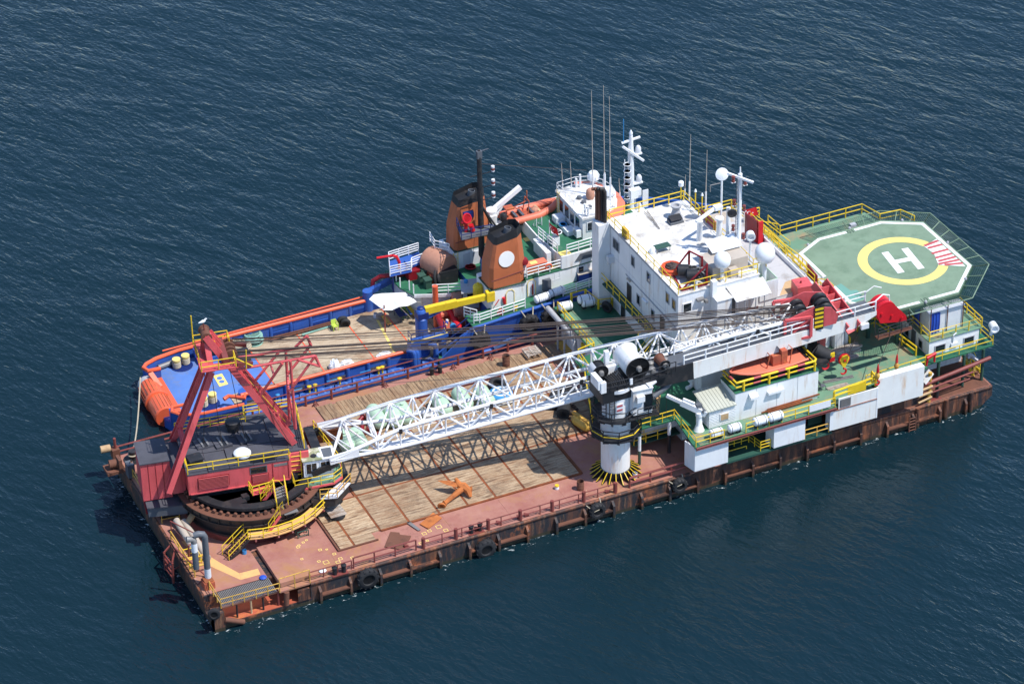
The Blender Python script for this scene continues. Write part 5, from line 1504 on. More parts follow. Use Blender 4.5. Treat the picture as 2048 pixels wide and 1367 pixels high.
MB().box(58.4, 23.2, ZG + .061, 62.6, 25.2, ZG + .075).out('brown_deck', 'beige', ab)
MB().prism([(60.0, 9.55), (63.3, 9.55), (63.3, 11.6), (61.6, 11.4)], ZG + .062, ZG + .08).out('plywood', 'tan', ab)
MB().box(63.35, 9.6, ZG + .06, 63.6, 21.5, ZG + .5).out('kerb', 'white', ab)
for i in range(1, 6):
    MB().box(X0 - .02, Y0 + i * 2.45, Z2 + .2, X0 - .003, Y0 + i * 2.45 + .05, ZR - .1).out('plate_seam', 'white_old', ab)
MB().box(X0 - .02, Y0 + .1, 11.6, X0 - .003, Y1 - .1, 11.65).out('plate_seam', 'white_old', ab)
# windows and doors: left wall
for p in ((49.40, 22.48, 13.20), (49.40, 21.86, 13.18), (49.40, 18.65, 13.34), (49.40, 15.43, 13.36), (49.40, 11.58, 13.31), (49.40, 10.32, 13.33), (49.40, 17.47, 9.77), (49.40, 14.51, 9.81)):
    window(ab, (X0, p[1], p[2]), .55, .95, '-x', frame='grey')
for p in ((49.40, 19.39, 9.36), (49.40, 12.56, 9.64), (49.40, 20.66, 6.47)):
    dr = MB().box(X0 - .06, p[1] - .45, p[2] - 1.05, X0 - .002, p[1] + .45, p[2] + 1.05).out('door', 'dgrey', ab)
    MB().box(X0 - .075, p[1] - .36, p[2] - .95, X0 - .061, p[1] + .36, p[2] + .95).out('door_leaf', 'black', dr)
MB().tube([(49.36, 20.10, 11.15), (49.36, 9.79, 11.14)], .04, 6).tube([(49.36, 19.97, 11.09), (49.36, 9.78, 11.01)], .03, 6).out('conduit', 'grey', ab)
MB().tube([(49.30, 16.49, 10.48), (49.30, 15.59, 10.51)], .12, 8).out('lamp', 'plastic', ab, True)
MB().tube([(49.30, 19.67, 10.92), (49.30, 19.05, 10.94)], .1, 8).out('lamp', 'beige', ab, True)
MB().box(X0 - .6, 22.6, 11.0, X0 - .01, 23.1, 11.7).out('bracket_box', 'white_old', ab)
# walkway along the left wall
MB().prism([(48.5, 10.9), (49.39, 10.7), (49.39, 23.5), (48.4, 23.2)], 8.5, 8.6).out('walkway', 'greendark', ab)
railing(ab, [(48.45, 23.6, 8.6), (48.5, 13.0, 8.6)], 1.05, 'yellow', 1.3, .045)
railing(ab, [(48.5, 12.8, 8.6), (46.9, 12.6, 8.6)], 1.05, 'yellow', 1.6)
stair(ab, (45.6, 11.8, Z2), (48.4, 12.0, 8.6), (0, .9, 0), 'gdark', 'gdark', 'yellow', 9)
# front wall details
window(ab, ((50.32, 9.50, 13.19)[0], Y0, (50.32, 9.50, 13.19)[2]), .8, .9, '-y', frame='white')
MB().box(52.75, 8.2, 8.65, 54.25, Y0 - .002, 13.85).out('porch', 'white', ab)
MB().plate([(52.65, 8.1, 13.9), (54.35, 8.1, 13.9), (54.35, Y0, 14.05), (52.65, Y0, 14.05)], .1).out('porch_roof', 'roofwhite', ab)
MB().box(52.6, 8.9, 13.9, 53.1, 9.4, 15.6).out('duct', 'white', ab)
MB().plate([(54.35, 7.5, 13.75), (58.0, 7.5, 13.7), (58.1, Y0 - .05, 14.35), (54.3, Y0 - .05, 14.3)], .06).out('awning', 'roofwhite', ab)
for x in (54.5, 55.3, 56.4, 57.3):
    bar('awning_post', (x, 7.6, 8.6), (x, 7.6, 13.7), .05, 'grey', ab)
MB().box(55.3, 7.65, 11.9, 56.7, 7.7, 12.6).out('board', 'maroon', ab)
dr = MB().box(54.6, Y0 - .06, 11.0, 55.3, Y0 - .002, 12.9).out('door', 'dgrey', ab)
MB().box(51.2, 9.1, 13.75, 51.9, 9.5, 13.95).box(51.9, 8.9, 13.5, 52.2, 9.3, 13.8).out('floodlight', 'steel', ab)
cylo('vent', (51.35, 9.75, ZR), (51.35, 9.75, ZR + 1.0), .13, 'white', ab)
# railings of roofs
railing(ab, [(X0 + .05, 24.2, ZR + .07), (X0 + .05, 9.6, ZR + .07), (57.6, 9.6, ZR + .07)], 1.05, 'yellow', 1.55, .045)
railing(ab, [(X0 + .3, 24.3, ZR + .07), (57.6, 24.3, ZR + .07), (57.65, 18.2, ZR + .07)], 1.05, 'yellow', 1.6, .055)
railing(ab, [(57.65, 17.8, ZR + .07), (57.65, 14.2, ZR + .07)], 1.05, 'yellow', 1.3, .045)
railing(ab, [(57.65, 13.2, ZR + .07), (57.65, 10.5, ZR + .07), (58.9, 10.3, ZR + .07)], 1.05, 'yellow', 1.1, .04)
MB().box(57.7, 18.0, ZG + .1, 57.8, 21.0, ZR + 1.0).out('red_board', 'mark_red', ab)
railing(ab, [(58.0, 25.2, ZG + .06), (63.3, 25.2, ZG + .06), (63.5, 22.8, ZG + .06), (65.0, 22.7, ZG + .06)], 1.15, 'yellow', 1.5, .055, mids=2)
railing(ab, [(63.8, 22.2, ZG + .06), (63.75, 9.7, ZG + .06)], 1.1, 'yellow', 1.35, .05)
# exhaust trunk
et = thing('exhaust_trunk', 'tall white exhaust trunk with four black pipes beside the block', 'exhaust', (48.8, 24.1, Z2))
MB().box(48.15, 23.42, Z2 + .01, 49.36, 24.85, 14.9).out('trunk', 'white', et)
for i in range(4):
    px_, py_ = 48.55 + .14 * i, 24.6 - .3 * i
    h = 3.0 + .12 * i
    MB().tube([(px_, py_, 14.85), (px_, py_, 14.9 + h), (px_ - .1, py_ + .05, 15.25 + h), (px_ - .45, py_ + .15, 15.3 + h)], .17, 12).out('exhaust_pipe', 'black' if i > 1 else 'rustbrown', et, True)
    MB().lathe((px_, py_, 14.91), [(.3, 0), (.3, .05), (.17, .06)], 12).out('collar', 'white_old', et)
for (a, c) in (((47.9, 25.3, Z2), (48.1, 23.3, Z2)),):
    railing(barge, [(46.2, 25.4, Z2), (47.7, 25.4, Z2), (48.0, 23.2, Z2), (49.3, 22.9, Z2)], 1.05, 'yellow', 1.6, .05, mids=1, pr=.12)

# ================================================================ things on the roofs
def lathe_thing(name, label, cat, c, prof, mat, n=20, extra=None):
    t = thing(name, label, cat, c)
    MB().lathe(c, prof, n).out('body', mat, t, True)
    return t
def dome(c, r, post, label):
    t = thing('satellite_dome', label, 'satellite dome', c, 'white satellite domes')
    x, y, z = c
    MB().tube([(x, y, z), (x, y, z + post)], r * .22, 14).out('post', 'white', t, True)
    MB().lathe((x, y, z + post), [(r * .3, -.15), (r * .75, 0), (r * .94, .3 * r), (r, .7 * r), (r * .98, 1.0 * r), (r * .86, 1.35 * r), (r * .6, 1.65 * r), (r * .3, 1.8 * r), (0.001, 1.85 * r)], 28).out('radome', 'plastic', t, True)
    return t
dome((54.05, 9.85, ZR + .07), .78, 1.7, 'white satellite dome on a post at the near edge of the block roof')
dome((58.9, 10.6, ZG + .06), .95, 3.6, 'bigger white satellite dome on a tall post above the grey deck')
# air handling unit
au = thing('air_unit', 'long beige air conditioning unit with a white cover on the block roof', 'air conditioner', (55.4, 11.3, ZR))
MB().box(53.3, 10.2, ZR + .08, 54.5, 12.9, ZR + 1.45).out('cabinet', 'beige', au)
MB().box(54.52, 10.7, ZR + .08, 57.2, 12.6, ZR + 1.5).out('cabinet', 'beige', au)
MB().plate([(54.3, 12.2, ZR + 1.7), (57.4, 12.2, ZR + 1.7), (57.4, 13.9, ZR + 2.1), (54.3, 13.9, ZR + 2.1)], .08).out('cover', 'plastic', au)
MB().box(54.6, 12.62, ZR + .08, 57.1, 13.6, ZR + 1.6).out('fan_housing', 'black', au)
MB().box(55.0, 9.9, ZR + .08, 55.8, 10.5, ZR + .95).out('small_unit', 'beige', au)
# hose reel frame with orange hose
hr = thing('reel_frame', 'red steel frame with reels and chains on the near corner of the block roof', 'reel frame', (51.4, 11.6, ZR))
zz = ZR + .08
F0 = [(50.0, 10.0), (52.6, 9.95), (53.3, 12.4), (50.6, 13.2)]
b = MB()
for i in range(4):
    p, q = F0[i], F0[(i + 1) % 4]
    b.beam((p[0], p[1], zz + .1), (q[0], q[1], zz + .1), .16, .16)
b.beam((52.55, 10.0, zz), (52.55, 10.0, zz + 2.2), .16, .16, (1, 0, 0)).beam((52.9, 11.6, zz), (52.9, 11.6, zz + 2.0), .16, .16, (1, 0, 0)).beam((52.3, 13.0, zz), (52.3, 13.0, zz + 2.0), .16, .16, (1, 0, 0))
b.beam((50.1, 10.1, zz + .1), (52.55, 10.0, zz + 2.1), .12, .12).beam((50.6, 13.0, zz + .1), (52.3, 13.0, zz + 2.0), .12, .12).beam((52.3, 13.0, zz + 2.0), (52.9, 11.6, zz + 1.9), .12, .12)
b.out('frame', 'darkred', hr)
for c, r in (((51.2, 12.0, zz + .8), .55), ((51.6, 11.0, zz + .7), .6)):
    MB().lathe(c, [(0, -.6), (r * .5, -.6), (r * .5, -.5), (r, -.48), (r, .48), (r * .5, .5), (r * .5, .6), (0, .6)], 16, (.9, -.5, 0)).out('reel', 'black', hr, True)
for k in range(5):
    c = (51.9 + .25 * k, 11.9 - .33 * k, zz + .5 + .1 * (k % 2))
    MB().torus(c, .35, .07, (1, .3, .2 * k), 14, 6).torus((c[0], c[1] + .2, c[2] + .3), .28, .06, (.3, 1, .1), 12, 6).out('chain', 'steel', hr)
coil((50.8, 13.5, ZR + .08), .9, .1, 4, 'orange', 'orange hose coiled on the block roof behind the reel frame', 'hose_coil', 'hose')
blob('cable_heap', (50.8, 13.5, ZR + .45), .6, .6, .4, 'cable', 'tangled dark cables inside the orange hose coil', 'cable', 9)
# pedestal vent, hatch, stands
vx = (55.55, 21.88, 14.77)
t = thing('roof_pedestal', 'grey flared pedestal on the far part of the block roof', 'pedestal', vx)
MB().lathe(vx, [(.75, 0), (.6, .05), (.34, .9), (.5, 1.15), (.52, 1.3), (.3, 1.32), (.25, 1.1)], 18).out('body', 'grey', t, True)
p = (55.06, 20.98, 14.77)
t = thing('roof_hatch', 'open black hatch box on the block roof', 'hatch', p)
MB().prism([(p[0] - .7, p[1] - .35), (p[0] + .7, p[1] - .35), (p[0] + .7, p[1] + .5), (p[0] - .7, p[1] + .5)], ZR + .08, lambda x, y: ZR + .35 + (y - p[1]) * .3).out('box', 'dgrey', t)
MB().plate([(p[0] - .6, p[1] - .3, ZR + .5), (p[0] + .6, p[1] - .3, ZR + .5), (p[0] + .6, p[1] + .4, ZR + .72), (p[0] - .6, p[1] + .4, ZR + .72)], .04).out('lid', 'black', t)
p = (51.64, 17.09, 14.77)
t = thing('roof_stand', 'small green topped stand on the block roof', 'stand', p)
MB().box(p[0] - .75, p[1] - .4, ZR + .55, p[0] + .75, p[1] + .4, ZR + .62).out('top', 'gdark', t)
for dx in (-.65, .65):
    for dy in (-.3, .3):
        bar('leg', (p[0] + dx, p[1] + dy, ZR + .07), (p[0] + dx, p[1] + dy, ZR + .55), .04, 'steel', t)
MB().dome((p[0] - .9, p[1] + .1, ZR + .08), .4, 1.4, 10, 4).out('bundle', 'plastic', t, False)
p = (55.55, 17.09, 14.77)
t = thing('radar_post', 'white tapered post with a long bar antenna on the block roof', 'antenna', p)
MB().lathe(p, [(.38, 0), (.3, .08), (.26, 2.1), (.3, 2.15), (0, 2.2)], 12).out('post', 'white', t, True)
MB().beam((p[0] - .5, p[1] - .2, p[2] + 2.3), (p[0] + 2.2, p[1] + .9, p[2] + 2.55), .25, .25).box(p[0] + 1.9, p[1] + .5, p[2] + 2.4, p[0] + 2.7, p[1] + 1.1, p[2] + 2.75).out('bar', 'white', t)
p = (57.43, 16.73, 14.77)
cy = thing('roof_bollard', 'short white round post at the roof edge next to the grey deck', 'post', p)
MB().lathe(p, [(.3, 0), (.28, 2.0), (.42, 2.05), (.42, 2.2), (0, 2.25)], 14).out('post', 'white', cy, True)
p = (57.25, 14.72, 14.77)
cy = thing('roof_tube', 'slim white tube post standing left of the signal mast', 'post', p)
MB().lathe(p, [(.22, 0), (.2, 4.4), (0, 4.42)], 14).out('post', 'white', cy, True)
p = (57.64, 13.37, 14.77)
sm = thing('signal_mast', 'white signal mast with dark navigation lights at the roof edge', 'mast', p)
x, y, z = p
MB().lathe(p, [(.32, 0), (.3, .3), (.22, .5), (.2, 8.6), (.08, 8.7), (.05, 9.3), (0, 9.3)], 12).out('mast', 'white', sm, True)
MB().beam((x - 1.0, y + .6, z + 8.6), (x + .9, y - .9, z + 7.9), .2, .2).out('crossarm', 'white', sm)
for dz, dx in ((8.3, -.7), (7.7, .55), (5.8, -.55), (4.9, .5), (3.1, -.6), (1.9, .5)):
    MB().box(x + dx - .2, y - .12, z + dz - .45, x + dx + .2, y + .12, z + dz - .38).out('bracket', 'white', sm)
    MB().lathe((x + dx, y, z + dz - .38), [(.16, 0), (.16, .2), (.1, .22), (.1, .36), (.16, .38), (.16, .6), (0, .62)], 10).out('lantern', 'maroon', sm, True)
MB().lathe((x - .75, y, z + 4.6), [(0, -.25), (.45, -.1), (.45, .1), (0, .25)], 14, (.3, 1, .2)).out('shape_signal', 'black', sm)
ladder(sm, (x - .28, y - .1, z + .3), (x - .28, y - .1, z + 8.0), (.25, 0, 0), 'dgrey', .5, .03)
p = (58.82, 19.00, 14.77)
sl_ = thing('searchlight', 'round white searchlight on a thin pole at the far roof edge', 'searchlight', p)
MB().tube([p, (p[0], p[1], p[2] + 4.6)], .1, 8).out('pole', 'white', sl_)
MB().lathe((p[0] + .1, p[1] + .2, p[2] + 5.2), [(0, -.35), (.45, -.25), (.62, 0), (.62, .1), (.3, .2), (0, .22)], 16, (-.3, -1, .35)).out('lamp', 'plastic', sl_, True)
MB().tube([(p[0], p[1], p[2] + 4.4), (p[0] - 1.1, p[1] + .2, p[2] + 4.3), (p[0] - 1.1, p[1] + .2, p[2] + 3.6)], .05, 6).out('arm', 'steel', sl_)
# whip aerials
WH = [((58.06, 23.98, 14.77), 7.2, 'thin whip aerial on the far roof corner, left of two tall ones', .05), ((58.74, 21.94, 14.77), 6.4, 'thin whip aerial on the far roof corner, right of two tall ones', .05), ((58.19, 25.15, 14.77), 2.2, 'short whip aerial on the far roof corner rail', .04)]
for p, h, lab, r in WH:
    t = thing('whip_aerial', lab, 'aerial', p, 'whip aerials')
    MB().tube([p, (p[0], p[1], p[2] + h * .3)], r * 1.6, 6).out('base', 'white', t)
    MB().tube([(p[0], p[1], p[2] + h * .3), (p[0] + .05, p[1], p[2] + h)], [r, r * .5], 5).out('whip', 'beige', t)
for p, h, lab in (((56.70, 23.13, 15.80), 1.4, 'small white capsule aerial on the far left roof rail'), ((57.65, 21.99, 14.90), 2.0, 'small white tipped rod at the far roof rail, left one'), ((58.12, 21.51, 14.90), 1.7, 'small white tipped rod at the far roof rail, right one')):
    t = thing('rod_aerial', lab, 'aerial', p)
    MB().tube([p, (p[0], p[1], p[2] + h)], .06, 6).out('rod', 'yellow', t)
    MB().lathe((p[0], p[1], p[2] + h), [(.12, 0), (.26, .05), (.26, .45), (.15, .55), (0, .58)] if 'capsule' in lab else [(.05, 0), (.14, .05), (.06, .3), (0, .32)], 10).out('cap', 'plastic', t, True)
# thin wires between the roof poles
MB().tube([(53.24, 23.99, 14.90), (53.06, 20.58, 14.85)], .03, 5).tube([(53.54, 23.96, 14.90), (53.16, 20.53, 14.85)], .03, 5).out('roof_cable', 'cable', ab)
p = (53.78, 24.81, 14.77)
t = thing('white_board', 'upright white board at the far edge of the block roof', 'board', p)
MB().box(p[0] - .3, p[1] - .05, p[2], p[0] + .3, p[1] + .05, p[2] + 1.9).out('board', 'white_old', t)
MB().box(X0 + .12, 20.2, ZR + .15, X0 + .4, 21.3, ZR + 1.0).out('rail_box', 'yellow_old', ab)
# open mint container and camera on the grey deck
mc = thing('open_container', 'open topped white container, pale green inside, at the near end of the grey deck', 'container', (58.9, 10.8, ZG))
MB().box(57.82, 9.4, ZG + .07, 59.7, 9.5, 13.75).box(59.6, 9.501, ZG + .07, 59.7, 12.6, 13.75).box(57.82, 9.501, ZG + .07, 57.9, 12.6, 13.75).box(57.901, 12.5, ZG + .07, 59.599, 12.6, 13.75).out('wall', 'white', mc)
MB().box(57.91, 9.51, ZG + .3, 59.59, 12.49, 12.6).out('inside', 'mint', mc)
MB().tube([(57.86, 9.45, 13.77), (59.65, 9.45, 13.77), (59.65, 12.55, 13.77), (57.86, 12.55, 13.77)], .06, 6, True).out('rim', 'mint', mc)
p = (59.30, 14.11, 11.72)
t = thing('camera_light', 'round white camera housing on a post between the two domes', 'camera', p)
MB().tube([p, (p[0], p[1], p[2] + 3.9)], .12, 8).out('post', 'white', t)
MB().lathe((p[0], p[1], p[2] + 4.2), [(0, -.3), (.4, -.3), (.45, .3), (.3, .3), (.25, .1), (0, .1)], 16, (-.35, -1, -.1)).out('housing', 'plastic', t, True)
# red boards and flag
for (a, c, z0, z1, lab) in (((62.31, 20.55, 11.72), (62.59, 18.67, 11.72), ZG + .1, ZG + 2.5, 'dark red upright screen board on the grey deck near the flag'),):
    t = thing('red_screen', lab, 'screen', a)
    MB().plate([(a[0], a[1], z0), (c[0], c[1], z0), (c[0], c[1], z1), (a[0], a[1], z1)], .12).out('board', 'darkred', t)
    MB().box(c[0], c[1] - .3, z0, c[0] + .45, c[1] - .1, z1).out('side', 'redbright', t)
    bar('stay', (a[0] - .5, a[1] - 1.2, z0), (a[0], a[1], z1), .03, 'steel', t)
p = (63.98, 11.06, 11.72)
t = thing('red_screen', 'dark red board at the right edge of the grey deck beside the boom rest', 'screen', p)
MB().plate([(p[0], p[1] + .4, ZG + .1), (p[0] + .1, p[1] - 1.3, ZG + .1), (p[0] + .1, p[1] - 1.3, ZG + 1.0), (p[0], p[1] + .4, ZG + 1.4)], .1).out('board', 'darkred', t)
p = (62.3, 9.9, ZG + .06)
t = thing('red_box', 'bright red steel box beside the red boom rest', 'box', p)
q0 = (61.25, 8.56, 11.72)
MB().prism([(61.2, 8.3), (62.7, 8.1), (62.9, 9.7), (61.4, 9.9)], 11.2, 12.9).out('body', 'red', t)
MB().lathe((61.9, 9.0, 12.9), [(.08, 0), (.08, .2), (0, .22)], 8).out('lug', 'darkred', t)
t = thing('red_bin', 'small red bin with black contents beside the grey deck rail', 'bin', (63.0, 19.3, ZG))
MB().box(62.7, 18.6, ZG + .07, 63.3, 20.0, ZG + .75).out('bin', 'darkred', t)
MB().dome((63.0, 19.3, ZG + .7), .42, 1.0, 10, 4).out('contents', 'rubber', t)
def flag(c, w, h, label, dx, dz=0):
    """rectangular red flag with white crescent and star"""
    t = thing('flag', label, 'flag', c)
    x, y, z = c
    d = Vector((dx[0], dx[1], dz)).normalized(); u = Vector((-.25 * d.x, -.25 * d.y, 1)).normalized(); nn = d.cross(u)
    o = Vector(c)
    vs, n = [], 8
    for i in range(n + 1):
        f = math.sin(i / n * 5.0) * .07
        vs += [o + d * (w * i / n) + nn * f - u * h / 2, o + d * (w * i / n) + nn * f + u * h / 2]
    MB().add(vs, [(2 * i, 2 * i + 2, 2 * i + 3, 2 * i + 1) for i in range(n)]).out('cloth', 'redbright', t)
    cc = o + d * (w * .36)
    r = h * .27
    for sg in (-1, 1):
        off = nn * (sg * .09)
        mo = []
        for k in range(17):
            a = math.radians(35 + 290 * k / 16)
            mo.append(cc + off + d * (r * math.cos(a)) + u * (r * math.sin(a)))
        for k in range(16, -1, -1):
            a = math.radians(45 + 270 * k / 16)
            mo.append(cc + off + d * (r * .2 + r * .78 * math.cos(a)) + u * (r * .78 * math.sin(a)))
        fs = [(k, k + 1, 33 - k - 1, 33 - k) for k in range(16)]
        MB().add(mo, fs).out('crescent', 'mark_white', t)
        st_ = []
        for k in range(10):
            a = math.radians(90 + 36 * k); rr = r * (.42 if k % 2 == 0 else .17)
            st_.append(cc + off + d * (r * 1.35 + rr * math.cos(a)) + u * (rr * math.sin(a)))
        MB().add([cc + off + d * (r * 1.35)] + st_, [(0, k + 1, (k + 1) % 10 + 1) for k in range(10)]).out('star', 'mark_white', t)
    bar('staff', o - Vector((0, 0, 2.6)), o + Vector((0, 0, h * .7)), .04, 'white', t)
flag((63.26, 22.50, 12.75), 1.35, .95, 'red flag with white crescent on a staff at the far rail of the grey deck', (1, -.15))

# ================================================================ helideck
ZH = 10.6
hd = thing('helideck', 'green octagonal helideck with white H, yellow ring and safety nets', 'helideck', (73, 11, Z2))
OC = [(66.06, 16.91, 10.60), (69.25, 18.64, 10.60), (76.22, 18.71, 10.60), (79.77, 16.64, 10.60), (79.76, 7.73, 10.60), (75.99, 4.04, 10.60), (68.88, 4.07, 10.60), (65.81, 6.94, 10.60)]
oc = [(p[0], p[1]) for p in OC]
cx = sum(p[0] for p in oc) / 8; cyy = sum(p[1] for p in oc) / 8
hp_ = MB().prism(oc[::-1], ZH - .28, ZH).out('deck_plate', 'heli', hd)
MB().prism([(65.0, 7.0), (66.3, 7.2), (66.3, 16.6), (64.9, 17.4)][::1], ZH - .2, ZH - .012).out('deck_border', 'greydeck', hd)
def stripe(a, c, w, zt, mat, name='marking'):
    MB().beam((a[0], a[1], zt), (c[0], c[1], zt), w, .004).out(name, mat, hd)
zt = ZH + .006
segs = [[(66.29, 12.11, 10.60), (66.29, 16.74, 10.60), (69.12, 18.24, 10.60), (72.12, 18.21, 10.60)], [(73.03, 18.23, 10.60), (76.02, 18.28, 10.60), (79.45, 16.30, 10.60), (79.48, 7.77, 10.60), (76.02, 4.42, 10.60), (73.05, 4.44, 10.60)], [(71.95, 4.33, 10.60), (69.07, 4.39, 10.60), (66.20, 7.09, 10.60), (66.19, 10.25, 10.60)]]
for sg in segs:
    P_ = [Vector((p[0], p[1], 0)) for p in sg]
    L_, R_ = [], []
    for i, p in enumerate(P_):
        d1 = (P_[i] - P_[i - 1]).normalized() if i else None
        d2 = (P_[i + 1] - P_[i]).normalized() if i < len(P_) - 1 else None
        d = ((d1 or d2) + (d2 or d1)).normalized()
        nn = Vector((-d.y, d.x, 0))
        k = .17 / max(.5, nn.dot(Vector((-(d1 or d2).y, (d1 or d2).x, 0))))
        L_.append((p.x + nn.x * k, p.y + nn.y * k, zt)); R_.append((p.x - nn.x * k, p.y - nn.y * k, zt))
    MB().add(L_ + R_, [(i, i + 1, len(P_) + i + 1, len(P_) + i) for i in range(len(P_) - 1)]).out('edge_line', 'mark_white', hd)
rcx, rcy = 74.32, 11.3
ai, ri_, ro_ = [], 3.36, 4.3
a0, a1 = math.degrees(math.atan2(13.1 - rcy, 78.27 - rcx)), math.degrees(math.atan2(8.55 - rcy, 77.61 - rcx)) + 360
vs = []
nseg = 60
for i in range(nseg + 1):
    a = math.radians(a0 + (a1 - a0) * i / nseg)
    vs += [(rcx + ri_ * math.cos(a), rcy + ri_ * math.sin(a), zt), (rcx + ro_ * math.cos(a), rcy + ro_ * math.sin(a), zt)]
MB().add(vs, [(2 * i, 2 * i + 1, 2 * i + 3, 2 * i + 2) for i in range(nseg)]).out('landing_circle', 'mark_yellow', hd)
h1, h2, h3, h4 = (73.56, 13.40, 10.60), (73.07, 9.54, 10.60), (75.60, 13.16, 10.60), (75.13, 9.32, 10.60)
stripe(h1, h2, .68, zt, 'mark_white', 'letter_h_stroke')
stripe(h3, h4, .68, zt, 'mark_white', 'letter_h_stroke')
m1, m2 = lerp(h1, h2, .5), lerp(h3, h4, .5)
stripe(lerp(m1, m2, .17), lerp(m1, m2, .83), .62, zt + .001, 'mark_white', 'letter_h_bar')
hw = [(77.46, 12.68, 10.60), (79.20, 13.29, 10.60), (79.05, 7.83, 10.60), (76.92, 9.20, 10.60), (77.62, 11.10, 10.60)]
MB().add([(p[0], p[1], zt + .002) for p in hw], [(0, 4, 3, 2, 1)]).out('hatched_sector', 'mark_white', hd)
for a, c in (((77.50, 12.71, 10.60), (79.18, 12.96, 10.60)), ((77.57, 12.21, 10.60), (79.16, 12.19, 10.60)), ((77.41, 11.20, 10.60), (79.22, 11.18, 10.60)), ((77.32, 10.37, 10.60), (79.11, 10.36, 10.60)), ((77.25, 9.74, 10.60), (79.16, 9.71, 10.60)), ((76.99, 9.31, 10.60), (79.17, 9.09, 10.60)), ((77.45, 8.93, 10.60), (79.14, 8.42, 10.60))):
    stripe(a, c, .34, zt + .006, 'mark_red', 'red_hatch')
MB().add([(p[0], p[1], zt - .002) for p in ((66.40, 10.22, 10.60), (67.05, 10.40, 10.60), (67.23, 8.94, 10.60), (67.82, 8.77, 10.60), (67.73, 7.09, 10.60), (66.59, 6.99, 10.60), (66.35, 7.16, 10.60))], [(6, 5, 4, 3, 2, 1, 0)]).out('teal_patch', 'helipatch', hd)
c = (67.45, 7.84, 10.60)
flat_text('t/9', 1.0, (c[0], c[1], zt + .004), (-.1, -1, 0), (1, -.1, 0), 'mark_black', hd)
c = (72.50, 4.45, 10.60)
flat_text('10', .8, (c[0], c[1], zt + .004), (1, 0, 0), (0, 1, 0), 'mark_black', hd)
c = (72.56, 18.18, 10.60)
flat_text('10', .8, (c[0], c[1], zt + .004), (-1, 0, 0), (0, -1, 0), 'mark_black', hd)
# safety net frame
out8 = []
for p in oc:
    d = Vector((p[0] - cx, p[1] - cyy, 0)).normalized()
    out8.append((p[0] + d.x * 1.55, p[1] + d.y * 1.55, ZH + .12))
for i in range(8):
    if i in (0, 7):
        continue
    a, b_ = Vector((oc[i][0], oc[i][1], ZH - .2)), Vector((oc[(i + 1) % 8][0], oc[(i + 1) % 8][1], ZH - .2))
    a2, b2 = Vector(out8[i]), Vector(out8[(i + 1) % 8])
    bar('net_rim', a2, b2, .055, 'gdark' if False else 'heli', hd)
    k = max(2, round((b_ - a).length / 1.6))
    for j in range(k + 1):
        bar('net_arm', a.lerp(b_, j / k), a2.lerp(b2, j / k), .05, 'heli', hd)
    nb = MB()
    for j in range(1, 7):
        nb.tube([a.lerp(a2, j / 7), b_.lerp(b2, j / 7)], .02, 3)
    kk = int((b2 - a2).length / .2)
    for j in range(1, kk):
        nb.tube([a.lerp(b_, j / kk), a2.lerp(b2, j / kk)], .02, 3)
    nb.out('safety_net', 'gdark', hd)
    MB().beam(a + Vector((0, 0, -.15)), b_ + Vector((0, 0, -.15)), .16, .25).out('edge_beam', 'gdark', hd)
for x, y in ((68.5, 7.5), (76.5, 7.0), (68.5, 15.5), (76.5, 15.5), (72.5, 11.5), (70.5, 5.5)):
    bar('support_leg', (x, y, Z2), (x, y, ZH - .28), .22, 'gdark', hd, 12)
for x in (67.5, 70, 72.5, 75, 77.5):
    MB().beam((x, 5.2, ZH - .45), (x, 17.5, ZH - .45), .2, .32).out('deck_beam', 'gdark', hd)
for i in range(8):
    p = lerp((*oc[i], 0), (*oc[(i + 1) % 8], 0), .5)
    MB().lathe((p[0], p[1], ZH - .05), [(.14, 0), (.14, .16), (.08, .24), (0, .24)], 8).out('edge_lamp', 'grey', hd)
p = (73.31, 19.04, 10.50)
MB().box(p[0] - .3, p[1] - .2, ZH - .3, p[0] + .3, p[1] + .2, ZH + .2).out('flood_lamp', 'grey', hd)
# green apron and its yellow rails, stairs to the grey deck
apn = MB().prism([(64.2, 25.0), (64.2, 14.5), (67.5, 16.0), (76.6, 19.0), (76.2, 21.7), (66.6, 21.6), (66.4, 24.0)], 9.75, 9.88).out('apron', 'greenold', hd)
railing(hd, [(66.6, 23.8, 9.88), (66.7, 21.55, 9.88), (75.8, 21.6, 9.88), (76.4, 19.2, 9.88), (78.6, 19.0, 9.88), (79.2, 17.4, 9.88)], 1.1, 'yellow', 1.75, .055)
railing(hd, [(64.3, 24.8, 9.88), (65.6, 23.0, 9.88), (66.6, 22.0, 9.88)], 1.1, 'yellow', 1.2, .05)
stair(hd, (65.9, 18.6, 9.9), (63.9, 21.6, ZG), (.75, .5, 0), 'yellow', 'greenold', 'yellow', 7)
railing(hd, [(64.2, 20.4, ZG - .2), (64.3, 16.5, ZG - .3), (65.3, 15.4, ZH - .1), (65.3, 13.9, ZH - .1)], 1.0, 'yellow', 1.0, .05)
railing(hd, [(64.4, 16.0, ZH + .3), (64.4, 9.6, ZH + .3)], 1.0, 'yellow', 1.3, .05)
railing(hd, [(64.9, 11.0, ZH - .1), (65.6, 10.4, ZH - .1), (65.6, 9.3, ZH - .1)], .9, 'yellow', .7, .045)
MB().box(64.5, 11.2, ZH - .6, 65.4, 13.6, ZH - .5).out('gutter', 'gdark', hd)
MB().box(64.9, 18.6, 9.88, 66.2, 20.6, 10.5).out('hatch', 'greenold', hd)

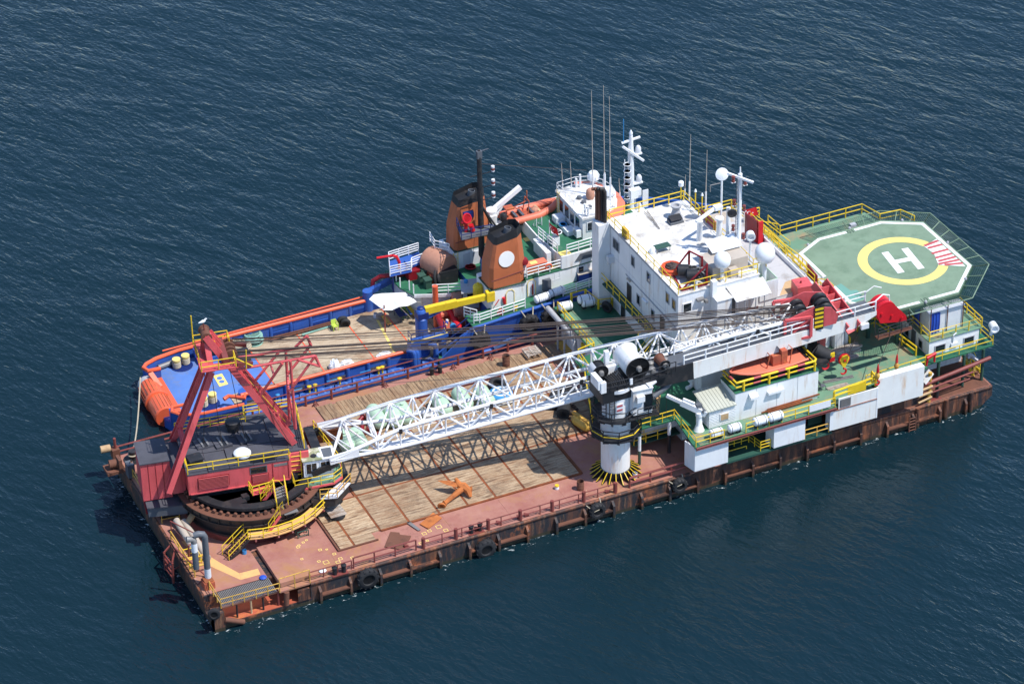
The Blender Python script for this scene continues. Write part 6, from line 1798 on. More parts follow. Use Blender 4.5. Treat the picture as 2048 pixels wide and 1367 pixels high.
# ================================================================ forward control cabin
fc = thing('control_cabin', 'low white cabin with green roof and three dark windows at the forward corner', 'cabin', (74.5, 4.2, Z2))
MB().box(71.85, 2.1, Z2 + .01, 77.25, 7.6, 7.5).out('wall', 'white', fc)
MB().box(71.75, 2.0, 7.501, 77.6, 7.7, 7.58).out('roof', 'greenold', fc)
for c, w in (((73.05, 2.10, 6.46), 1.0), ((76.17, 2.10, 6.44), 1.0)):
    window(fc, (c[0], 2.1, c[2]), w, .75, '-y', frame='grey')
for c in ((71.85, 6.00, 6.39), (71.85, 3.55, 6.45)):
    window(fc, (71.85, c[1], c[2]), .6, .8, '-x', frame='grey')
c = (71.85, 4.80, 5.95)
MB().box(71.78, c[1] - .35, Z2 + .05, 71.848, c[1] + .35, 7.3).out('door', 'dgrey', fc)
railing(fc, [(71.85, 6.6, 7.58), (71.85, 2.1, 7.58), (77.5, 2.1, 7.58), (77.5, 7.4, 7.58)], 1.0, 'yellow', 1.4, .06)
MB().tube([(74.4, 2.05, 6.6), (74.4, 2.0, 7.6), (74.7, 2.0, 7.8)], .07, 8).box(74.2, 1.95, 6.3, 74.9, 2.09, 6.7).out('wall_lamp', 'white', fc)
MB().tube([(78.1, 1.4, 6.9), (78.2, 1.4, 7.3)], .15, 8).lathe((78.3, 1.3, 7.8), [(0, -.5), (.38, -.45), (.42, .45), (.3, .45), (.25, .2), (0, .2)], 16, (-.25, -1, 0)).out('searchlight', 'plastic', fc, True)
sh = thing('roof_shelter', 'shelter of pale panels with a blue tarpaulin on the forward cabin roof', 'shelter', (73.8, 3.9, 7.58))
MB().box(72.3, 3.05, 7.6, 75.9, 3.12, 9.95).box(72.3, 3.121, 7.6, 72.36, 5.4, 9.95).box(75.84, 3.121, 7.6, 75.9, 5.4, 9.95).out('wall', 'white_old', sh)
MB().plate([(72.15, 2.9, 10.02), (76.05, 2.9, 10.0), (76.05, 5.6, 10.15), (72.15, 5.6, 10.15)], .05).out('roof', 'white_old', sh)
for x, y in ((72.4, 2.95), (74.2, 2.95), (75.9, 2.95), (72.25, 4.6)):
    bar('pole', (x, y, 7.58), (x, y, 10.45), .05, 'rustbrown', sh)
vs = []
for i in range(9):
    x = 72.5 + i * .11
    y = 2.98 + .06 * math.sin(i * 2.2)
    vs += [(x, y, 7.7), (x + .02, y - .03, 8.8), (x, y, 9.9)]
MB().add(vs, [(3 * i + j, 3 * i + 3 + j, 3 * i + 4 + j, 3 * i + 1 + j) for i in range(8) for j in range(2)]).out('tarpaulin', 'bluetarp', sh)
MB().box(72.1, 4.6, 7.6, 72.28, 5.3, 9.9).out('tarpaulin', 'bluetarp', sh)

# ================================================================ white pedestal crane
PX, PY = 39.85, 3.1
pc = thing('pedestal_crane', 'white pedestal crane with black machinery deck and white plated boom', 'crane', (PX, PY, D))
MB().lathe((PX, PY, 0), [(1.4, D + .03), (1.4, 2.95), (1.34, 2.97)], 36).out('collar', 'black', pc, True)
for i in range(22):
    a = 2 * math.pi * i / 22
    d = Vector((math.cos(a), math.sin(a), 0))
    p = Vector((PX, PY, 0))
    z0 = D + .04
    g_ = MB().plate([p + d * 1.38 + Vector((0, 0, z0)), p + d * 2.35 + Vector((0, 0, z0)), p + d * 2.3 + Vector((0, 0, z0 + .08)), p + d * 1.38 + Vector((0, 0, z0 + .75))], .06).out('gusset', 'black', pc)
    MB().beam(p + d * 2.34 + Vector((0, 0, z0 + .1)), p + d * 1.4 + Vector((0, 0, z0 + .79)), .06, .04).out('gusset_edge', 'yellow', g_)
MB().lathe((PX, PY, 0), [(1.32, 2.95), (1.32, 7.0)], 36).out('pedestal', 'white_rusty', pc, True)
def ring_platform(z, ri, ro, name, n=10, a0=0):
    pts = [(PX + ro * math.cos(math.radians(a0 + 360 * i / n)), PY + ro * math.sin(math.radians(a0 + 360 * i / n))) for i in range(n)]
    MB().lathe((PX, PY, 0), [(ri, z - .1), (ro * .97, z - .1), (ro * .97, z), (ri, z), (ri, z - .1)], n * 2).out(name, 'black', pc)
    for i in range(n):
        a = math.radians(a0 + 360 * i / n)
        MB().beam((PX + ri * math.cos(a), PY + ri * math.sin(a), z - .75), (PX + ro * math.cos(a), PY + ro * math.sin(a), z - .12), .08, .16).out('platform_bracket', 'black', pc)
    return [(p[0], p[1], z) for p in pts]
pts = ring_platform(6.95, 1.33, 2.35, 'lower_platform')
railing(pc, pts, 1.15, 'black', 1.5, .05, 2, True)
MB().tube([(p[0], p[1], 7.5) for p in pts], .05, 6, True).out('yellow_rail', 'yellow', pc)
MB().lathe((PX, PY, 0), [(1.36, 6.96), (1.36, 8.85)], 36).out('column', 'white', pc, True)
pts = ring_platform(8.9, 1.33, 2.15, 'upper_platform', 10, 18)
railing(pc, pts, 1.05, 'black', 1.4, .045, 1, True)
MB().lathe((PX, PY, 0), [(1.28, 8.9), (1.28, 11.6), (1.5, 11.65), (1.5, 12.0)], 36).out('slew_column', 'white', pc, True)
MB().plate([(PX - .55, PY - 1.29, 9.6), (PX + .1, PY - 1.3, 9.6), (PX + .1, PY - 1.3, 10.5), (PX - .55, PY - 1.29, 10.5)], .05).out('notice_board', 'plastic', pc)
MB().box(PX - .5, PY - 1.345, 10.2, PX + .05, PY - 1.33, 10.4).box(PX - .5, PY - 1.345, 9.75, PX + .05, PY - 1.33, 9.95).out('notice_print', 'mark_red', pc)
ladder(pc, (PX - 1.5, PY - .7, 8.9), (PX - 1.5, PY - .7, 12.6), (.35, -.25, 0), 'black', .35, .05)
ladder(pc, (PX - .95, PY - 1.25, 8.9), (PX - .95, PY - 1.25, 11.6), (.45, -.1, 0), 'black', .3, .04)
# cab
cb = MB()
cb.prism([(40.75, 1.35), (42.5, 1.15), (43.0, 1.9), (42.9, 3.0), (40.8, 3.0)], 9.15, 11.75)
cbo = cb.out('cab', 'white', pc)
MB().prism([(40.65, 1.25), (42.6, 1.05), (42.6, 3.05), (40.7, 3.05)], 11.76, 11.85).out('cab_roof', 'roofwhite', cbo)
MB().prism([(42.2, 1.1), (43.2, 1.6), (43.1, 2.6), (42.2, 2.4)], 11.86, 11.98).out('roof_hatch', 'white_old', cbo)
MB().plate([(41.75, 1.2, 9.5), (42.48, 1.12, 9.5), (42.5, 1.12, 11.2), (41.75, 1.2, 11.2)], .03).plate([(42.54, 1.17, 9.4), (43.0, 1.86, 9.4), (43.02, 1.86, 11.4), (42.56, 1.17, 11.4)], .03).out('pane', 'glassd', cbo)
MB().box(41.0, 1.0, 10.6, 41.75, 1.3, 11.2).out('side_box', 'white', cbo)
MB().prism([(40.2, 1.0), (43.1, .8), (43.3, 3.0), (41.0, 3.0)], 8.92, 9.0).out('cab_floor', 'black', pc)
railing(pc, [(41.0, .95, 9.0), (43.1, .85, 9.0), (43.3, 2.6, 9.0)], 1.0, 'black', 1.0, .04)
# machinery deck and winches
MB().box(PX - 2.0, PY - 1.35, 12.02, PX + 4.6, PY + 1.5, 12.35).out('machinery_deck', 'black', pc)
MB().prism([(PX - 1.9, PY - 1.3), (PX + 1.2, PY - 1.3), (PX + 1.6, PY + 1.4), (PX - 1.9, PY + 1.4)], 10.9, 12.01).out('machinery_base', 'black', pc)
def winch(c, r, L, mat, name, cover=None):
    b = MB().lathe(c, [(0, -L / 2), (r, -L / 2), (r, -L / 2 + .08), (r * .8, -L / 2 + .1), (r * .8, L / 2 - .1), (r, L / 2 - .08), (r, L / 2), (0, L / 2)], 28, (0.05, 1, 0))
    w = b.out(name, mat, pc, True)
    MB().torus((c[0] - .05 * L / 2, c[1] - L / 2 - .02, c[2]), r * .97, .05, (0.05, 1, 0), 28, 6).out('drum_rim', 'black', w)
    MB().lathe((c[0], c[1] - L / 2 - .05, c[2]), [(0, -.3), (.2, -.3), (.28, -.05), (.28, .03)], 12, (0.05, 1, 0)).out('motor', 'steel', w, True)
    for k in range(5):
        a = k * 1.256
        MB().beam((c[0], c[1] - L / 2 - .03, c[2]), (c[0] + r * .9 * math.cos(a), c[1] - L / 2 - .03, c[2] + r * .9 * math.sin(a)), .05, .07, (0, 1, 0)).out('spoke', 'black', w)
    if cover:
        MB().lathe(c, [(r * 1.04, -L / 2), (r * 1.06, L / 2)], 16, (0.05, 1, 0), math.radians(150), math.radians(330)).out('cover', cover, w, True)
    return w
winch((41.55, 3.3, 13.65), 1.12, 2.7, 'white', 'main_winch', 'white')
winch((44.35, 2.9, 12.95), .52, 1.3, 'rustbrown', 'small_winch')
winch((38.55, 3.9, 13.2), .75, 1.0, 'black', 'side_winch', 'white_old')
MB().box(37.5, 1.75, 12.6, 37.95, 3.3, 13.55).box(37.75, 1.65, 12.2, 38.25, 2.0, 13.3).out('cabinet', 'white', pc)
MB().box(40.55, 1.55, 12.4, 40.8, 1.8, 13.0).out('cabinet', 'white', pc)
MB().box(39.4, 4.2, 12.36, 39.8, 4.6, 14.6).out('cabinet', 'white', pc)
MB().box(39.3, 3.6, 12.36, 40.3, 3.9, 13.4).out('cabinet', 'white', pc)
for k in range(7):
    x0 = 38.6 + .2 * k
    MB().tube([(x0, 3.4, 12.4), (x0 + .1, 2.9, 13.0 + .06 * k), (x0 + .35, 2.2, 12.9), (x0 + .5, 1.9, 12.0)], .06, 6).out('hydraulic_hose', 'rubber', pc, True)
for p, s in (((43.2, 2.6, 12.4), .35), ((43.6, 3.6, 12.4), .3), ((42.9, 3.9, 12.4), .4), ((45.0, 3.6, 12.4), .3)):
    MB().lathe(p, [(s, 0), (s, s), (s * .6, s * 1.3), (0, s * 1.4)], 10).out('pump', 'steel', pc, True)
railing(pc, [(37.9, 1.8, 12.1), (40.2, 1.6, 12.1), (44.3, 1.75, 12.35), (45.2, 1.8, 12.35)], 1.0, 'black', .9, .045)
railing(pc, [(43.9, 4.5, 12.35), (46.0, 4.5, 12.35)], 1.3, 'black', 1.0, .04)
# boom: black root, white plated section, walkway and rails
by0, by1 = 2.15, 4.15
MB().plate([(42.3, by0, 11.9), (43.8, by0, 10.9), (47.2, by0, 10.72), (47.1, by0, 12.52), (42.3, by0, 12.5)], .1).plate([(42.3, by1, 11.9), (43.8, by1, 10.9), (47.2, by1, 10.72), (47.1, by1, 12.52), (42.3, by1, 12.5)], .1).out('boom_root', 'black', pc)
def pe(x):
    return (x - 47.1) * .012
wp = MB()
for yy in (by0, by1):
    wp.plate([(47.1, yy + pe(47.1), 12.52), (47.2, yy, 10.75), (63.6, yy + pe(63.6), 11.15), (64.3, yy + pe(64.3), 11.3), (66.1, yy + pe(66.1), 12.0), (66.1, yy + pe(66.1), 12.4), (56, yy + pe(56), 12.5)], .08)
wp.out('boom_plate', 'white_rusty', pc)
MB().prism([(42.4, by0), (66.0, by0 + .22), (66.0, by1 + .22), (42.4, by1)], 12.42, 12.46).out('boom_walkway', 'dgrey', pc)
MB().prism([(44.4, by0 + .1), (64.0, by0 + .3), (64.0, by1 + .1), (44.4, by1 - .1)], 11.0, 11.05).out('boom_bottom', 'dgrey', pc)
for yy in (by0 + .05, by1 - .05):
    railing(pc, [(46.2, yy, 12.46), (66.0, yy + .22, 12.46)], 1.0, 'white', 2.1, .05, 1, pr=.075)
MB().tube([(66.0, by0 + .3, 13.5), (66.8, by0 + .4, 13.9), (67.6, by0 + .6, 13.5), (67.7, by0 + .6, 12.2)], .06, 8).tube([(66.0, by1, 13.5), (66.8, by1, 13.9), (67.6, by1, 13.5)], .05, 8).out('head_rail', 'white', pc, True)
MB().box(64.4, by0 - .1, 11.0, 65.2, by0 + .2, 11.5).out('pad', 'white_old', pc)
cylo('luffing_cylinder', (42.5, 2.2, 9.6), (44.9, 2.6, 10.5), .28, 'dgrey', pc)
cylo('luffing_rod', (44.9, 2.6, 10.5), (46.5, 2.8, 11.1), .18, 'steel', pc)
hd_ = MB()
hd_.lathe((67.2, 3.2, 11.95), [(0, -.75), (1.05, -.75), (1.05, .75), (0, .75)], 24, (0, 1, 0))
hd_.plate([(66.0, 2.5, 12.4), (66.6, 2.45, 10.9), (69.6, 2.6, 10.2), (69.4, 2.6, 10.9), (67.8, 2.5, 12.8)], .12)
hd_.plate([(66.0, 3.9, 12.4), (66.6, 3.9, 10.9), (69.6, 3.9, 10.2), (69.4, 3.9, 10.9), (67.8, 3.9, 12.8)], .12)
hd_.out('boom_head', 'redbright', pc, False)
for k in range(3):
    MB().lathe((66.7 + k * 1.1, 2.35, 11.9 - .5 * k), [(0, -.06), (.12, -.06), (.12, .06), (0, .06)], 10, (0, 1, 0)).out('pin', 'redbright', pc)
MB().prism([(66.0, 1.7), (69.8, 1.9), (69.8, 2.4), (66.0, 2.3)], 9.65, 9.75).out('head_gallery', 'rustbrown', pc)
railing(pc, [(66.0, 1.7, 9.75), (69.8, 1.9, 9.75)], 1.1, 'black', 1.3, .04, 2)
for x in (66.1, 69.7):
    bar('gallery_hanger', (x, 2.3, 9.7), (x, 2.5, 11.3), .06, 'black', pc)
# hooks hanging from the pedestal crane
def hook(parent, p, s, mat='redbright'):
    x, y, z = p
    pts = [(x, y, z), (x, y, z - .35 * s)] + [(x + s * .32 * math.sin(math.radians(a)), y, z - .65 * s + s * .32 * math.cos(math.radians(a))) for a in range(20, 280, 30)]
    MB().tube(pts, [.07 * s] * 2 + [.1 * s] * (len(pts) - 4) + [.07 * s, .03 * s], 8).out('hook', mat, parent, True)
t = thing('main_hook_block', 'black hook block with red and yellow cheeks hanging below the white boom', 'hook block', (60.67, 2.40, 9.03))
c = Vector((60.51, 2.40, 9.50))
MB().tube([c + Vector((-.55, .3, .35)), c + Vector((.5, -.3, -.3))], .62, 16).out('sheave_drum', 'rubber', t, True)
MB().lathe(c + Vector((.62, -.35, -.35)), [(0, -.12), (.5, -.12), (.5, .12), (0, .12)], 8, (.8, -.45, -.4)).out('cheek', 'black', t)
MB().box(c.x + .5, c.y - .75, c.z - .3, c.x + .95, c.y - .62, c.z + .15).out('yellow_panel', 'yellow', t)
MB().box(c.x + .45, c.y - .78, c.z - .75, c.x + .95, c.y - .6, c.z - .35).out('red_panel', 'redbright', t)
hook(t, (c.x + .15, c.y - .5, c.z - .55), 1.05)
MB().tube([c + Vector((-.2, .1, .4)), (c.x - .1, 3.0, 11.2)], .04, 5).out('rope', 'cable', t)
t = thing('yellow_hook_block', 'yellow diamond shaped hook block with red hook above the green deck', 'hook block', (62.87, 2.40, 7.87))
c = Vector((62.90, 2.40, 7.91))
for dy in (-.12, .12):
    MB().plate([(c.x - .5, c.y + dy, c.z + .2), (c.x - .25, c.y + dy, c.z + .62), (c.x + .25, c.y + dy, c.z + .65), (c.x + .52, c.y + dy, c.z + .25), (c.x + .12, c.y + dy, c.z - .65), (c.x - .12, c.y + dy, c.z - .65)], .05).out('cheek', 'yellow', t)
for k in range(6):
    MB().beam((c.x - .42 + k * .12, c.y - .16, c.z - .1 - .06 * k + .15), (c.x - .3 + k * .12, c.y - .16, c.z + .55), .02, .05, (0, 1, 0)).out('black_stripe', 'black', t)
MB().lathe((c.x, c.y - .18, c.z + .1), [(.13, -.03), (.13, .03), (0, .03)], 10, (0, -1, 0)).out('pin', 'redbright', t)
MB().lathe((c.x, c.y, c.z + .15), [(0, -.1), (.58, -.1), (.58, .1), (0, .1)], 16, (0, 1, 0)).out('sheave', 'redbright', t)
hook(t, (c.x, c.y, c.z - .6), .9)
MB().tube([(c.x + .1, c.y, c.z + .6), (c.x + .2, 2.9, 11.5)], .035, 5).tube([(c.x + .45, c.y, c.z + .5), (65.2, 2.9, 11.7)], .03, 5).out('rope', 'cable', t)
for p, top, lab in (((64.48, -1.00, 7.74), (67.5, 1.9, 9.7), 'small red hook with yellow ball hanging outboard of the white side panel'), ((67.21, 0.20, 7.31), (68.9, 2.2, 9.9), 'small red hook with yellow ball hanging over the yellow deck railing')):
    t = thing('whip_hook', lab, 'hook', p)
    c = Vector(p)
    MB().lathe(c - Vector((0, 0, .3)), [(0, 0), (.16, .08), (.24, .35), (.16, .62), (.08, .7), (.13, .75), (.1, 1.1), (.05, 1.5), (0, 1.55)], 12).out('ball', 'yellow_old', t, True)
    MB().lathe(c + Vector((0, 0, .45)), [(.14, 0), (.12, .4), (.05, .85), (0, .86)], 10).out('socket', 'redbright', t)
    hook(t, c - Vector((0, 0, .25)), .7)
    MB().tube([c + Vector((0, 0, 1.1)), top], .03, 5).out('rope', 'cable', t)
# grey exhaust pipe rack at the edge of the raised deck
t = thing('discharge_pipe', 'long grey bent pipe running along the left edge of the raised deck', 'pipe', (45.05, 22.66, 2.30))
a, c, e = Vector((43.69, 25.46, 5.90)), Vector((43.91, 21.00, 5.60)), Vector((44.01, 20.28, 5.00))
MB().tube([a, c, e, (e.x + .05, e.y - .1, 3.0), (e.x + .05, e.y - .1, D + .1)], .27, 12).out('pipe', 'grey', t, True)
for f in (.45, .75):
    p = a.lerp(c, f)
    bar('prop', (p.x, p.y, D + .05), p, .1, 'grey', t)
MB().box(e.x + .7, e.y - .5, 3.6, e.x + 1.2, e.y, 4.7).out('lamp', 'yellow', t)

# ================================================================ blue supply ship moored alongside
SD = 1.3
ship = thing('supply_ship', 'blue offshore supply ship with orange rails and twin orange funnels moored behind the barge', 'ship', (36, 34.3, 0))
CY = 34.35
def hullstrip(stn, name, mat, zb=-1.0):
    """stations (x, near y, far y, ztop): shell sides and deck"""
    vs = []
    for (x, a, b_, zt) in stn:
        fl = .9 if x > 34 else .25
        vs += [(x, a + fl, zb), (x, a, zt), (x, b_, zt), (x, b_ - fl, zb)]
    fs = []
    for i in range(len(stn) - 1):
        k = 4 * i
        fs += [(k, k + 4, k + 5, k + 1), (k + 1, k + 5, k + 6, k + 2), (k + 2, k + 6, k + 7, k + 3)]
    fs += [(0, 1, 2, 3)]
    n = 4 * (len(stn) - 1)
    fs += [(n + 3, n + 2, n + 1, n)]
    return MB().add(vs, fs).out(name, mat, ship, False)
hullstrip([(6.5, 30.9, 37.6, 1.0), (6.9, 29.7, 38.7, 1.0), (8.6, 28.3, 40.0, 1.0), (12.5, 27.9, 40.9, 1.0), (20, 28.0, 41.0, 1.0), (33.2, 28.0, 41.0, 1.0), (39.6, 28.0, 41.0, 1.0)], 'aft_hull', 'hullblue')
def shz(x):
    return 2.1 + (x - 33) * .8 if x < 36.4 else 4.82 + min(x - 36.4, 13.0) * .06
def nb(x):
    return 26.95 if x < 50 else 26.95 + 7.4 * ((x - 50) / 16.0) ** 2.2
xsn = [39.4, 41, 44, 48, 50, 52.5, 55, 57.5, 60, 62, 64, 65.2, 66]
hullstrip([(x, nb(x), 2 * CY - nb(x), shz(x)) for x in xsn], 'fore_hull', 'hullblue')
MB().plate([(33.0, 27.1, -1), (39.39, 27.6, -1), (39.39, 26.97, shz(39.39)), (36.4, 26.97, shz(36.4)), (34.0, 27.0, 2.97), (33.0, 27.05, 2.1)], .12).out('side_shell', 'hullblue', ship)
MB().prism([(36.6, 27.05), (39.39, 27.05), (39.39, 29.2), (36.6, 29.2)], 4.68, lambda x, y: shz(x) + .01).out('side_deck', 'green', ship)
MB().box(36.7, 29.0, 1.3, 39.38, 29.15, 4.67).out('side_wall', 'bluedark', ship)
# foredeck plating and bow bulwark
fd = MB()
vs = []
xf = [39.4, 41, 44, 48, 50, 52.5, 55, 57.5, 60, 62, 64, 65.2]
for x in xf:
    vs += [(x, nb(x) + .3, shz(x) + .02), (x, 2 * CY - nb(x) - .3, shz(x) + .02)]
MB().add(vs, [(2 * i, 2 * i + 2, 2 * i + 3, 2 * i + 1) for i in range(len(xf) - 1)]).out('foredeck', 'green', ship)
xb = [53, 55, 57, 59, 61, 63, 64.5, 65.5, 66]
for sg in (0, 1):
    bw_ = MB()
    for x0, x1 in zip(xb[:-1], xb[1:]):
        y0, y1 = nb(x0), nb(x1)
        if sg:
            y0, y1 = 2 * CY - y0, 2 * CY - y1
        h0, h1 = 1.0 * min(1, (x0 - 53) / 2 + .05), 1.0 * min(1, (x1 - 53) / 2 + .05)
        bw_.plate([(x0, y0, shz(x0)), (x1, y1, shz(x1)), (x1, y1, shz(x1) + h1), (x0, y0, shz(x0) + h0)], .14)
    bw_.out('bow_bulwark', 'blue', ship)
MB().tube([(x, nb(x), shz(x) + 1.02) for x in xb[1:]] + [(x, 2 * CY - nb(x), shz(x) + 1.02) for x in xb[1:][::-1]], .12, 8).out('bow_rail', 'blue', ship, True)
# light rubbing strips on the near shell
MB().beam((34.0, 27.35, 1.55), (39.0, 27.1, 1.6), .35, .3).beam((38.6, 26.95, 1.95), (42.5, 26.85, 2.9), .3, .35).out('fender_strip', 'bluedeck', ship)
MB().tube([(x, 26.93, shz(x)) for x in (36.4, 42, 48, 52)], .14, 8).tube([(33.2, 27.95, 2.3), (36.4, 26.93, shz(36.4))], .1, 8).out('sheer_strake', 'blue', ship, True)
for x, z in ((34.4, 1.95), (36.0, 2.2)):
    MB().plate([(x, 27.55, z - .3), (x + 1.0, 27.5, z - .2), (x + 1.0, 27.45, z + .3), (x, 27.5, z + .2)], .08).out('freeing_port', 'bluedeck', ship)
# fender tyres on the near shell
for p, R in (((37.13, 26.60, 3.44), .95), ((42.20, 26.40, 4.02), .98), ((44.40, 26.30, 4.20), .95)):
    t = tyre(p, R, .7, (.15, 1, .1), ['big black tractor tyre on the blue ship side, left of three', 'big black tractor tyre on the blue ship side, middle of three', 'big black tractor tyre on the blue ship side, right of three beside the grey pipe'][0 if p[0] < 39 else (1 if p[0] < 43.4 else 2)], 'tractor tyres on the ship side')
    MB().tube([(p[0] + .6, 26.85, p[2] + 1.5), (p[0] + .2, p[1] - .3, p[2] + .6)], .06, 6).tube([(p[0] - .7, 26.85, p[2] + 1.4), (p[0] - .3, p[1] - .3, p[2] + .6)], .05, 6).out('hanging_rope', 'rope', t)
# aft deck
MB().prism([(7.2, 30.7), (8.0, 29.5), (10, 28.8), (13.1, 28.8), (13.1, 31.6), (17.7, 31.6), (17.7, 39.2), (9.5, 39.2), (7.9, 38.3), (7.2, 37.2)], 1.001, SD).out('aft_deck', 'bluedeck', ship)
px_ = [13.1, 17.7, 22.8, 27.95, 32.0, 35.9]
wd = []
for i in range(5):
    y0, y1 = (29.45, 31.55) if i == 0 else (29.45, 39.25)
    b = MB()
    nbd = round((y1 - y0) / .3)
    for j in range(nbd):
        a = y0 + (y1 - y0) * j / nbd
        b.box(px_[i] + .07, a + .006, 1.001, px_[i + 1] - .07, a + .3 - .006, SD + random.uniform(-.01, .01))
    b.out('deck_panel', 'shipdeck', ship)
for i in range(1, 5):
    boxo('orange_line', px_[i] - .065, 29.45 if i > 1 else 31.6, 1.001, px_[i] + .065, 39.2, SD + .015, 'orange', ship)
boxo('orange_line', 17.72, 29.5, SD + .012, 32, 29.62, SD + .02, 'orange', ship)
MB().prism([(29.9, 31.0), (30.15, 31.0), (31.0, 37.5), (30.75, 37.5)], SD + .012, SD + .02).out('yellow_line', 'mark_yellow', ship)
MB().box(33.3, 27.4, 1.001, 36.5, 29.4, 1.35).out('side_deck', 'green', ship)
# stern roller
c0, c1 = Vector((6.75, 31.3, .95)), Vector((6.95, 36.6, .95))
rl = MB().lathe(c0, [(0.3, -.1), (1.0, -.1), (1.0, 0), (1.06, .05), (1.06, 2.55), (1.22, 2.6), (1.22, 2.9), (1.06, 2.95), (1.06, 5.35), (1.0, 5.4), (.3, 5.4)], 40, (c1 - c0)).out('stern_roller', 'orange', ship, True)
for k in range(20):
    a = 2 * math.pi * k / 20
    for (y0, y1) in ((31.45, 33.8), (34.35, 36.6)):
        p = Vector((6.78 + 1.06 * math.cos(a), y0, .95 + 1.06 * math.sin(a))); q = Vector((6.9 + 1.06 * math.cos(a), y1, .95 + 1.06 * math.sin(a)))
        bar('roller_rib', p, q, .05, 'rustred', rl, 5)
cylo('roller_end', (6.95, 36.7, .95), (7.0, 37.4, .95), .95, 'grey', ship)
MB().prism([(7.5, 30.7), (8.2, 30.7), (8.4, 37.2), (7.7, 37.2)], 1.001, 1.45).out('roller_guard', 'orange', ship)
# stern corner bulwarks and rails
def bulwark(pts, z0, z1, t, mat, name='bulwark'):
    b = MB()
    for p, q in zip(pts[:-1], pts[1:]):
        b.plate([(p[0], p[1], z0), (q[0], q[1], z0), (q[0], q[1], z1), (p[0], p[1], z1)], t)
    return b.out(name, mat, ship)
nearC = [(7.0, 30.5), (6.9, 29.8), (7.4, 29.1), (8.4, 28.5), (9.6, 28.2), (13.4, 27.95)]
farC = [(8.4, 37.2), (7.2, 37.3), (6.95, 38.0), (7.4, 38.5), (8.6, 39.0), (11, 39.4), (16, 39.45)]
bulwark(nearC, .9, 2.35, .3, 'blue')
bulwark(farC, .9, 2.35, .2, 'blue')
MB().tube([(8.3, 30.4, 2.4), (7.2, 30.5, 2.4)] + [(p[0], p[1], 2.4) for p in nearC[1:]], .17, 8).out('stern_rail', 'orange', ship, True)
MB().tube([(p[0], p[1], 2.4) for p in farC], .2, 8).out('stern_rail', 'orange', ship, True)
MB().beam((7.3, 37.0, 2.3), (7.7, 35.5, 1.5), .5, .2).out('stern_gate', 'salmon', ship)
MB().prism([(8.4, 27.85), (13.2, 27.7), (13.2, 27.9), (8.4, 28.3)], 1.2, 2.1).out('shell_pocket', 'bluedark', ship)
# orange cargo rails with stanchions along both sides
def cargo_rail(y, x0, x1, sg, inner):
    MB().tube([(x0, y, 2.5), (x1, y, 2.5)], .2, 10).out('cargo_rail', 'orange', ship, True)
    n = int((x1 - x0) / 1.95)
    for i in range(n + 1):
        x = x0 + .3 + i * (x1 - x0 - .6) / n
        bar('rail_post', (x, y + sg * .05, 1.0), (x, y + sg * .05, 2.42), .22, 'blue', ship, 10)
        if i < n:
            xx = x + (x1 - x0) / n
            if i % 2:
                boxo('bulwark_panel', x + .24, y - .05, 1.0, xx - .24, y + .05, 2.3, 'blue', ship)
            else:
                boxo('bulwark_panel', x + .24, y - .04, 1.75, xx - .24, y + .04, 2.28, 'blue', ship)
                boxo('bulwark_panel', x + .24, y - .04, 1.0, xx - .24, y + .04, 1.3, 'bluedark', ship)
cargo_rail(29.35, 13.6, 31.0, -1, 1)
cargo_rail(39.45, 16.0, 31.2, 1, -1)
MB().tube([(9.5, 39.75, 2.55), (30.8, 39.85, 2.75)], .09, 8).out('outer_rail', 'orange', ship, True)
MB().tube([(12.04, 29.73, 2.30), (12.58, 29.90, 2.40), (13.12, 29.46, 2.40), (13.78, 28.87, 2.40), (14.0, 29.35, 2.5)], .2, 10).out('rail_bend', 'orange', ship, True)
cylo('bitt_tub', (14.4, 30.6, 1.3), (14.4, 30.6, 2.0), .6, 'blue', ship)
# outer near walkway with its own low rail
MB().box(13.6, 28.05, 1.001, 33.0, 29.1, 1.06).out('side_walkway', 'bluedeck', ship)
for i in range(24):
    boxo('walkway_grate', 13.8 + i * .8, 28.2, 1.06, 14.35 + i * .8, 28.95, 1.09, 'blue', ship)
railing(ship, [(13.6, 28.2, 1.06), (31.6, 28.2, 1.06)], 1.0, 'maroon', 1.75, .06, 0, pmat='bluedark')
for i, (x, m) in enumerate(((17.1, 'cyan'), (20.3, 'yellow'), (20.9, 'yellow'), (23.4, 'yellow'), (27.4, 'yellow'), (27.8, 'yellow'))):
    MB().lathe((x, 28.9, 1.06), [(.1, 0), (.08, .5), (.22, .55), (.22, .75), (0, .85)], 10).out('vent_head', m, ship, True)
for x in (19.0, 22.6, 26.0):
    MB().tube([(x - .5, 28.95, 1.75), (x + .6, 28.95, 1.75)], .05, 6).tube([(x - .5, 28.95, 1.5), (x + .6, 28.95, 1.5)], .05, 6).out('pipe_run', 'cyan', ship)
# small things on the aft deck
def bitts(x, y, lab):
    t = thing('bitts', lab, 'bitts', (x, y, SD), 'rope wound bitts on the blue aft deck')
    MB().lathe((x, y, SD), [(1.1, 0), (1.1, .05), (0, .05)], 20).out('base', 'bluedark', t)
    for dx, dy in ((-.5, -.1), (.5, .15)):
        p = (x + dx, y + dy, SD + .05)
        MB().lathe(p, [(.3, 0), (.3, .75), (.4, .78), (.4, .95), (0, .96)], 16).out('bitt', 'mark_yellow', t, True)
        b = MB()
        for k in range(6):
            b.torus((p[0], p[1], p[2] + .08 + k * .1), .36, .06, (0, 0, 1), 16, 6)
        b.out('rope_turns', 'rope', t, True)
bitts(10.85, 38.35, 'rope wound bitts on the blue aft deck, farther pair')
bitts(10.9, 31.0, 'rope wound bitts on the blue aft deck, nearer pair behind the red crane leg')
t = thing('deck_plate', 'pale yellow plate with two round holes on the blue aft deck', 'plate', (13.36, 34.3, SD))
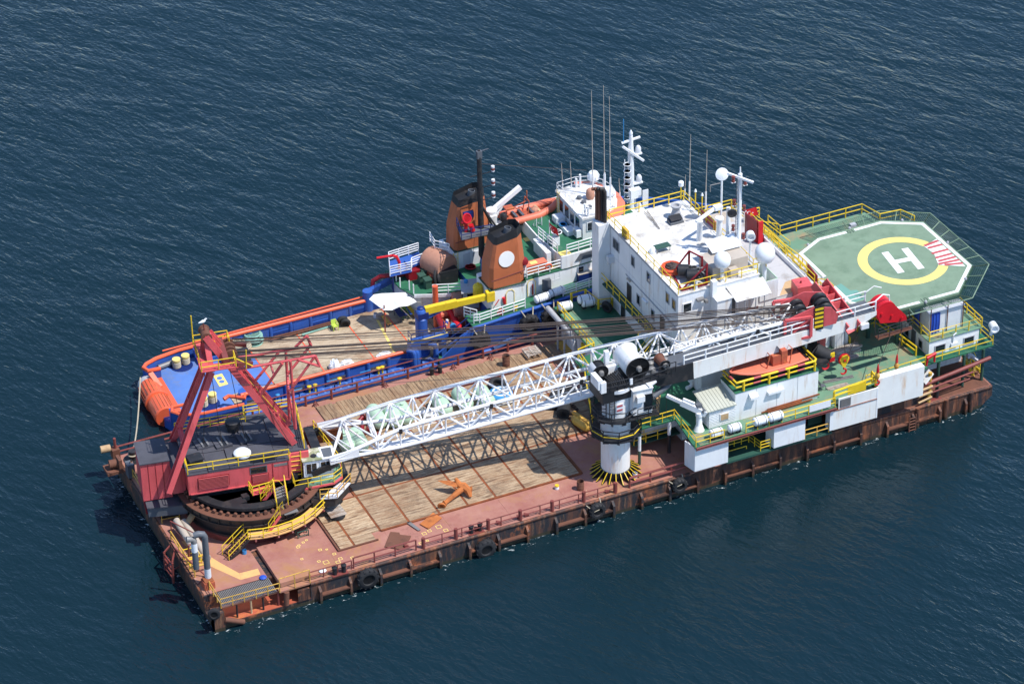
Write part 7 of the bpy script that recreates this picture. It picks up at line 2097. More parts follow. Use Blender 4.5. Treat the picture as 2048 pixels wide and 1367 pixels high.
b = MB().prism([(12.85, 33.3), (13.75, 33.35), (13.85, 35.3), (12.95, 35.3)], SD + .002, SD + .04).out('plate', 'mark_yellow', t)
for yy in (34.0, 34.65):
    MB().lathe((13.35, yy, SD + .041), [(.27, 0), (0, .002)], 16).out('hole', 'bluedeck', t)
cylo('stern_pipe', (8.6, 38.6, 1.6), (10.4, 38.9, 1.6), .25, 'steel', ship)
bw2 = thing('tugger_winch', 'blue tugger winch on the far side of the aft deck', 'winch', (13.6, 38.2, SD))
MB().box(12.4, 37.6, SD, 14.6, 39.0, SD + .5).box(12.3, 38.3, SD + .5, 13.0, 39.0, SD + 1.2).out('frame', 'blue', bw2)
MB().tube([(13.0, 38.3, SD + .9), (14.6, 38.2, SD + .9)], .5, 14).out('drum', 'black', bw2, True)
MB().box(14.6, 36.2, SD, 17.2, 37.4, SD + .9).out('rope_crate', 'black', bw2)
coil((17.17, 38.90, 1.30), 1.0, .09, 6, 'rope', 'pale beige rope coil on the ship deck by the far bulwark')
coil((18.54, 39.19, 1.30), .9, .09, 9, 'ropegreen', 'tall pale green rope coil on the ship deck by the far bulwark')
def chair(p, mat, lab, yaw=0):
    t = thing('plastic_chair', lab, 'chair', p)
    x, y, z = p
    MB().box(x - .28, y - .28, z + .46, x + .28, y + .28, z + .52).out('seat', mat, t)
    MB().plate([(x - .26, y + .28, z + .5), (x + .26, y + .28, z + .5), (x + .26, y + .38, z + 1.0), (x - .26, y + .38, z + 1.0)], .05).out('backrest', mat, t)
    for dx in (-.24, .24):
        for dy in (-.24, .24):
            bar('leg', (x + dx, y + dy, z), (x + dx, y + dy, z + .47), .04, mat, t)
        MB().tube([(x + dx * 1.15, y - .25, z + .5), (x + dx * 1.15, y - .25, z + .75), (x + dx * 1.15, y + .3, z + .78)], .035, 6).out('armrest', mat, t)
chair((26.49, 37.67, 1.30), 'lime', 'lime green plastic chair standing alone on the ship timber deck')
chair((33.48, 36.72, 1.30), 'limeold', 'green plastic chair at the blue table under the awning')
tyre((27.43, 38.01, 1.90), .55, .35, (.2, 1, .3), 'black tyre stack by the far bulwark, upper tyre', 'ship tyres', lug=False)
tyre((27.61, 37.69, 1.75), .5, .3, (.4, 1, .3), 'black tyre stack by the far bulwark, front tyre', 'ship tyres', lug=False)
b = MB()
for k in range(4):
    b.tube([(19.5 + k * .2, 38.9 - k * .16, SD + .12 + .1 * (k % 2)), (27.0 - k * .3, 38.95 - k * .16, SD + .12 + .1 * (k % 2))], .08, 6)
t = b.out('pipe_bundle', 'rustbrown', None); tag(t, 'bundle of long pipes along the far bulwark of the ship', 'pipes')
t = MB().tube([(23.2, 38.1, SD + .1), (26.4, 38.3, SD + .1)], .1, 8).out('green_pipe', 'ropegreen', None); tag(t, 'pale green pipe lying beside the lime chair', 'pipe')
for p, s, lab, m in (((23.89, 31.41, 1.30), (.55, .5, .9), 'white bag of rubbish by the near orange rail, left one', 'plastic'), ((25.14, 31.38, 1.30), (.7, .5, .6), 'white sack by the near orange rail, right one', 'canvas'), ((28.92, 31.14, 1.30), (.8, .4, .5), 'heap of blue and white plastic bags near the blue gantry', 'plastic')):
    blob('rubbish_bag', p, *s, m, lab, 'bag', int(p[0] * 10))
MB().prism([(32.9, 31.9), (34.3, 31.5), (34.7, 33.0), (33.3, 33.3)], SD + .012, SD + .05).out('manhole', 'bluedark', ship)
MB().prism([(33.4, 32.0), (33.7, 31.95), (34.0, 33.0), (33.7, 33.05)], SD + .051, SD + .06).out('manhole_stripe', 'yellow', ship)
# awning on a pole
aw = thing('awning', 'white canvas awning stretched over the ship deck from a maroon pole', 'awning', (31.5, 35.8, SD))
CR_ = [(29.99, 37.18, 4.10), (30.62, 35.02, 3.90), (31.50, 34.94, 3.70), (32.17, 34.75, 4.00), (33.17, 34.89, 3.75), (34.04, 34.81, 4.00), (33.96, 36.12, 3.95), (33.65, 36.59, 4.20), (31.51, 37.55, 4.15), (30.76, 37.86, 4.05)]
mid = (31.96, 35.78, 4.35)
vs = [mid] + CR_
vs2 = [lerp(mid, c, .55) for c in CR_]
vs2 = [(p[0], p[1], p[2] + (.1 if i % 2 else -.06)) for i, p in enumerate(vs2)]
n = len(CR_)
MB().add([mid] + vs2 + CR_, [(0, 1 + i, 1 + (i + 1) % n) for i in range(n)] + [(1 + i, 1 + n + i, 1 + n + (i + 1) % n, 1 + (i + 1) % n) for i in range(n)]).out('canvas', 'canvas', aw, True)
p = (30.74, 35.17, 1.30)
bar('pole', p, (p[0], p[1], 4.35), .07, 'maroon', aw)
MB().tube([(32.19, 34.74, 4.00), (33.98, 34.96, 1.40)], .025, 5).tube([(34.04, 34.81, 4.00), (35.4, 33.7, 4.0)], .025, 5).out('guy_rope', 'rope', aw)
tb = thing('mess_table', 'dark blue table with yellow and blue benches under the awning', 'table', (33.3, 36.2, SD))
MB().box(32.6, 35.9, SD + .7, 33.5, 38.3, SD + .78).out('top', 'bluedark', tb)
MB().box(34.15, 35.8, SD + .4, 34.5, 38.3, SD + .46).out('bench', 'yellow', tb)
MB().box(33.75, 35.9, SD + .68, 33.95, 38.3, SD + .74).out('bench', 'blue', tb)
MB().box(31.2, 35.6, SD + .4, 31.6, 37.6, SD + .46).out('bench', 'yellow_old', tb)
for x in (32.7, 33.4, 34.2, 34.45, 31.25, 31.55):
    bar('leg', (x, 36.0, SD), (x, 36.0, SD + .42), .04, 'dgrey', tb)
    bar('leg', (x, 37.5, SD), (x, 37.5, SD + .42), .04, 'dgrey', tb)
drum((30.88, 37.93, 1.30), .2, .5, 'small white and orange bucket under the awning', 'plastic', 'bucket', 'bucket', 'plastic')
t = thing('wood_crate', 'small pale wooden crate under the awning', 'crate', (31.20, 37.61, 1.30))
p = (31.20, 37.61, 1.30)
for k in range(3):
    MB().box(p[0] - .35, p[1] - .3, SD + .05 + k * .16, p[0] + .35, p[1] + .3, SD + .17 + k * .16).out('slat', 'palewood', t)
# blue gantry with the yellow deck crane
ga = thing('deck_crane', 'yellow knuckle boom deck crane on a blue pillar at the ship side', 'crane', (32.6, 30.1, SD))
MB().lathe((32.5, 30.1, SD), [(.75, 0), (.75, .3), (.62, .4), (.6, 4.0), (.5, 4.1), (.5, 4.8), (.35, 5.0)], 20).out('pillar', 'blue', ga, True)
MB().box(32.0, 29.6, 5.3, 33.1, 30.6, 6.0).lathe((32.5, 30.2, 6.1), [(.35, 0), (.35, .3), (.2, .4), (0, .42)], 12).out('head', 'bluedark', ga)
MB().beam((32.9, 30.0, 6.1), (36.0, 29.5, 6.35), .5, .72).beam((36.0, 29.5, 6.3), (38.9, 28.95, 6.55), .42, .58).out('boom', 'yellow', ga)
MB().prism([(38.8, 28.6), (39.6, 28.55), (39.7, 29.2), (38.9, 29.3)], 6.1, 7.1).out('boom_tip', 'yellow', ga)
cylo('ram', (32.9, 30.0, 5.1), (35.0, 29.7, 5.95), .13, 'blue', ga)
for k in range(4):
    MB().tube([(33.0, 29.6, 5.2), (33.5 + .1 * k, 29.3, 4.4 - .2 * k), (33.0, 29.5, 3.7)], .04, 5).out('hose', 'rubber', ga, True)
gt_ = MB()
gt_.box(30.7, 28.5, 3.5, 34.6, 29.3, 3.85)
gt_.prism([(30.7, 28.5), (31.7, 28.5), (31.7, 29.5), (30.7, 29.5)], 1.1, 3.499)
gt_.prism([(33.9, 28.6), (34.4, 28.6), (34.4, 29.4), (33.9, 29.4)], 1.3, 3.499)
gt_.out('gantry', 'blue', ship)
railing(ship, [(30.8, 29.4, 3.85), (30.8, 28.6, 3.85), (34.4, 28.6, 3.85), (34.5, 29.4, 3.85)], .9, 'bluedark', 1.2, .04)
MB().tube([(30.8, 29.4, 3.9), (30.8, 28.55, 3.9), (34.5, 28.55, 3.9), (34.55, 29.45, 3.9)], .06, 6).out('yellow_edge', 'mark_yellow', ship)
for x, y in ((30.9, 28.3), (33.2, 28.4), (31.2, 28.35)):
    MB().tube([(x, y, 1.1), (x, y, 2.7), (x - .1, y + .1, 3.0), (x - .6, y + .4, 3.1)], .26, 10).out('vent_pipe', 'blue', ship, True)
MB().lathe((35.1, 28.7, 1.9), [(0, -.3), (.6, -.3), (.6, .3), (0, .3)], 18, (0, 1, 0)).out('hose_reel', 'black', ship, True)
cylo('far_gate_post', (30.8, 39.6, 1.0), (30.8, 39.6, 3.5), .5, 'blue', ship)
MB().beam((30.8, 39.7, 3.2), (33.5, 40.2, 3.6), .5, .5).out('far_gate', 'blue', ship)
# orange pipe post, inflatable boat, tarped winches
cylo('stack_pipe', (35.5, 33.6, 1.3), (35.5, 33.6, 6.1), .28, 'orange', ship)
ib = thing('inflatable_boat', 'red inflatable boat with outboard motor stowed on the ship deck', 'boat', (36.3, 32.9, 2.0))
a0_ = Vector((36.1, 31.3, 2.35)); dirn = Vector((.1, 1, .12)).normalized(); sd_ = Vector((1, -.1, 0))
for sgn in (-1, 1):
    MB().tube([a0_ + sd_ * .75 * sgn - dirn * .5, a0_ + sd_ * .75 * sgn, a0_ + sd_ * .72 * sgn + dirn * 1.8, a0_ + sd_ * .5 * sgn + dirn * 2.9 + Vector((0, 0, .15)), a0_ + sd_ * .12 * sgn + dirn * 3.4 + Vector((0, 0, .3))], [.08, .33, .34, .33, .28], 12).out('tube', 'darkred' if sgn < 0 else 'redbright', ib, True)
MB().prism([(35.5, 31.3), (36.8, 31.2), (37.0, 33.8), (35.9, 33.9)], 2.1, 2.3).out('floor', 'rustred', ib)
MB().box(35.8, 33.3, 2.5, 36.9, 34.1, 2.8).out('bow_cover', 'salmon', ib)
MB().lathe((36.15, 31.0, 2.5), [(.1, -.6), (.12, 0), (.3, .05), (.32, .4), (.2, .55), (0, .56)], 12).out('outboard', 'cyan', ib, True)
for k in range(5):
    MB().box(35.8 + .2 * k, 31.9 + .35 * (k % 3), 2.3, 36.0 + .2 * k, 32.2 + .35 * (k % 3), 2.5).out('gear', ['tan', 'bluetarp', 'canvas', 'dgrey', 'tan'][k], ib)
def tarped(c, r, L, ax, lab):
    t = thing('covered_winch', lab, 'winch', (c[0], c[1], c[2] - r), 'winches under brown covers')
    prof = [(0.001, -L / 2)] + [(r * (.96 + .06 * (i % 2)), -L / 2 + L * i / 10) for i in range(11)] + [(0.001, L / 2)]
    MB().lathe(c, prof, 20, ax).out('cover', 'tarp', t, True)
    MB().box(c[0] - L * .5, c[1] - r, c[2] - r * 1.15, c[0] + L * .5, c[1] + r, c[2] - r * .4).out('base', 'rustred', t)
    return t
tarped((37.6, 37.6, 5.9), 1.35, 2.6, (.35, -1, 0), 'large winch drum under a brown cover on the far upper deck')
tarped((38.5, 33.2, 3.4), 1.3, 2.6, (1, -.25, 0), 'winch drum under a brown cover behind the yellow deck crane')
bk = thing('hose_reel', 'black hose reels in front of the far brown covered winch', 'reel', (37.5, 36.4, 4.4))
MB().torus((36.9, 36.4, 5.2), .8, .15, (.8, -.6, .1), 18, 8).torus((37.1, 36.2, 5.2), .5, .2, (.8, -.6, .1), 16, 8).out('reel', 'rubber', bk, True)
MB().box(37.0, 35.8, 4.42, 38.9, 36.6, 5.9).out('cover', 'black', bk)
# upper decks of the ship
MB().prism([(33.2, 40.8), (33.3, 37.4), (34.05, 35.5), (35.7, 34.75), (38.7, 33.6), (39.2, 32.4), (43.6, 32.4), (43.6, 40.9)], 4.25, 4.4).out('winch_deck', 'green', ship)
MB().prism([(34.05, 35.45), (35.7, 34.7), (38.7, 33.55), (38.75, 33.62), (35.73, 34.8), (34.1, 35.55)], 4.1, 4.44).out('deck_edge', 'white', ship)
MB().prism([(35.0, 35.9), (38.8, 34.6), (39.2, 33.6), (43.5, 33.6), (43.5, 40.5), (34.0, 40.5)], 1.31, 4.249).out('aft_house', 'white', ship)
for p in ((36.91, 36.18, 3.00), (37.69, 36.19, 3.00), (35.79, 37.04, 2.60)):
    MB().box(p[0] - .45, p[1] - .2, 1.6, p[0] + .45, p[1] + .05, 3.5).out('door', 'dgrey', ship)
railing(ship, [(35.75, 34.85, 4.4), (38.6, 33.75, 4.4), (39.0, 32.7, 4.4)], 1.05, 'white', 1.3, .05, 2)
stair(ship, (38.3, 31.3, 1.4), (38.9, 33.2, 4.4), (.8, -.2, 0), 'grey', 'grey', 'grey', 9)
for (a, c) in (((33.4, 37.4), (33.5, 38.6)), ((34.1, 35.7), (34.0, 36.5))):
    bar('chain_post', (*a, 4.4), (*a, 5.5), .06, 'white', ship)
    bar('chain_post', (*c, 4.4), (*c, 5.5), .06, 'white', ship)
# near deckhouse wall and upper deck
MB().prism([(39.3, 28.75), (42.5, 28.9), (49.9, 29.15), (57, 30.2), (57, 38.5), (49.9, 39.55), (43.6, 39.8), (43.6, 32.4), (39.3, 32.2)], 4.6, 7.25).out('deckhouse', 'white', ship)
MB().prism([(43.0, 28.9), (49.9, 29.1), (56.5, 30.4), (56.5, 38.2), (49.9, 39.6), (43.0, 39.8)], 7.251, 7.4).out('boat_deck', 'green', ship)
MB().prism([(46.9, 29.0), (47.5, 28.95), (51.5, 29.2), (57, 30.6), (57, 38.1), (51.5, 39.5), (46.5, 39.6), (46.4, 33.6)], 7.401, 8.8).out('bridge_house', 'white', ship)
MB().prism([(47.0, 29.15), (51.5, 29.3), (56.8, 30.8), (56.8, 37.9), (51.5, 39.3), (46.6, 39.4), (46.55, 33.6)], 8.801, 8.86).out('bridge_deck', 'green', ship)
MB().prism([(38.7, 37.0), (43.4, 37.0), (43.4, 39.7), (38.7, 39.9)], 4.401, 7.0).out('far_casing', 'white', ship)
for x in (40.0, 41.0):
    MB().box(x, 36.94, 5.1, x + .75, 36.997, 6.6).out('door', 'white_old', ship)
ladder(ship, (39.2, 36.92, 4.4), (39.2, 36.92, 7.0), (.45, 0, 0), 'mark_yellow', .3)
MB().box(41.9, 36.6, 4.9, 42.5, 36.95, 5.7).out('fire_box', 'redbright', ship)
# doors, windows, fittings on the near wall
for p in ((45.87, 29.00, 6.78), (46.43, 29.00, 6.83)):
    window(ship, (p[0], 28.98 + (p[0] - 42.5) * .033 - .03, p[2]), .5, .75, '-y', frame='white')
window(ship, (49.0, 29.08, 7.9 - 1.2), .55, .8, '-y')
MB().plate([(48.3, 28.95, 7.9), (51.0, 29.1, 7.9), (51.0, 29.1, 8.6), (48.9, 29.0, 8.6)], .06).out('bridge_wing_window', 'dgrey', ship)
for c in ((41.27, 28.80, 5.87), (43.59, 28.90, 6.31)):
    d_ = MB().plate([(c[0] - .38, c[1] - .04, c[2] - .85), (c[0] + .38, c[1] - .03, c[2] - .85), (c[0] + .4, c[1] - .03, c[2] + .6), (c[0] + .2, c[1] - .03, c[2] + .85), (c[0] - .2, c[1] - .04, c[2] + .85), (c[0] - .4, c[1] - .04, c[2] + .6)], .06).out('door', 'white', ship)
    MB().tube([(c[0] - .42, c[1] - .08, c[2] - .9), (c[0] - .42, c[1] - .08, c[2] + .6), (c[0] - .2, c[1] - .08, c[2] + .92), (c[0] + .2, c[1] - .08, c[2] + .92), (c[0] + .42, c[1] - .08, c[2] + .6), (c[0] + .42, c[1] - .08, c[2] - .9)], .04, 5).out('door_frame', 'mark_yellow', d_)
bar('red_pipe', (43.64, 28.70, 5.60), (43.66, 28.70, 6.74), .08, 'darkred', ship)
MB().tube([(40.56, 28.70, 6.13), (40.65, 28.70, 5.42)], .15, 8).out('fire_hose', 'redbright', ship, True)
bar('red_pipe', (39.62, 28.65, 5.51), (40.06, 28.65, 6.07), .05, 'redbright', ship)
p = (45.05, 28.60, 6.41)
MB().box(p[0] - .4, 28.3, p[2] - .6, p[0] + .4, 28.7, p[2] + .6).out('deck_box', 'dgrey', ship)
bar('box_stand', (p[0], 28.5, 5.2), (p[0], 28.5, p[2] - .6), .12, 'black', ship)
# foredeck side: rails, rafts, lifebuoys, rib boxes
railing(ship, [(36.9, 27.6, 4.85), (37.4, 27.35, 4.9), (42.2, 27.35, 5.25)], 1.0, 'white', 1.25, .05, 2)
railing(ship, [(36.6, 29.2, 4.8), (37.4, 28.0, 4.9)], 1.1, 'white', .7, .05, 2)
MB().tube([(33.4, 28.6, 2.5), (36.5, 27.6, 5.0)], .06, 6).tube([(33.6, 29.4, 2.5), (36.7, 28.6, 5.0)], .06, 6).out('stair_rail', 'bluedark', ship)
railing(ship, [(46.2, 27.25, 5.5), (51.8, 27.3, 5.9)], 1.0, 'white', 1.3, .05, 3)
raft((44.11, 27.52, 5.80), 1.7, .4, (1, .04, .05), 'white life raft canister on the ship foredeck rail, left one', 'ship life rafts')
raft((45.76, 27.73, 5.90), 1.7, .4, (1, .04, .05), 'dull white life raft canister on the ship foredeck rail, right one', 'ship life rafts')
def lifebuoy(p, lab):
    t = thing('lifebuoy', lab, 'lifebuoy', p, 'orange lifebuoys')
    MB().torus(p, .32, .1, (0, 1, .15), 18, 8).out('ring', 'orange', t, True)
    for a in (45, 135, 225, 315):
        c = (p[0] + .32 * math.cos(math.radians(a)), p[1], p[2] + .32 * math.sin(math.radians(a)))
        MB().torus(c, .1, .025, (-math.sin(math.radians(a)), 0, math.cos(math.radians(a))), 8, 4).out('band', 'plastic', t)
lifebuoy((39.68, 27.50, 5.44), 'orange lifebuoy on the white rail beside the ship doors')
lifebuoy((45.52, 29.10, 8.00), 'orange lifebuoy on the upper deck rail beside the orange chest')
MB().lathe((41.3, 27.6, 5.15), [(.2, 0), (.2, .3), (.26, .32), (.26, .42), (0, .45)], 12).out('mushroom_vent', 'yellow', ship, True)
gz = thing('gratings_stack', 'stacked blue crates with grey top on the ship side deck', 'crate', (49.49, 29.09, 5.70))
p = (49.49, 29.09, 5.70)
for k in range(3):
    MB().box(p[0] - .95, p[1] - .5, p[2] - .1 + k * .28, p[0] + .95, p[1] + .7, p[2] + .12 + k * .28).out('crate', 'bluedark', gz)
MB().prism([(p[0] - 1.0, p[1] - .5), (p[0] + 1.0, p[1] - .5), (p[0] + .9, p[1] + .8), (p[0] - .8, p[1] + .8)], p[2] + .74, p[2] + .8).out('cover', 'beige', gz)
# upper deck rails
railing(ship, [(43.2, 29.0, 7.4), (46.9, 29.1, 7.4)], 1.05, 'white', 1.2, .05, 2)
railing(ship, [(47.5, 29.1, 8.86), (51.4, 29.35, 8.86)], 1.05, 'white', 1.3, .05, 2)
railing(ship, [(46.5, 33.4, 8.86), (46.9, 29.9, 8.86)], 1.05, 'white', 1.0, .05, 2)
railing(ship, [(38.6, 37.1, 7.0), (37.6, 38.3, 7.0), (37.8, 40.0, 7.0)], 1.1, 'white', 1.3, .05, 2)
for k, y in enumerate((32.9, 32.1, 31.3, 30.6)):
    b = thing('deck_locker', ['white deck locker in the row beside the flag, farthest', 'white deck locker in the row beside the flag, second', 'white deck locker in the row beside the flag, third', 'white deck locker in the row beside the flag, nearest'][k], 'locker', (46.3, y, 7.4), 'white lockers beside the flag')
    MB().box(45.9, y - .36, 7.41, 46.38, y + .36, 8.7).out('body', 'plastic', b)
    MB().box(45.86, y - .37, 8.701, 46.38, y + .37, 8.78).out('lid', 'white', b)
for p in ((46.53, 35.50, 7.41), (46.49, 29.78, 7.41), (47.47, 29.44, 8.87)):
    MB().box(p[0] - .6, p[1] - .35, p[2], p[0] + .5, p[1] + .35, p[2] + .02).out('yellow_step', 'mark_yellow', ship)
stair(ship, (47.04, 35.78, 7.41), (47.38, 35.06, 8.86), (.6, .1, 0), 'gdark', 'yellow', 'white', 6)
oc_ = thing('orange_chest', 'orange deck chest with yellow label on the ship upper deck', 'chest', (44.60, 30.33, 7.40))
p = (44.44, 30.00, 7.40)
MB().box(p[0] - 1.3, p[1] - .35, 7.41, p[0] + 1.2, p[1] + .45, 8.2).out('body', 'funnel', oc_)
MB().box(p[0] - 1.35, p[1] - .4, 8.201, p[0] + 1.25, p[1] + .5, 8.28).out('lid', 'salmon', oc_)
MB().box(p[0] - .4, p[1] - .2, 8.281, p[0] + .3, p[1] + .3, 8.29).out('label', 'mark_yellow', oc_)
rd = thing('red_vent', 'red mushroom ventilator on a white trunk beside the near funnel', 'ventilator', (43.12, 29.58, 7.20))
p = (43.12, 29.58, 7.20)
MB().lathe(p, [(.28, 0), (.28, 1.6)], 12).out('trunk', 'white', rd, True)
MB().lathe((p[0], p[1], p[2] + 1.6), [(.45, 0), (.48, .3), (.35, .55), (0, .6)], 14).out('hood', 'darkred', rd, True)
hw_ = thing('hand_wheel', 'white hand wheel winch on the raised deck beside the flag', 'winch', (47.33, 31.29, 8.86))
p = (47.29, 31.21, 8.86)
MB().prism([(p[0] - .35, p[1] - .3), (p[0] + .35, p[1] - .3), (p[0] + .25, p[1] + .3), (p[0] - .25, p[1] + .3)], 8.87, 9.8).out('stand', 'white', hw_)
MB().torus((p[0] + .2, p[1] + .1, 10.2), .5, .05, (0, 0, 1), 18, 6).beam((p[0] - .28, p[1] + .1, 10.2), (p[0] + .68, p[1] + .1, 10.2), .06, .04).beam((p[0] + .2, p[1] - .38, 10.2), (p[0] + .2, p[1] + .58, 10.2), .06, .04).out('wheel', 'white', hw_)
flag((46.9, 31.7, 10.9), 1.2, .8, 'red flag with white crescent drooping on the ship aft of the bridge', (.35, -1), -.35)
rw = thing('red_hand_wheel', 'red valve hand wheel on the winch deck by the blue locker', 'valve wheel', (40.65, 36.71, 4.40))
p = (40.55, 36.49, 4.40)
MB().torus((p[0], p[1], 5.3), .5, .05, (0, 0, 1), 18, 6).beam((p[0] - .5, p[1], 5.3), (p[0] + .5, p[1], 5.3), .05, .04).beam((p[0], p[1] - .5, 5.3), (p[0], p[1] + .5, 5.3), .05, .04).tube([(p[0], p[1], 4.4), (p[0], p[1], 5.3)], .07, 8).out('wheel', 'redbright', rw)
bl = thing('blue_locker', 'light blue tall locker between the two orange funnels', 'locker', (41.9, 35.2, 4.4))
MB().box(41.3, 34.6, 4.41, 42.5, 35.8, 6.6).out('body', 'cyan', bl)
MB().box(41.25, 34.55, 6.601, 42.55, 35.85, 6.68).out('top', 'bluedark', bl)
yd = thing('yellow_tank', 'small upright yellow tank beside the near funnel', 'tank', (39.0, 30.9, 5.6))
MB().lathe((38.9, 31.0, 5.3), [(.45, 0), (.5, .1), (.5, 1.3), (.4, 1.45), (.1, 1.55), (.1, 1.7), (0, 1.7)], 16).out('shell', 'yellow', yd, True)
gc = thing('winch_cab', 'grey winch control cabin with dark windows aft of the near funnel', 'cabin', (38.6, 32.4, 4.4))
MB().prism([(37.6, 31.7), (39.1, 31.3), (39.9, 33.3), (38.4, 33.7)], 3.9, 5.75).out('wall', 'grey', gc)
MB().prism([(37.4, 31.6), (39.2, 31.1), (40.1, 33.4), (38.3, 33.9)], 5.751, 5.85).out('roof', 'grey', gc)
MB().plate([(38.0, 31.56, 4.5), (39.0, 31.29, 4.5), (39.0, 31.29, 5.6), (38.0, 31.56, 5.6)], .03).plate([(37.62, 31.85, 4.5), (38.25, 33.4, 4.5), (38.25, 33.4, 5.6), (37.62, 31.85, 5.6)], .03).out('pane', 'glassd', gc)
MB().lathe((38.6, 33.2, 5.85), [(.2, 0), (.2, .3), (0, .4)], 10).out('lamp', 'cyan', gc)
for i, p in enumerate(((35.6, 37.2, 4.4), (36.2, 37.9, 4.4), (35.8, 36.2, 4.4))):
    t = thing('wheelie_bin', ['dark green wheelie bin by the black reels, left one', 'dark green wheelie bin by the black reels, rear one', 'dark green wheelie bin by the black reels, front one'][i], 'bin', p, 'green bins')
    MB().prism([(p[0] - .3, p[1] - .35), (p[0] + .3, p[1] - .35), (p[0] + .3, p[1] + .3), (p[0] - .3, p[1] + .3)], 4.41, 5.3).out('body', 'gdark', t)
    MB().prism([(p[0] - .36, p[1] - .42), (p[0] + .36, p[1] - .42), (p[0] + .36, p[1] + .38), (p[0] - .36, p[1] + .38)], 5.301, 5.42).out('lid', 'gdark', t)
# far monitor platform and red machinery
mp = thing('monitor_platform', 'blue platform with white rails and red water monitor on the far ship side', 'platform', (34.3, 39.3, 4.4))
MB().prism([(32.6, 38.0), (34.9, 37.9), (35.2, 38.6), (36.7, 38.9), (36.9, 40.9), (33.6, 40.6)], 5.45, 5.55).out('floor', 'blue', mp)
railing(mp, [(36.9, 40.9, 5.55), (33.6, 40.6, 5.55), (32.65, 38.05, 5.55), (34.85, 37.95, 5.55), (35.2, 38.6, 5.55), (36.7, 38.9, 5.55)], 1.05, 'white', 1.1, .05, 3)
MB().tube([(34.0, 38.9, 5.55), (34.0, 38.9, 6.3), (33.8, 39.0, 6.9), (33.4, 39.1, 7.1)], .16, 8).tube([(33.4, 39.1, 7.1), (31.9, 39.5, 7.0)], .12, 8).out('monitor', 'redbright', mp, True)
for x, y in ((33.0, 38.2), (36.6, 40.6), (34.8, 38.1), (33.8, 40.4)):
    bar('post', (x, y, 2.4), (x, y, 5.45), .09, 'bluedark', mp)
MB().box(34.6, 38.0, 4.41, 37.0, 39.6, 5.4).out('red_housing', 'darkred', mp)
MB().tube([(31.5, 40.4, 2.0), (31.7, 40.3, 4.0), (32.4, 40.0, 4.5), (34.6, 39.2, 4.6)], .25, 10).out('pipe', 'darkred', mp, True)
MB().box(34.9, 38.6, 5.56, 36.4, 39.8, 5.75).out('hatch', 'blue', mp)
# funnels
def funnel(x0, x1, y0, y1, z0, lab, disc):
    t = thing('funnel', lab, 'funnel', ((x0 + x1) / 2, (y0 + y1) / 2, z0), 'orange funnels with black tops')
    def ring(z, k, s=0):
        cx_, cy_ = (x0 + x1) / 2 + .2 * k, (y0 + y1) / 2
        hx, hy = (x1 - x0) / 2 * (1 - .3 * k), (y1 - y0) / 2 * (1 - .25 * k)
        pts = [(-1, -.72), (-.85, -1), (.6, -1), (1, -.55), (1, .55), (.6, 1), (-.85, 1), (-1, .72)]
        return [(cx_ + a * hx, cy_ + b_ * hy, z + (s * (a + 1) / 2)) for a, b_ in pts]
    def loft(r0, r1, mat, name, cap=False, par=t):
        n = len(r0)
        fs = [(i, (i + 1) % n, (i + 1) % n + n, i + n) for i in range(n)]
        if cap:
            fs.append(tuple(range(n, 2 * n)))
        return MB().add(r0 + r1, fs).out(name, mat, par)
    loft(ring(z0, 0), ring(z0 + 2.2, .12), 'funnel', 'casing')
    loft(ring(z0 + 2.2, .12), ring(z0 + 4.6, .8, .45), 'funnel', 'casing')
    loft(ring(z0 + 4.6, .8, .45), ring(z0 + 5.35, 1.0, .7), 'black', 'black_top')
    loft(ring(z0 + 5.3, 1.03, .7), ring(z0 + 4.9, 1.03, .5), 'black', 'top_inside', True)
    cx_, cy_ = (x0 + x1) / 2 + .4, (y0 + y1) / 2
    MB().lathe((cx_, cy_, z0 + 4.9), [(.35, 0), (.35, .75), (.28, .75), (.28, .3), (0, .3)], 14, (.2, 0, 1)).out('uptake', 'dgrey', t, True)
    MB().tube([(x0 + .1, y0 + .02, z0 + .9), (x1 - .3, y0 + .0, z0 + 1.25), (x1 + .02, y0 + .6, z0 + 1.4)], .05, 6).out('handrail', 'maroon', t)
    MB().prism([(x0 - .12, y0 - .12), (x1 - .2, y0 - .12), (x1 + .15, y0 + .6), (x1 + .15, y1 + .1), (x0 - .12, y1 + .1)], z0 - .1, z0).out('base', 'gdark', t)
    if disc:
        n_ = Vector((0, -1, .1)).normalized()
        c = Vector((x0 + 1.75, y0 + .08, z0 + 2.95))
        MB().lathe(c, [(.82, -.02), (.82, .05), (0, .055)], 32, n_).out('white_disc', 'mark_white', t)
    return t
funnel(39.3, 43.2, 28.85, 31.4, 7.25, 'near orange funnel with a white disc and black top', True)
funnel(39.2, 43.1, 37.1, 39.6, 7.05, 'far orange funnel with black top behind the black mast', False)
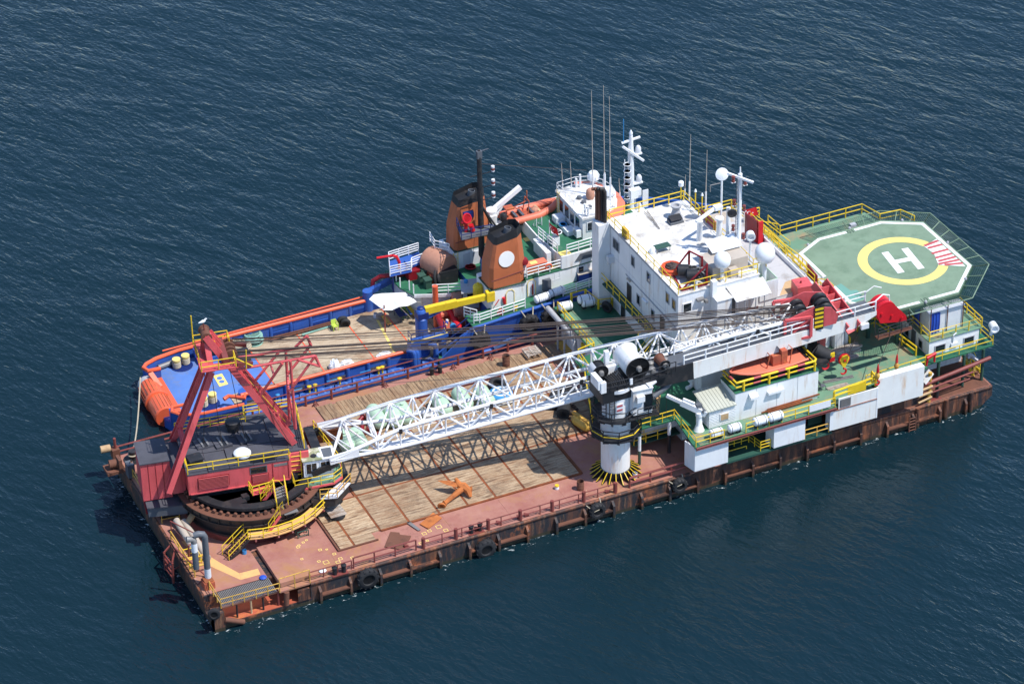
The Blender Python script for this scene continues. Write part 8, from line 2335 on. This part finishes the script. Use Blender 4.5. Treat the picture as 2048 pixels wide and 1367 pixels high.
# black mast between the funnels
ms = thing('black_mast', 'tall black tripod mast with lamps between the two funnels', 'mast', (42.4, 35.6, 7.4))
mb_ = (41.39, 35.60, 10.64)
mt_ = (41.41, 35.60, 18.66)
x, y = (mb_[0] + mt_[0]) / 2, 35.6
MB().tube([(x, y, 6.9), (x, y, mt_[2] - 1.0), (x, y, mt_[2])], [.32, .24, .12], 12).out('mast', 'black', ms, True)
MB().tube([(x + .1, y, 12.5), (x + 2.3, 33.4, 8.0)], .1, 8).tube([(x + .1, y, 12.5), (x + 2.3, 37.4, 8.0)], .1, 8).out('stay', 'black', ms)
for dz in (1.5, 3.0, 4.4):
    zz = mt_[2] - dz - 1.2
    MB().beam((x - 1.2 + dz * .1, y, zz), (x + 1.5, y, zz), .07, .07).out('yard', 'black', ms)
    MB().lathe((x + 1.4, y, zz), [(.18, 0), (.18, .6), (0, .62)], 10).out('lamp', 'white_old', ms, True)
    MB().lathe((x + 1.4, y, zz + .15), [(.19, 0), (.19, .25)], 10).out('lens', 'maroon', ms, True)
MB().beam((x - .3, y, mt_[2] - .2), (x + 1.0, y, mt_[2] - .1), .08, .08).box(x - .25, y - .2, mt_[2] - .9, x + .25, y + .2, mt_[2] - .1).out('head', 'dgrey', ms)
MB().prism([(x - 2.6, 34.4), (x + .4, 34.2), (x + 1.5, 32.2), (x + 2.4, 32.3), (x + 1.2, 35.6), (x - 2.0, 36.9)], 9.9, 10.0).out('platform', 'dgrey', ms)
railing(ms, [(x - 2.0, 36.9, 10.0), (x - 2.6, 34.4, 10.0), (x + .4, 34.2, 10.0), (x + 1.5, 32.2, 10.0)], 1.0, 'bluedark', 1.0, .04)
MB().tube([(x - 1.6, 35.6, 10.0), (x - 1.6, 35.6, 10.9), (x - 2.0, 35.5, 11.3)], .2, 8).torus((x - 1.5, 35.5, 11.5), .45, .09, (.2, -1, .5), 14, 6).tube([(x - 1.0, 35.3, 10.1), (x - 1.2, 35.3, 10.8)], .25, 8).out('fire_monitor', 'redbright', ms, True)
MB().box(x - 1.6, 35.9, 11.2, x - .6, 36.3, 11.8).out('lamp_box', 'bluedark', ms)
for a, c in (((x, y, mt_[2] - .3), (x - .9, 35.6, 7.0)), ((x, y, mt_[2] - 1.5), (53, 36, 13.2))):
    MB().tube([a, c], .02, 4).out('stay_wire', 'cable', ms)
# rescue craft with its davit on the far side
rr = thing('rescue_boat', 'orange inflatable rescue boat with black outboard on the far side of the ship', 'boat', (47.3, 37.6, 8.0))
c = Vector((47.4, 37.7, 8.9))
for sgn in (-1, 1):
    MB().tube([c + Vector((-3.1, .9 * sgn, .0)), c + Vector((-2.6, .9 * sgn, .0)), c + Vector((.8, .92 * sgn, .05)), c + Vector((2.3, .62 * sgn, .3)), c + Vector((3.1, .12 * sgn, .6))], [.12, .36, .38, .36, .3], 12).out('tube', 'salmon', rr, True)
MB().prism([(c.x - 2.5, c.y - .7), (c.x + 1.4, c.y - .7), (c.x + 2.4, c.y), (c.x + 1.4, c.y + .7), (c.x - 2.5, c.y + .7)], c.z - .2, c.z + .05).out('floor', 'rustred', rr)
MB().prism([(c.x - 2.8, c.y - .85), (c.x + 1.3, c.y - .9), (c.x + 2.8, c.y), (c.x + 1.3, c.y + .9), (c.x - 2.8, c.y + .85)], c.z - .6, c.z - .201).out('hull', 'black', rr)
MB().lathe((c.x - 2.7, c.y - .1, c.z), [(.12, -.8), (.15, 0), (.35, .1), (.36, .6), (.2, .8), (0, .82)], 12).out('outboard', 'black', rr, True)
for dx in (-1.6, -.9, .2, .9):
    MB().box(c.x + dx, c.y - .6, c.z + .05, c.x + dx + .25, c.y + .6, c.z + .35).out('thwart', 'dgrey' if dx < .5 else 'tan', rr)
MB().dome((c.x + .7, c.y, c.z + .05), .5, 1.0, 10, 4).out('bundle', 'tarp', rr)
MB().tube([(c.x - .3, c.y - .6, c.z), (c.x - .1, c.y - .5, c.z + 1.7), (c.x - .1, c.y + .5, c.z + 1.7), (c.x - .3, c.y + .6, c.z)], .06, 6).tube([(c.x - 2.2, c.y, c.z + .9), (c.x - .1, c.y, c.z + 1.5), (c.x - .1, c.y, c.z + 2.6)], .06, 6).box(c.x - 2.5, c.y - .35, c.z + 1.1, c.x - 1.6, c.y + .45, c.z + 1.25).out('arch', 'rustred', rr)
for x_ in (45.6, 48.7):
    MB().prism([(x_, 36.3), (x_ + .3, 36.3), (x_ + .3, 38.8), (x_, 38.8)], 7.41, 8.3).out('cradle', 'white', rr)
dvt = thing('rescue_davit', 'white davit arm rising beside the orange rescue boat', 'davit', (43.8, 38.6, 7.4))
MB().lathe((43.7, 38.3, 7.4), [(.5, 0), (.5, 1.6), (.6, 1.7), (.6, 2.6), (.3, 2.8), (0, 2.8)], 14).out('column', 'white', dvt, True)
tp = Vector((47.15, 38.90, 11.34))
MB().beam((43.6, 38.4, 9.6), tp, .4, .45).beam((44.2, 38.4, 9.0), Vector((43.6, 38.4, 9.6)).lerp(tp, .55), .2, .2).out('arm', 'white', dvt)
MB().box(43.2, 37.6, 8.2, 44.0, 38.0, 9.6).box(43.9, 37.5, 7.5, 44.6, 38.2, 8.6).out('winch', 'white', dvt)
ladder(ship, (44.9, 36.0, 7.4), (45.2, 36.3, 9.3), (.9, -.3, 0), 'white', .4, .05)
# wheelhouse
wh = thing('wheelhouse', 'white wheelhouse with big dark windows and a curved orange front visor', 'wheelhouse', (52.2, 33.8, 8.86))
PW = [(50.1, 30.9), (52.4, 30.75), (53.8, 31.3), (54.5, 32.6), (54.7, 33.9), (54.4, 35.2), (53.6, 36.4), (52.2, 36.9), (50.1, 36.7)]
MB().prism(PW, 8.861, 11.1).out('wall', 'white', wh)
def grow(P, k):
    cx_, cy_ = 52.2, 33.8
    return [(cx_ + (a - cx_) * k, cy_ + (b_ - cy_) * k) for a, b_ in P]
MB().prism(grow(PW, 1.06), 11.101, 11.3).out('roof', 'roofwhite', wh)
vs = [(p[0], p[1], 11.28) for p in grow(PW, 1.06)[1:8]] + [(p[0], p[1], 11.0) for p in [(q[0] + .35, q[1] + (q[1] - 33.8) * .12) for q in grow(PW, 1.2)[1:8]]]
MB().add(vs, [(i, i + 7, i + 8, i + 1) for i in range(6)]).out('visor', 'salmon', wh)
for k, yy in enumerate((31.9, 33.1, 34.3, 35.6)):
    wf = MB().box(50.02, yy - .5, 9.5, 50.098, yy + .5, 10.9).out('window', 'white', wh)
    MB().box(50.0, yy - .42, 9.58, 50.019, yy + .42, 10.82).out('pane', 'glassd', wf)
wf = MB().plate([(50.5, 30.83, 9.7), (52.0, 30.73, 9.7), (52.0, 30.73, 10.7), (50.5, 30.83, 10.7)], .05).out('window', 'white', wh)
MB().plate([(50.6, 30.79, 9.78), (51.9, 30.69, 9.78), (51.9, 30.69, 10.62), (50.6, 30.79, 10.62)], .03).out('pane', 'glassd', wf)
railing(wh, [(p[0], p[1], 11.3) for p in grow(PW, 1.0)], .9, 'white', 1.8, .03, 1, True)
ladder(wh, (50.0, 36.2, 8.9), (50.0, 36.2, 11.6), (0, .5, 0), 'mark_yellow', .3)
for p, r, h in (((53.99, 36.50, 11.30), .62, .3), ((54.27, 33.59, 11.30), .6, .0)):
    MB().lathe((p[0], p[1], 11.3), [(r * .4, 0), (r * .4, h), (r, h + .2), (r, h + .2 + r * .6), (r * .7, h + .2 + r * 1.1), (0, h + .2 + r * 1.25)], 18).out('radome', 'plastic', wh, True)
p = (52.39, 33.91, 11.30)
MB().lathe(p, [(.35, 0), (.45, .3), (.4, .9), (.2, 1.1), (0, 1.12)], 14).out('searchlight_cover', 'tarp', wh, True)
for p in ((51.38, 34.32, 11.30), (51.43, 33.38, 11.30), (51.50, 32.24, 11.30)):
    MB().lathe(p, [(.25, 0), (.25, .25), (.12, .3), (0, .3)], 12).out('lamp', 'dgrey', wh)
for p, h in (((50.49, 31.23, 11.30), 1.3), ((50.70, 30.93, 11.30), 1.1), ((52.08, 36.42, 11.30), 1.0), ((52.46, 36.34, 11.30), 1.4), ((54.45, 34.93, 11.30), 1.6)):
    MB().tube([p, (p[0], p[1], p[2] + h)], .12, 8).out('stub_mast', 'white', wh, True)
for p, h, lab in (((52.95, 34.50, 12.81), 11.5, 'tallest white whip aerial on the wheelhouse dome, leftmost of the tall three'), ((53.74, 33.50, 12.07), 12.4, 'tall white whip aerial on the wheelhouse roof, middle of the tall three'), ((54.02, 32.80, 12.10), 11.5, 'tall thin whip aerial on the wheelhouse roof, rightmost of the tall three'), ((51.49, 36.30, 11.32), 3.2, 'short whip aerial at the left roof corner of the wheelhouse'), ((50.77, 36.80, 11.25), 2.9, 'short thin whip aerial at the far left of the wheelhouse'), ((55.16, 33.00, 10.63), 2.0, 'short whip aerial right of the wheelhouse visor')):
    z0 = 11.3
    t = thing('whip_aerial', lab, 'aerial', (p[0], p[1], z0), 'ship whip aerials')
    MB().tube([(p[0], p[1], z0), (p[0], p[1], z0 + h * .22)], .09 if h > 5 else .06, 6).out('base', 'white', t)
    MB().tube([(p[0], p[1], z0 + h * .22), (p[0] - .1, p[1], z0 + h)], [.055, .025], 5).out('whip', 'beige', t)
bx2 = thing('battery_box', 'long white box with blue ring on the deck aft of the wheelhouse', 'box', (49.34, 33.54, 8.86))
p = (49.38, 33.63, 8.86)
MB().box(p[0] - .4, p[1] + .9, 8.87, p[0] + .6, p[1] + 1.9, 9.5).box(p[0] - .4, p[1] - 1.6, 8.87, p[0] + .5, p[1] - .5, 9.35).box(p[0] - .3, p[1] - .499, 8.87, p[0] + .4, p[1] + .899, 9.1).out('body', 'plastic', bx2)
MB().torus((p[0], p[1] + .2, 9.2), .35, .07, (0, 0, 1), 16, 6).out('blue_ring', 'cyan', bx2, True)
ac = thing('wall_unit', 'white air conditioner unit on the wheelhouse rear corner', 'air conditioner', (49.7, 31.4, 8.86))
MB().box(49.5, 31.0, 9.1, 50.0, 31.9, 9.9).out('body', 'plastic', ac)
MB().lathe((49.49, 31.45, 9.5), [(.3, 0), (.3, .03), (0, .04)], 16, (-1, 0, 0)).out('fan', 'grey', ac)
# foremast of the ship
fm = thing('foremast', 'tall white ladder mast with lamps and crossarm on the ship foredeck', 'mast', (56.9, 34.3, 6.0))
x, y = 57.0, 34.3
zt_ = (56.79, 34.30, 16.96)[2]
MB().tube([(x, y, 6.0), (x, y, zt_ - 2), (x, y, zt_)], [.4, .3, .18], 12).out('mast', 'white', fm, True)
ladder(fm, (x - .55, y - .1, 7.0), (x - .5, y - .1, zt_ - 2.5), (.45, 0, 0), 'white', .35, .05)
for k in range(12):
    MB().torus((x - .5, y - .2, zt_ - 3 - k * .75), .36, .035, (0, 0, 1), 12, 5).out('cage_hoop', 'white', fm)
MB().beam((x - 1.0, y, zt_ - .6), (x + 1.0, y, zt_ - .4), .18, .18).beam((x - .9, y, zt_ - 1.0), (x + 1.1, y - .6, zt_ - 2.8), .2, .2).out('crossarm', 'white', fm)
for dz, dx in ((1.9, .8), (5.2, .9), (8.4, .9)):
    MB().box(x, y - .3, zt_ - dz - .3, x + dx + .3, y + .3, zt_ - dz - .15).out('bracket', 'white', fm)
    MB().lathe((x + dx, y, zt_ - dz - .15), [(.28, 0), (.28, .5), (.15, .7), (0, .72)], 12).out('lamp', 'white_old', fm, True)
MB().lathe((x + 1.0, y - .2, zt_ - 9.2), [(.15, 0), (.4, .2), (.4, .7), (.1, .8), (0, .8)], 12).out('horn', 'plastic', fm, True)
MB().lathe((x, y, zt_), [(.15, 0), (.2, .3), (.05, .6), (0, .6)], 10).out('top_lamp', 'plastic', fm, True)
bar('aerial', (x - .8, y, zt_ - .5), (x - .8, y, zt_ + 2.0), .04, 'cyan', fm)
sl2 = thing('floodlight', 'square white floodlight on a post at the far roof rail of the block', 'floodlight', (53.13, 25.72, 14.77))
p = (52.98, 25.42, 14.77)
MB().tube([p, (p[0], p[1], p[2] + 1.0)], .1, 8).box(p[0] - .55, p[1] - .3, p[2] + 1.0, p[0] + .55, p[1] + .3, p[2] + 1.9).out('lamp', 'plastic', sl2)

# ================================================================ deck hand at the far left corner
pf = Vector((0.36, 21.94, 2.16))
pn = thing('person', 'man in grey shirt and dark trousers standing by the winch at the left end', 'person', (pf.x, pf.y, D + .03))
def skinned(name, verts, edges, radii, mat, root):
    me = bpy.data.meshes.new(name)
    o = origin(pn)
    me.from_pydata([tuple(Vector(v) + Vector((0, 0, 0))) for v in verts], edges, [])
    ob = bpy.data.objects.new(name, me)
    COL.objects.link(ob)
    ob.parent = pn
    me.materials.append(M[mat])
    md = ob.modifiers.new('skin', 'SKIN')
    for i, r in enumerate(radii):
        me.skin_vertices[0].data[i].radius = r if isinstance(r, tuple) else (r, r)
        me.skin_vertices[0].data[i].use_root = (i == root)
    md.use_smooth_shade = True
    sb = ob.modifiers.new('sub', 'SUBSURF')
    sb.levels = 2; sb.render_levels = 2
    return ob
# figure faces -X and a little towards the sea, hands held in front
V = [(0, 0, .95), (0, 0, 1.12), (-.01, 0, 1.32), (0, 0, 1.48), (-.01, 0, 1.57), (-.03, 0, 1.66), (-.03, 0, 1.76),
     (0, -.19, 1.44), (-.03, -.25, 1.18), (-.24, -.2, 1.06), (-.33, -.16, 1.06),
     (0, .19, 1.44), (-.03, .25, 1.18), (-.24, .18, 1.1), (-.33, .14, 1.1),
     (.0, -.1, .9), (-.03, -.11, .5), (.02, -.11, .09), (-.13, -.12, .04),
     (.0, .1, .9), (.03, .11, .5), (.06, .12, .09), (-.09, .13, .04)]
E_ = [(0, 1), (1, 2), (2, 3), (3, 4), (4, 5), (5, 6), (3, 7), (7, 8), (8, 9), (9, 10), (3, 11), (11, 12), (12, 13), (13, 14), (0, 15), (15, 16), (16, 17), (17, 18), (0, 19), (19, 20), (20, 21), (21, 22)]
Rd = [.13, .13, .15, .09, .055, .085, .08, .07, .055, .042, .035, .07, .055, .042, .035, .1, .075, .05, .045, .1, .075, .05, .045]
body = skinned('body', V, E_, Rd, 'skin', 0)
skinned('shirt', [(0, 0, .93), (0, 0, 1.12), (-.01, 0, 1.32), (0, 0, 1.46), (0, -.19, 1.44), (-.02, -.245, 1.24), (0, .19, 1.44), (-.02, .245, 1.24)], [(0, 1), (1, 2), (2, 3), (3, 4), (4, 5), (3, 6), (6, 7)], [(.15, .17), (.145, .17), (.16, .19), .1, .09, .075, .09, .075], 'shirt', 0)
skinned('trousers', [(0, 0, .98), (.0, -.1, .88), (-.03, -.11, .5), (.02, -.11, .12), (.0, .1, .88), (.03, .11, .5), (.06, .12, .12)], [(0, 1), (1, 2), (2, 3), (0, 4), (4, 5), (5, 6)], [.145, .12, .095, .075, .12, .095, .075], 'trouser', 0)
hr_ = MB().dome((pf.x - .015, pf.y, D + .03 + 1.7), .105, 1.15, 14, 6).out('hair', 'hair', pn, True)
o0 = Vector((pf.x, pf.y, D + .03))
for sy, c in ((-1, (-.33, -.16, 1.06)), (1, (-.33, .14, 1.1))):
    b = MB()
    c = o0 + Vector(c)
    for k in range(4):
        b.tube([c + Vector((-.02, -.03 + .02 * k, 0)), c + Vector((-.07, -.032 + .021 * k, -.005)), c + Vector((-.095 - .006 * (k in (1, 2)), -.03 + .02 * k, -.035))], .009, 6)
    b.tube([c + Vector((0, -sy * .03, .01)), c + Vector((-.035, -sy * .055, .0)), c + Vector((-.06, -sy * .05, -.015))], .01, 6)
    b.out('hand', 'skin', pn, True)
f = o0 + Vector((-.115, 0, 1.69))
MB().tube([f + Vector((.01, 0, .02)), f + Vector((-.02, 0, -.01)), f + Vector((.0, 0, -.02))], .014, 6).out('nose', 'skin', pn, True)
for sy in (-1, 1):
    MB().dome(f + Vector((.012, sy * .033, .02)), .012, 1, 8, 3).out('eye', 'hair', pn)
    MB().tube([o0 + Vector((-.01, sy * .09, 1.66)), o0 + Vector((0, sy * .1, 1.72))], .016, 6).out('ear', 'skin', pn)
    MB().box(pf.x - .2, pf.y + sy * .12 - .05, D + .035, pf.x + .08, pf.y + sy * .12 + .05, D + .11).out('shoe', 'plastic', pn)
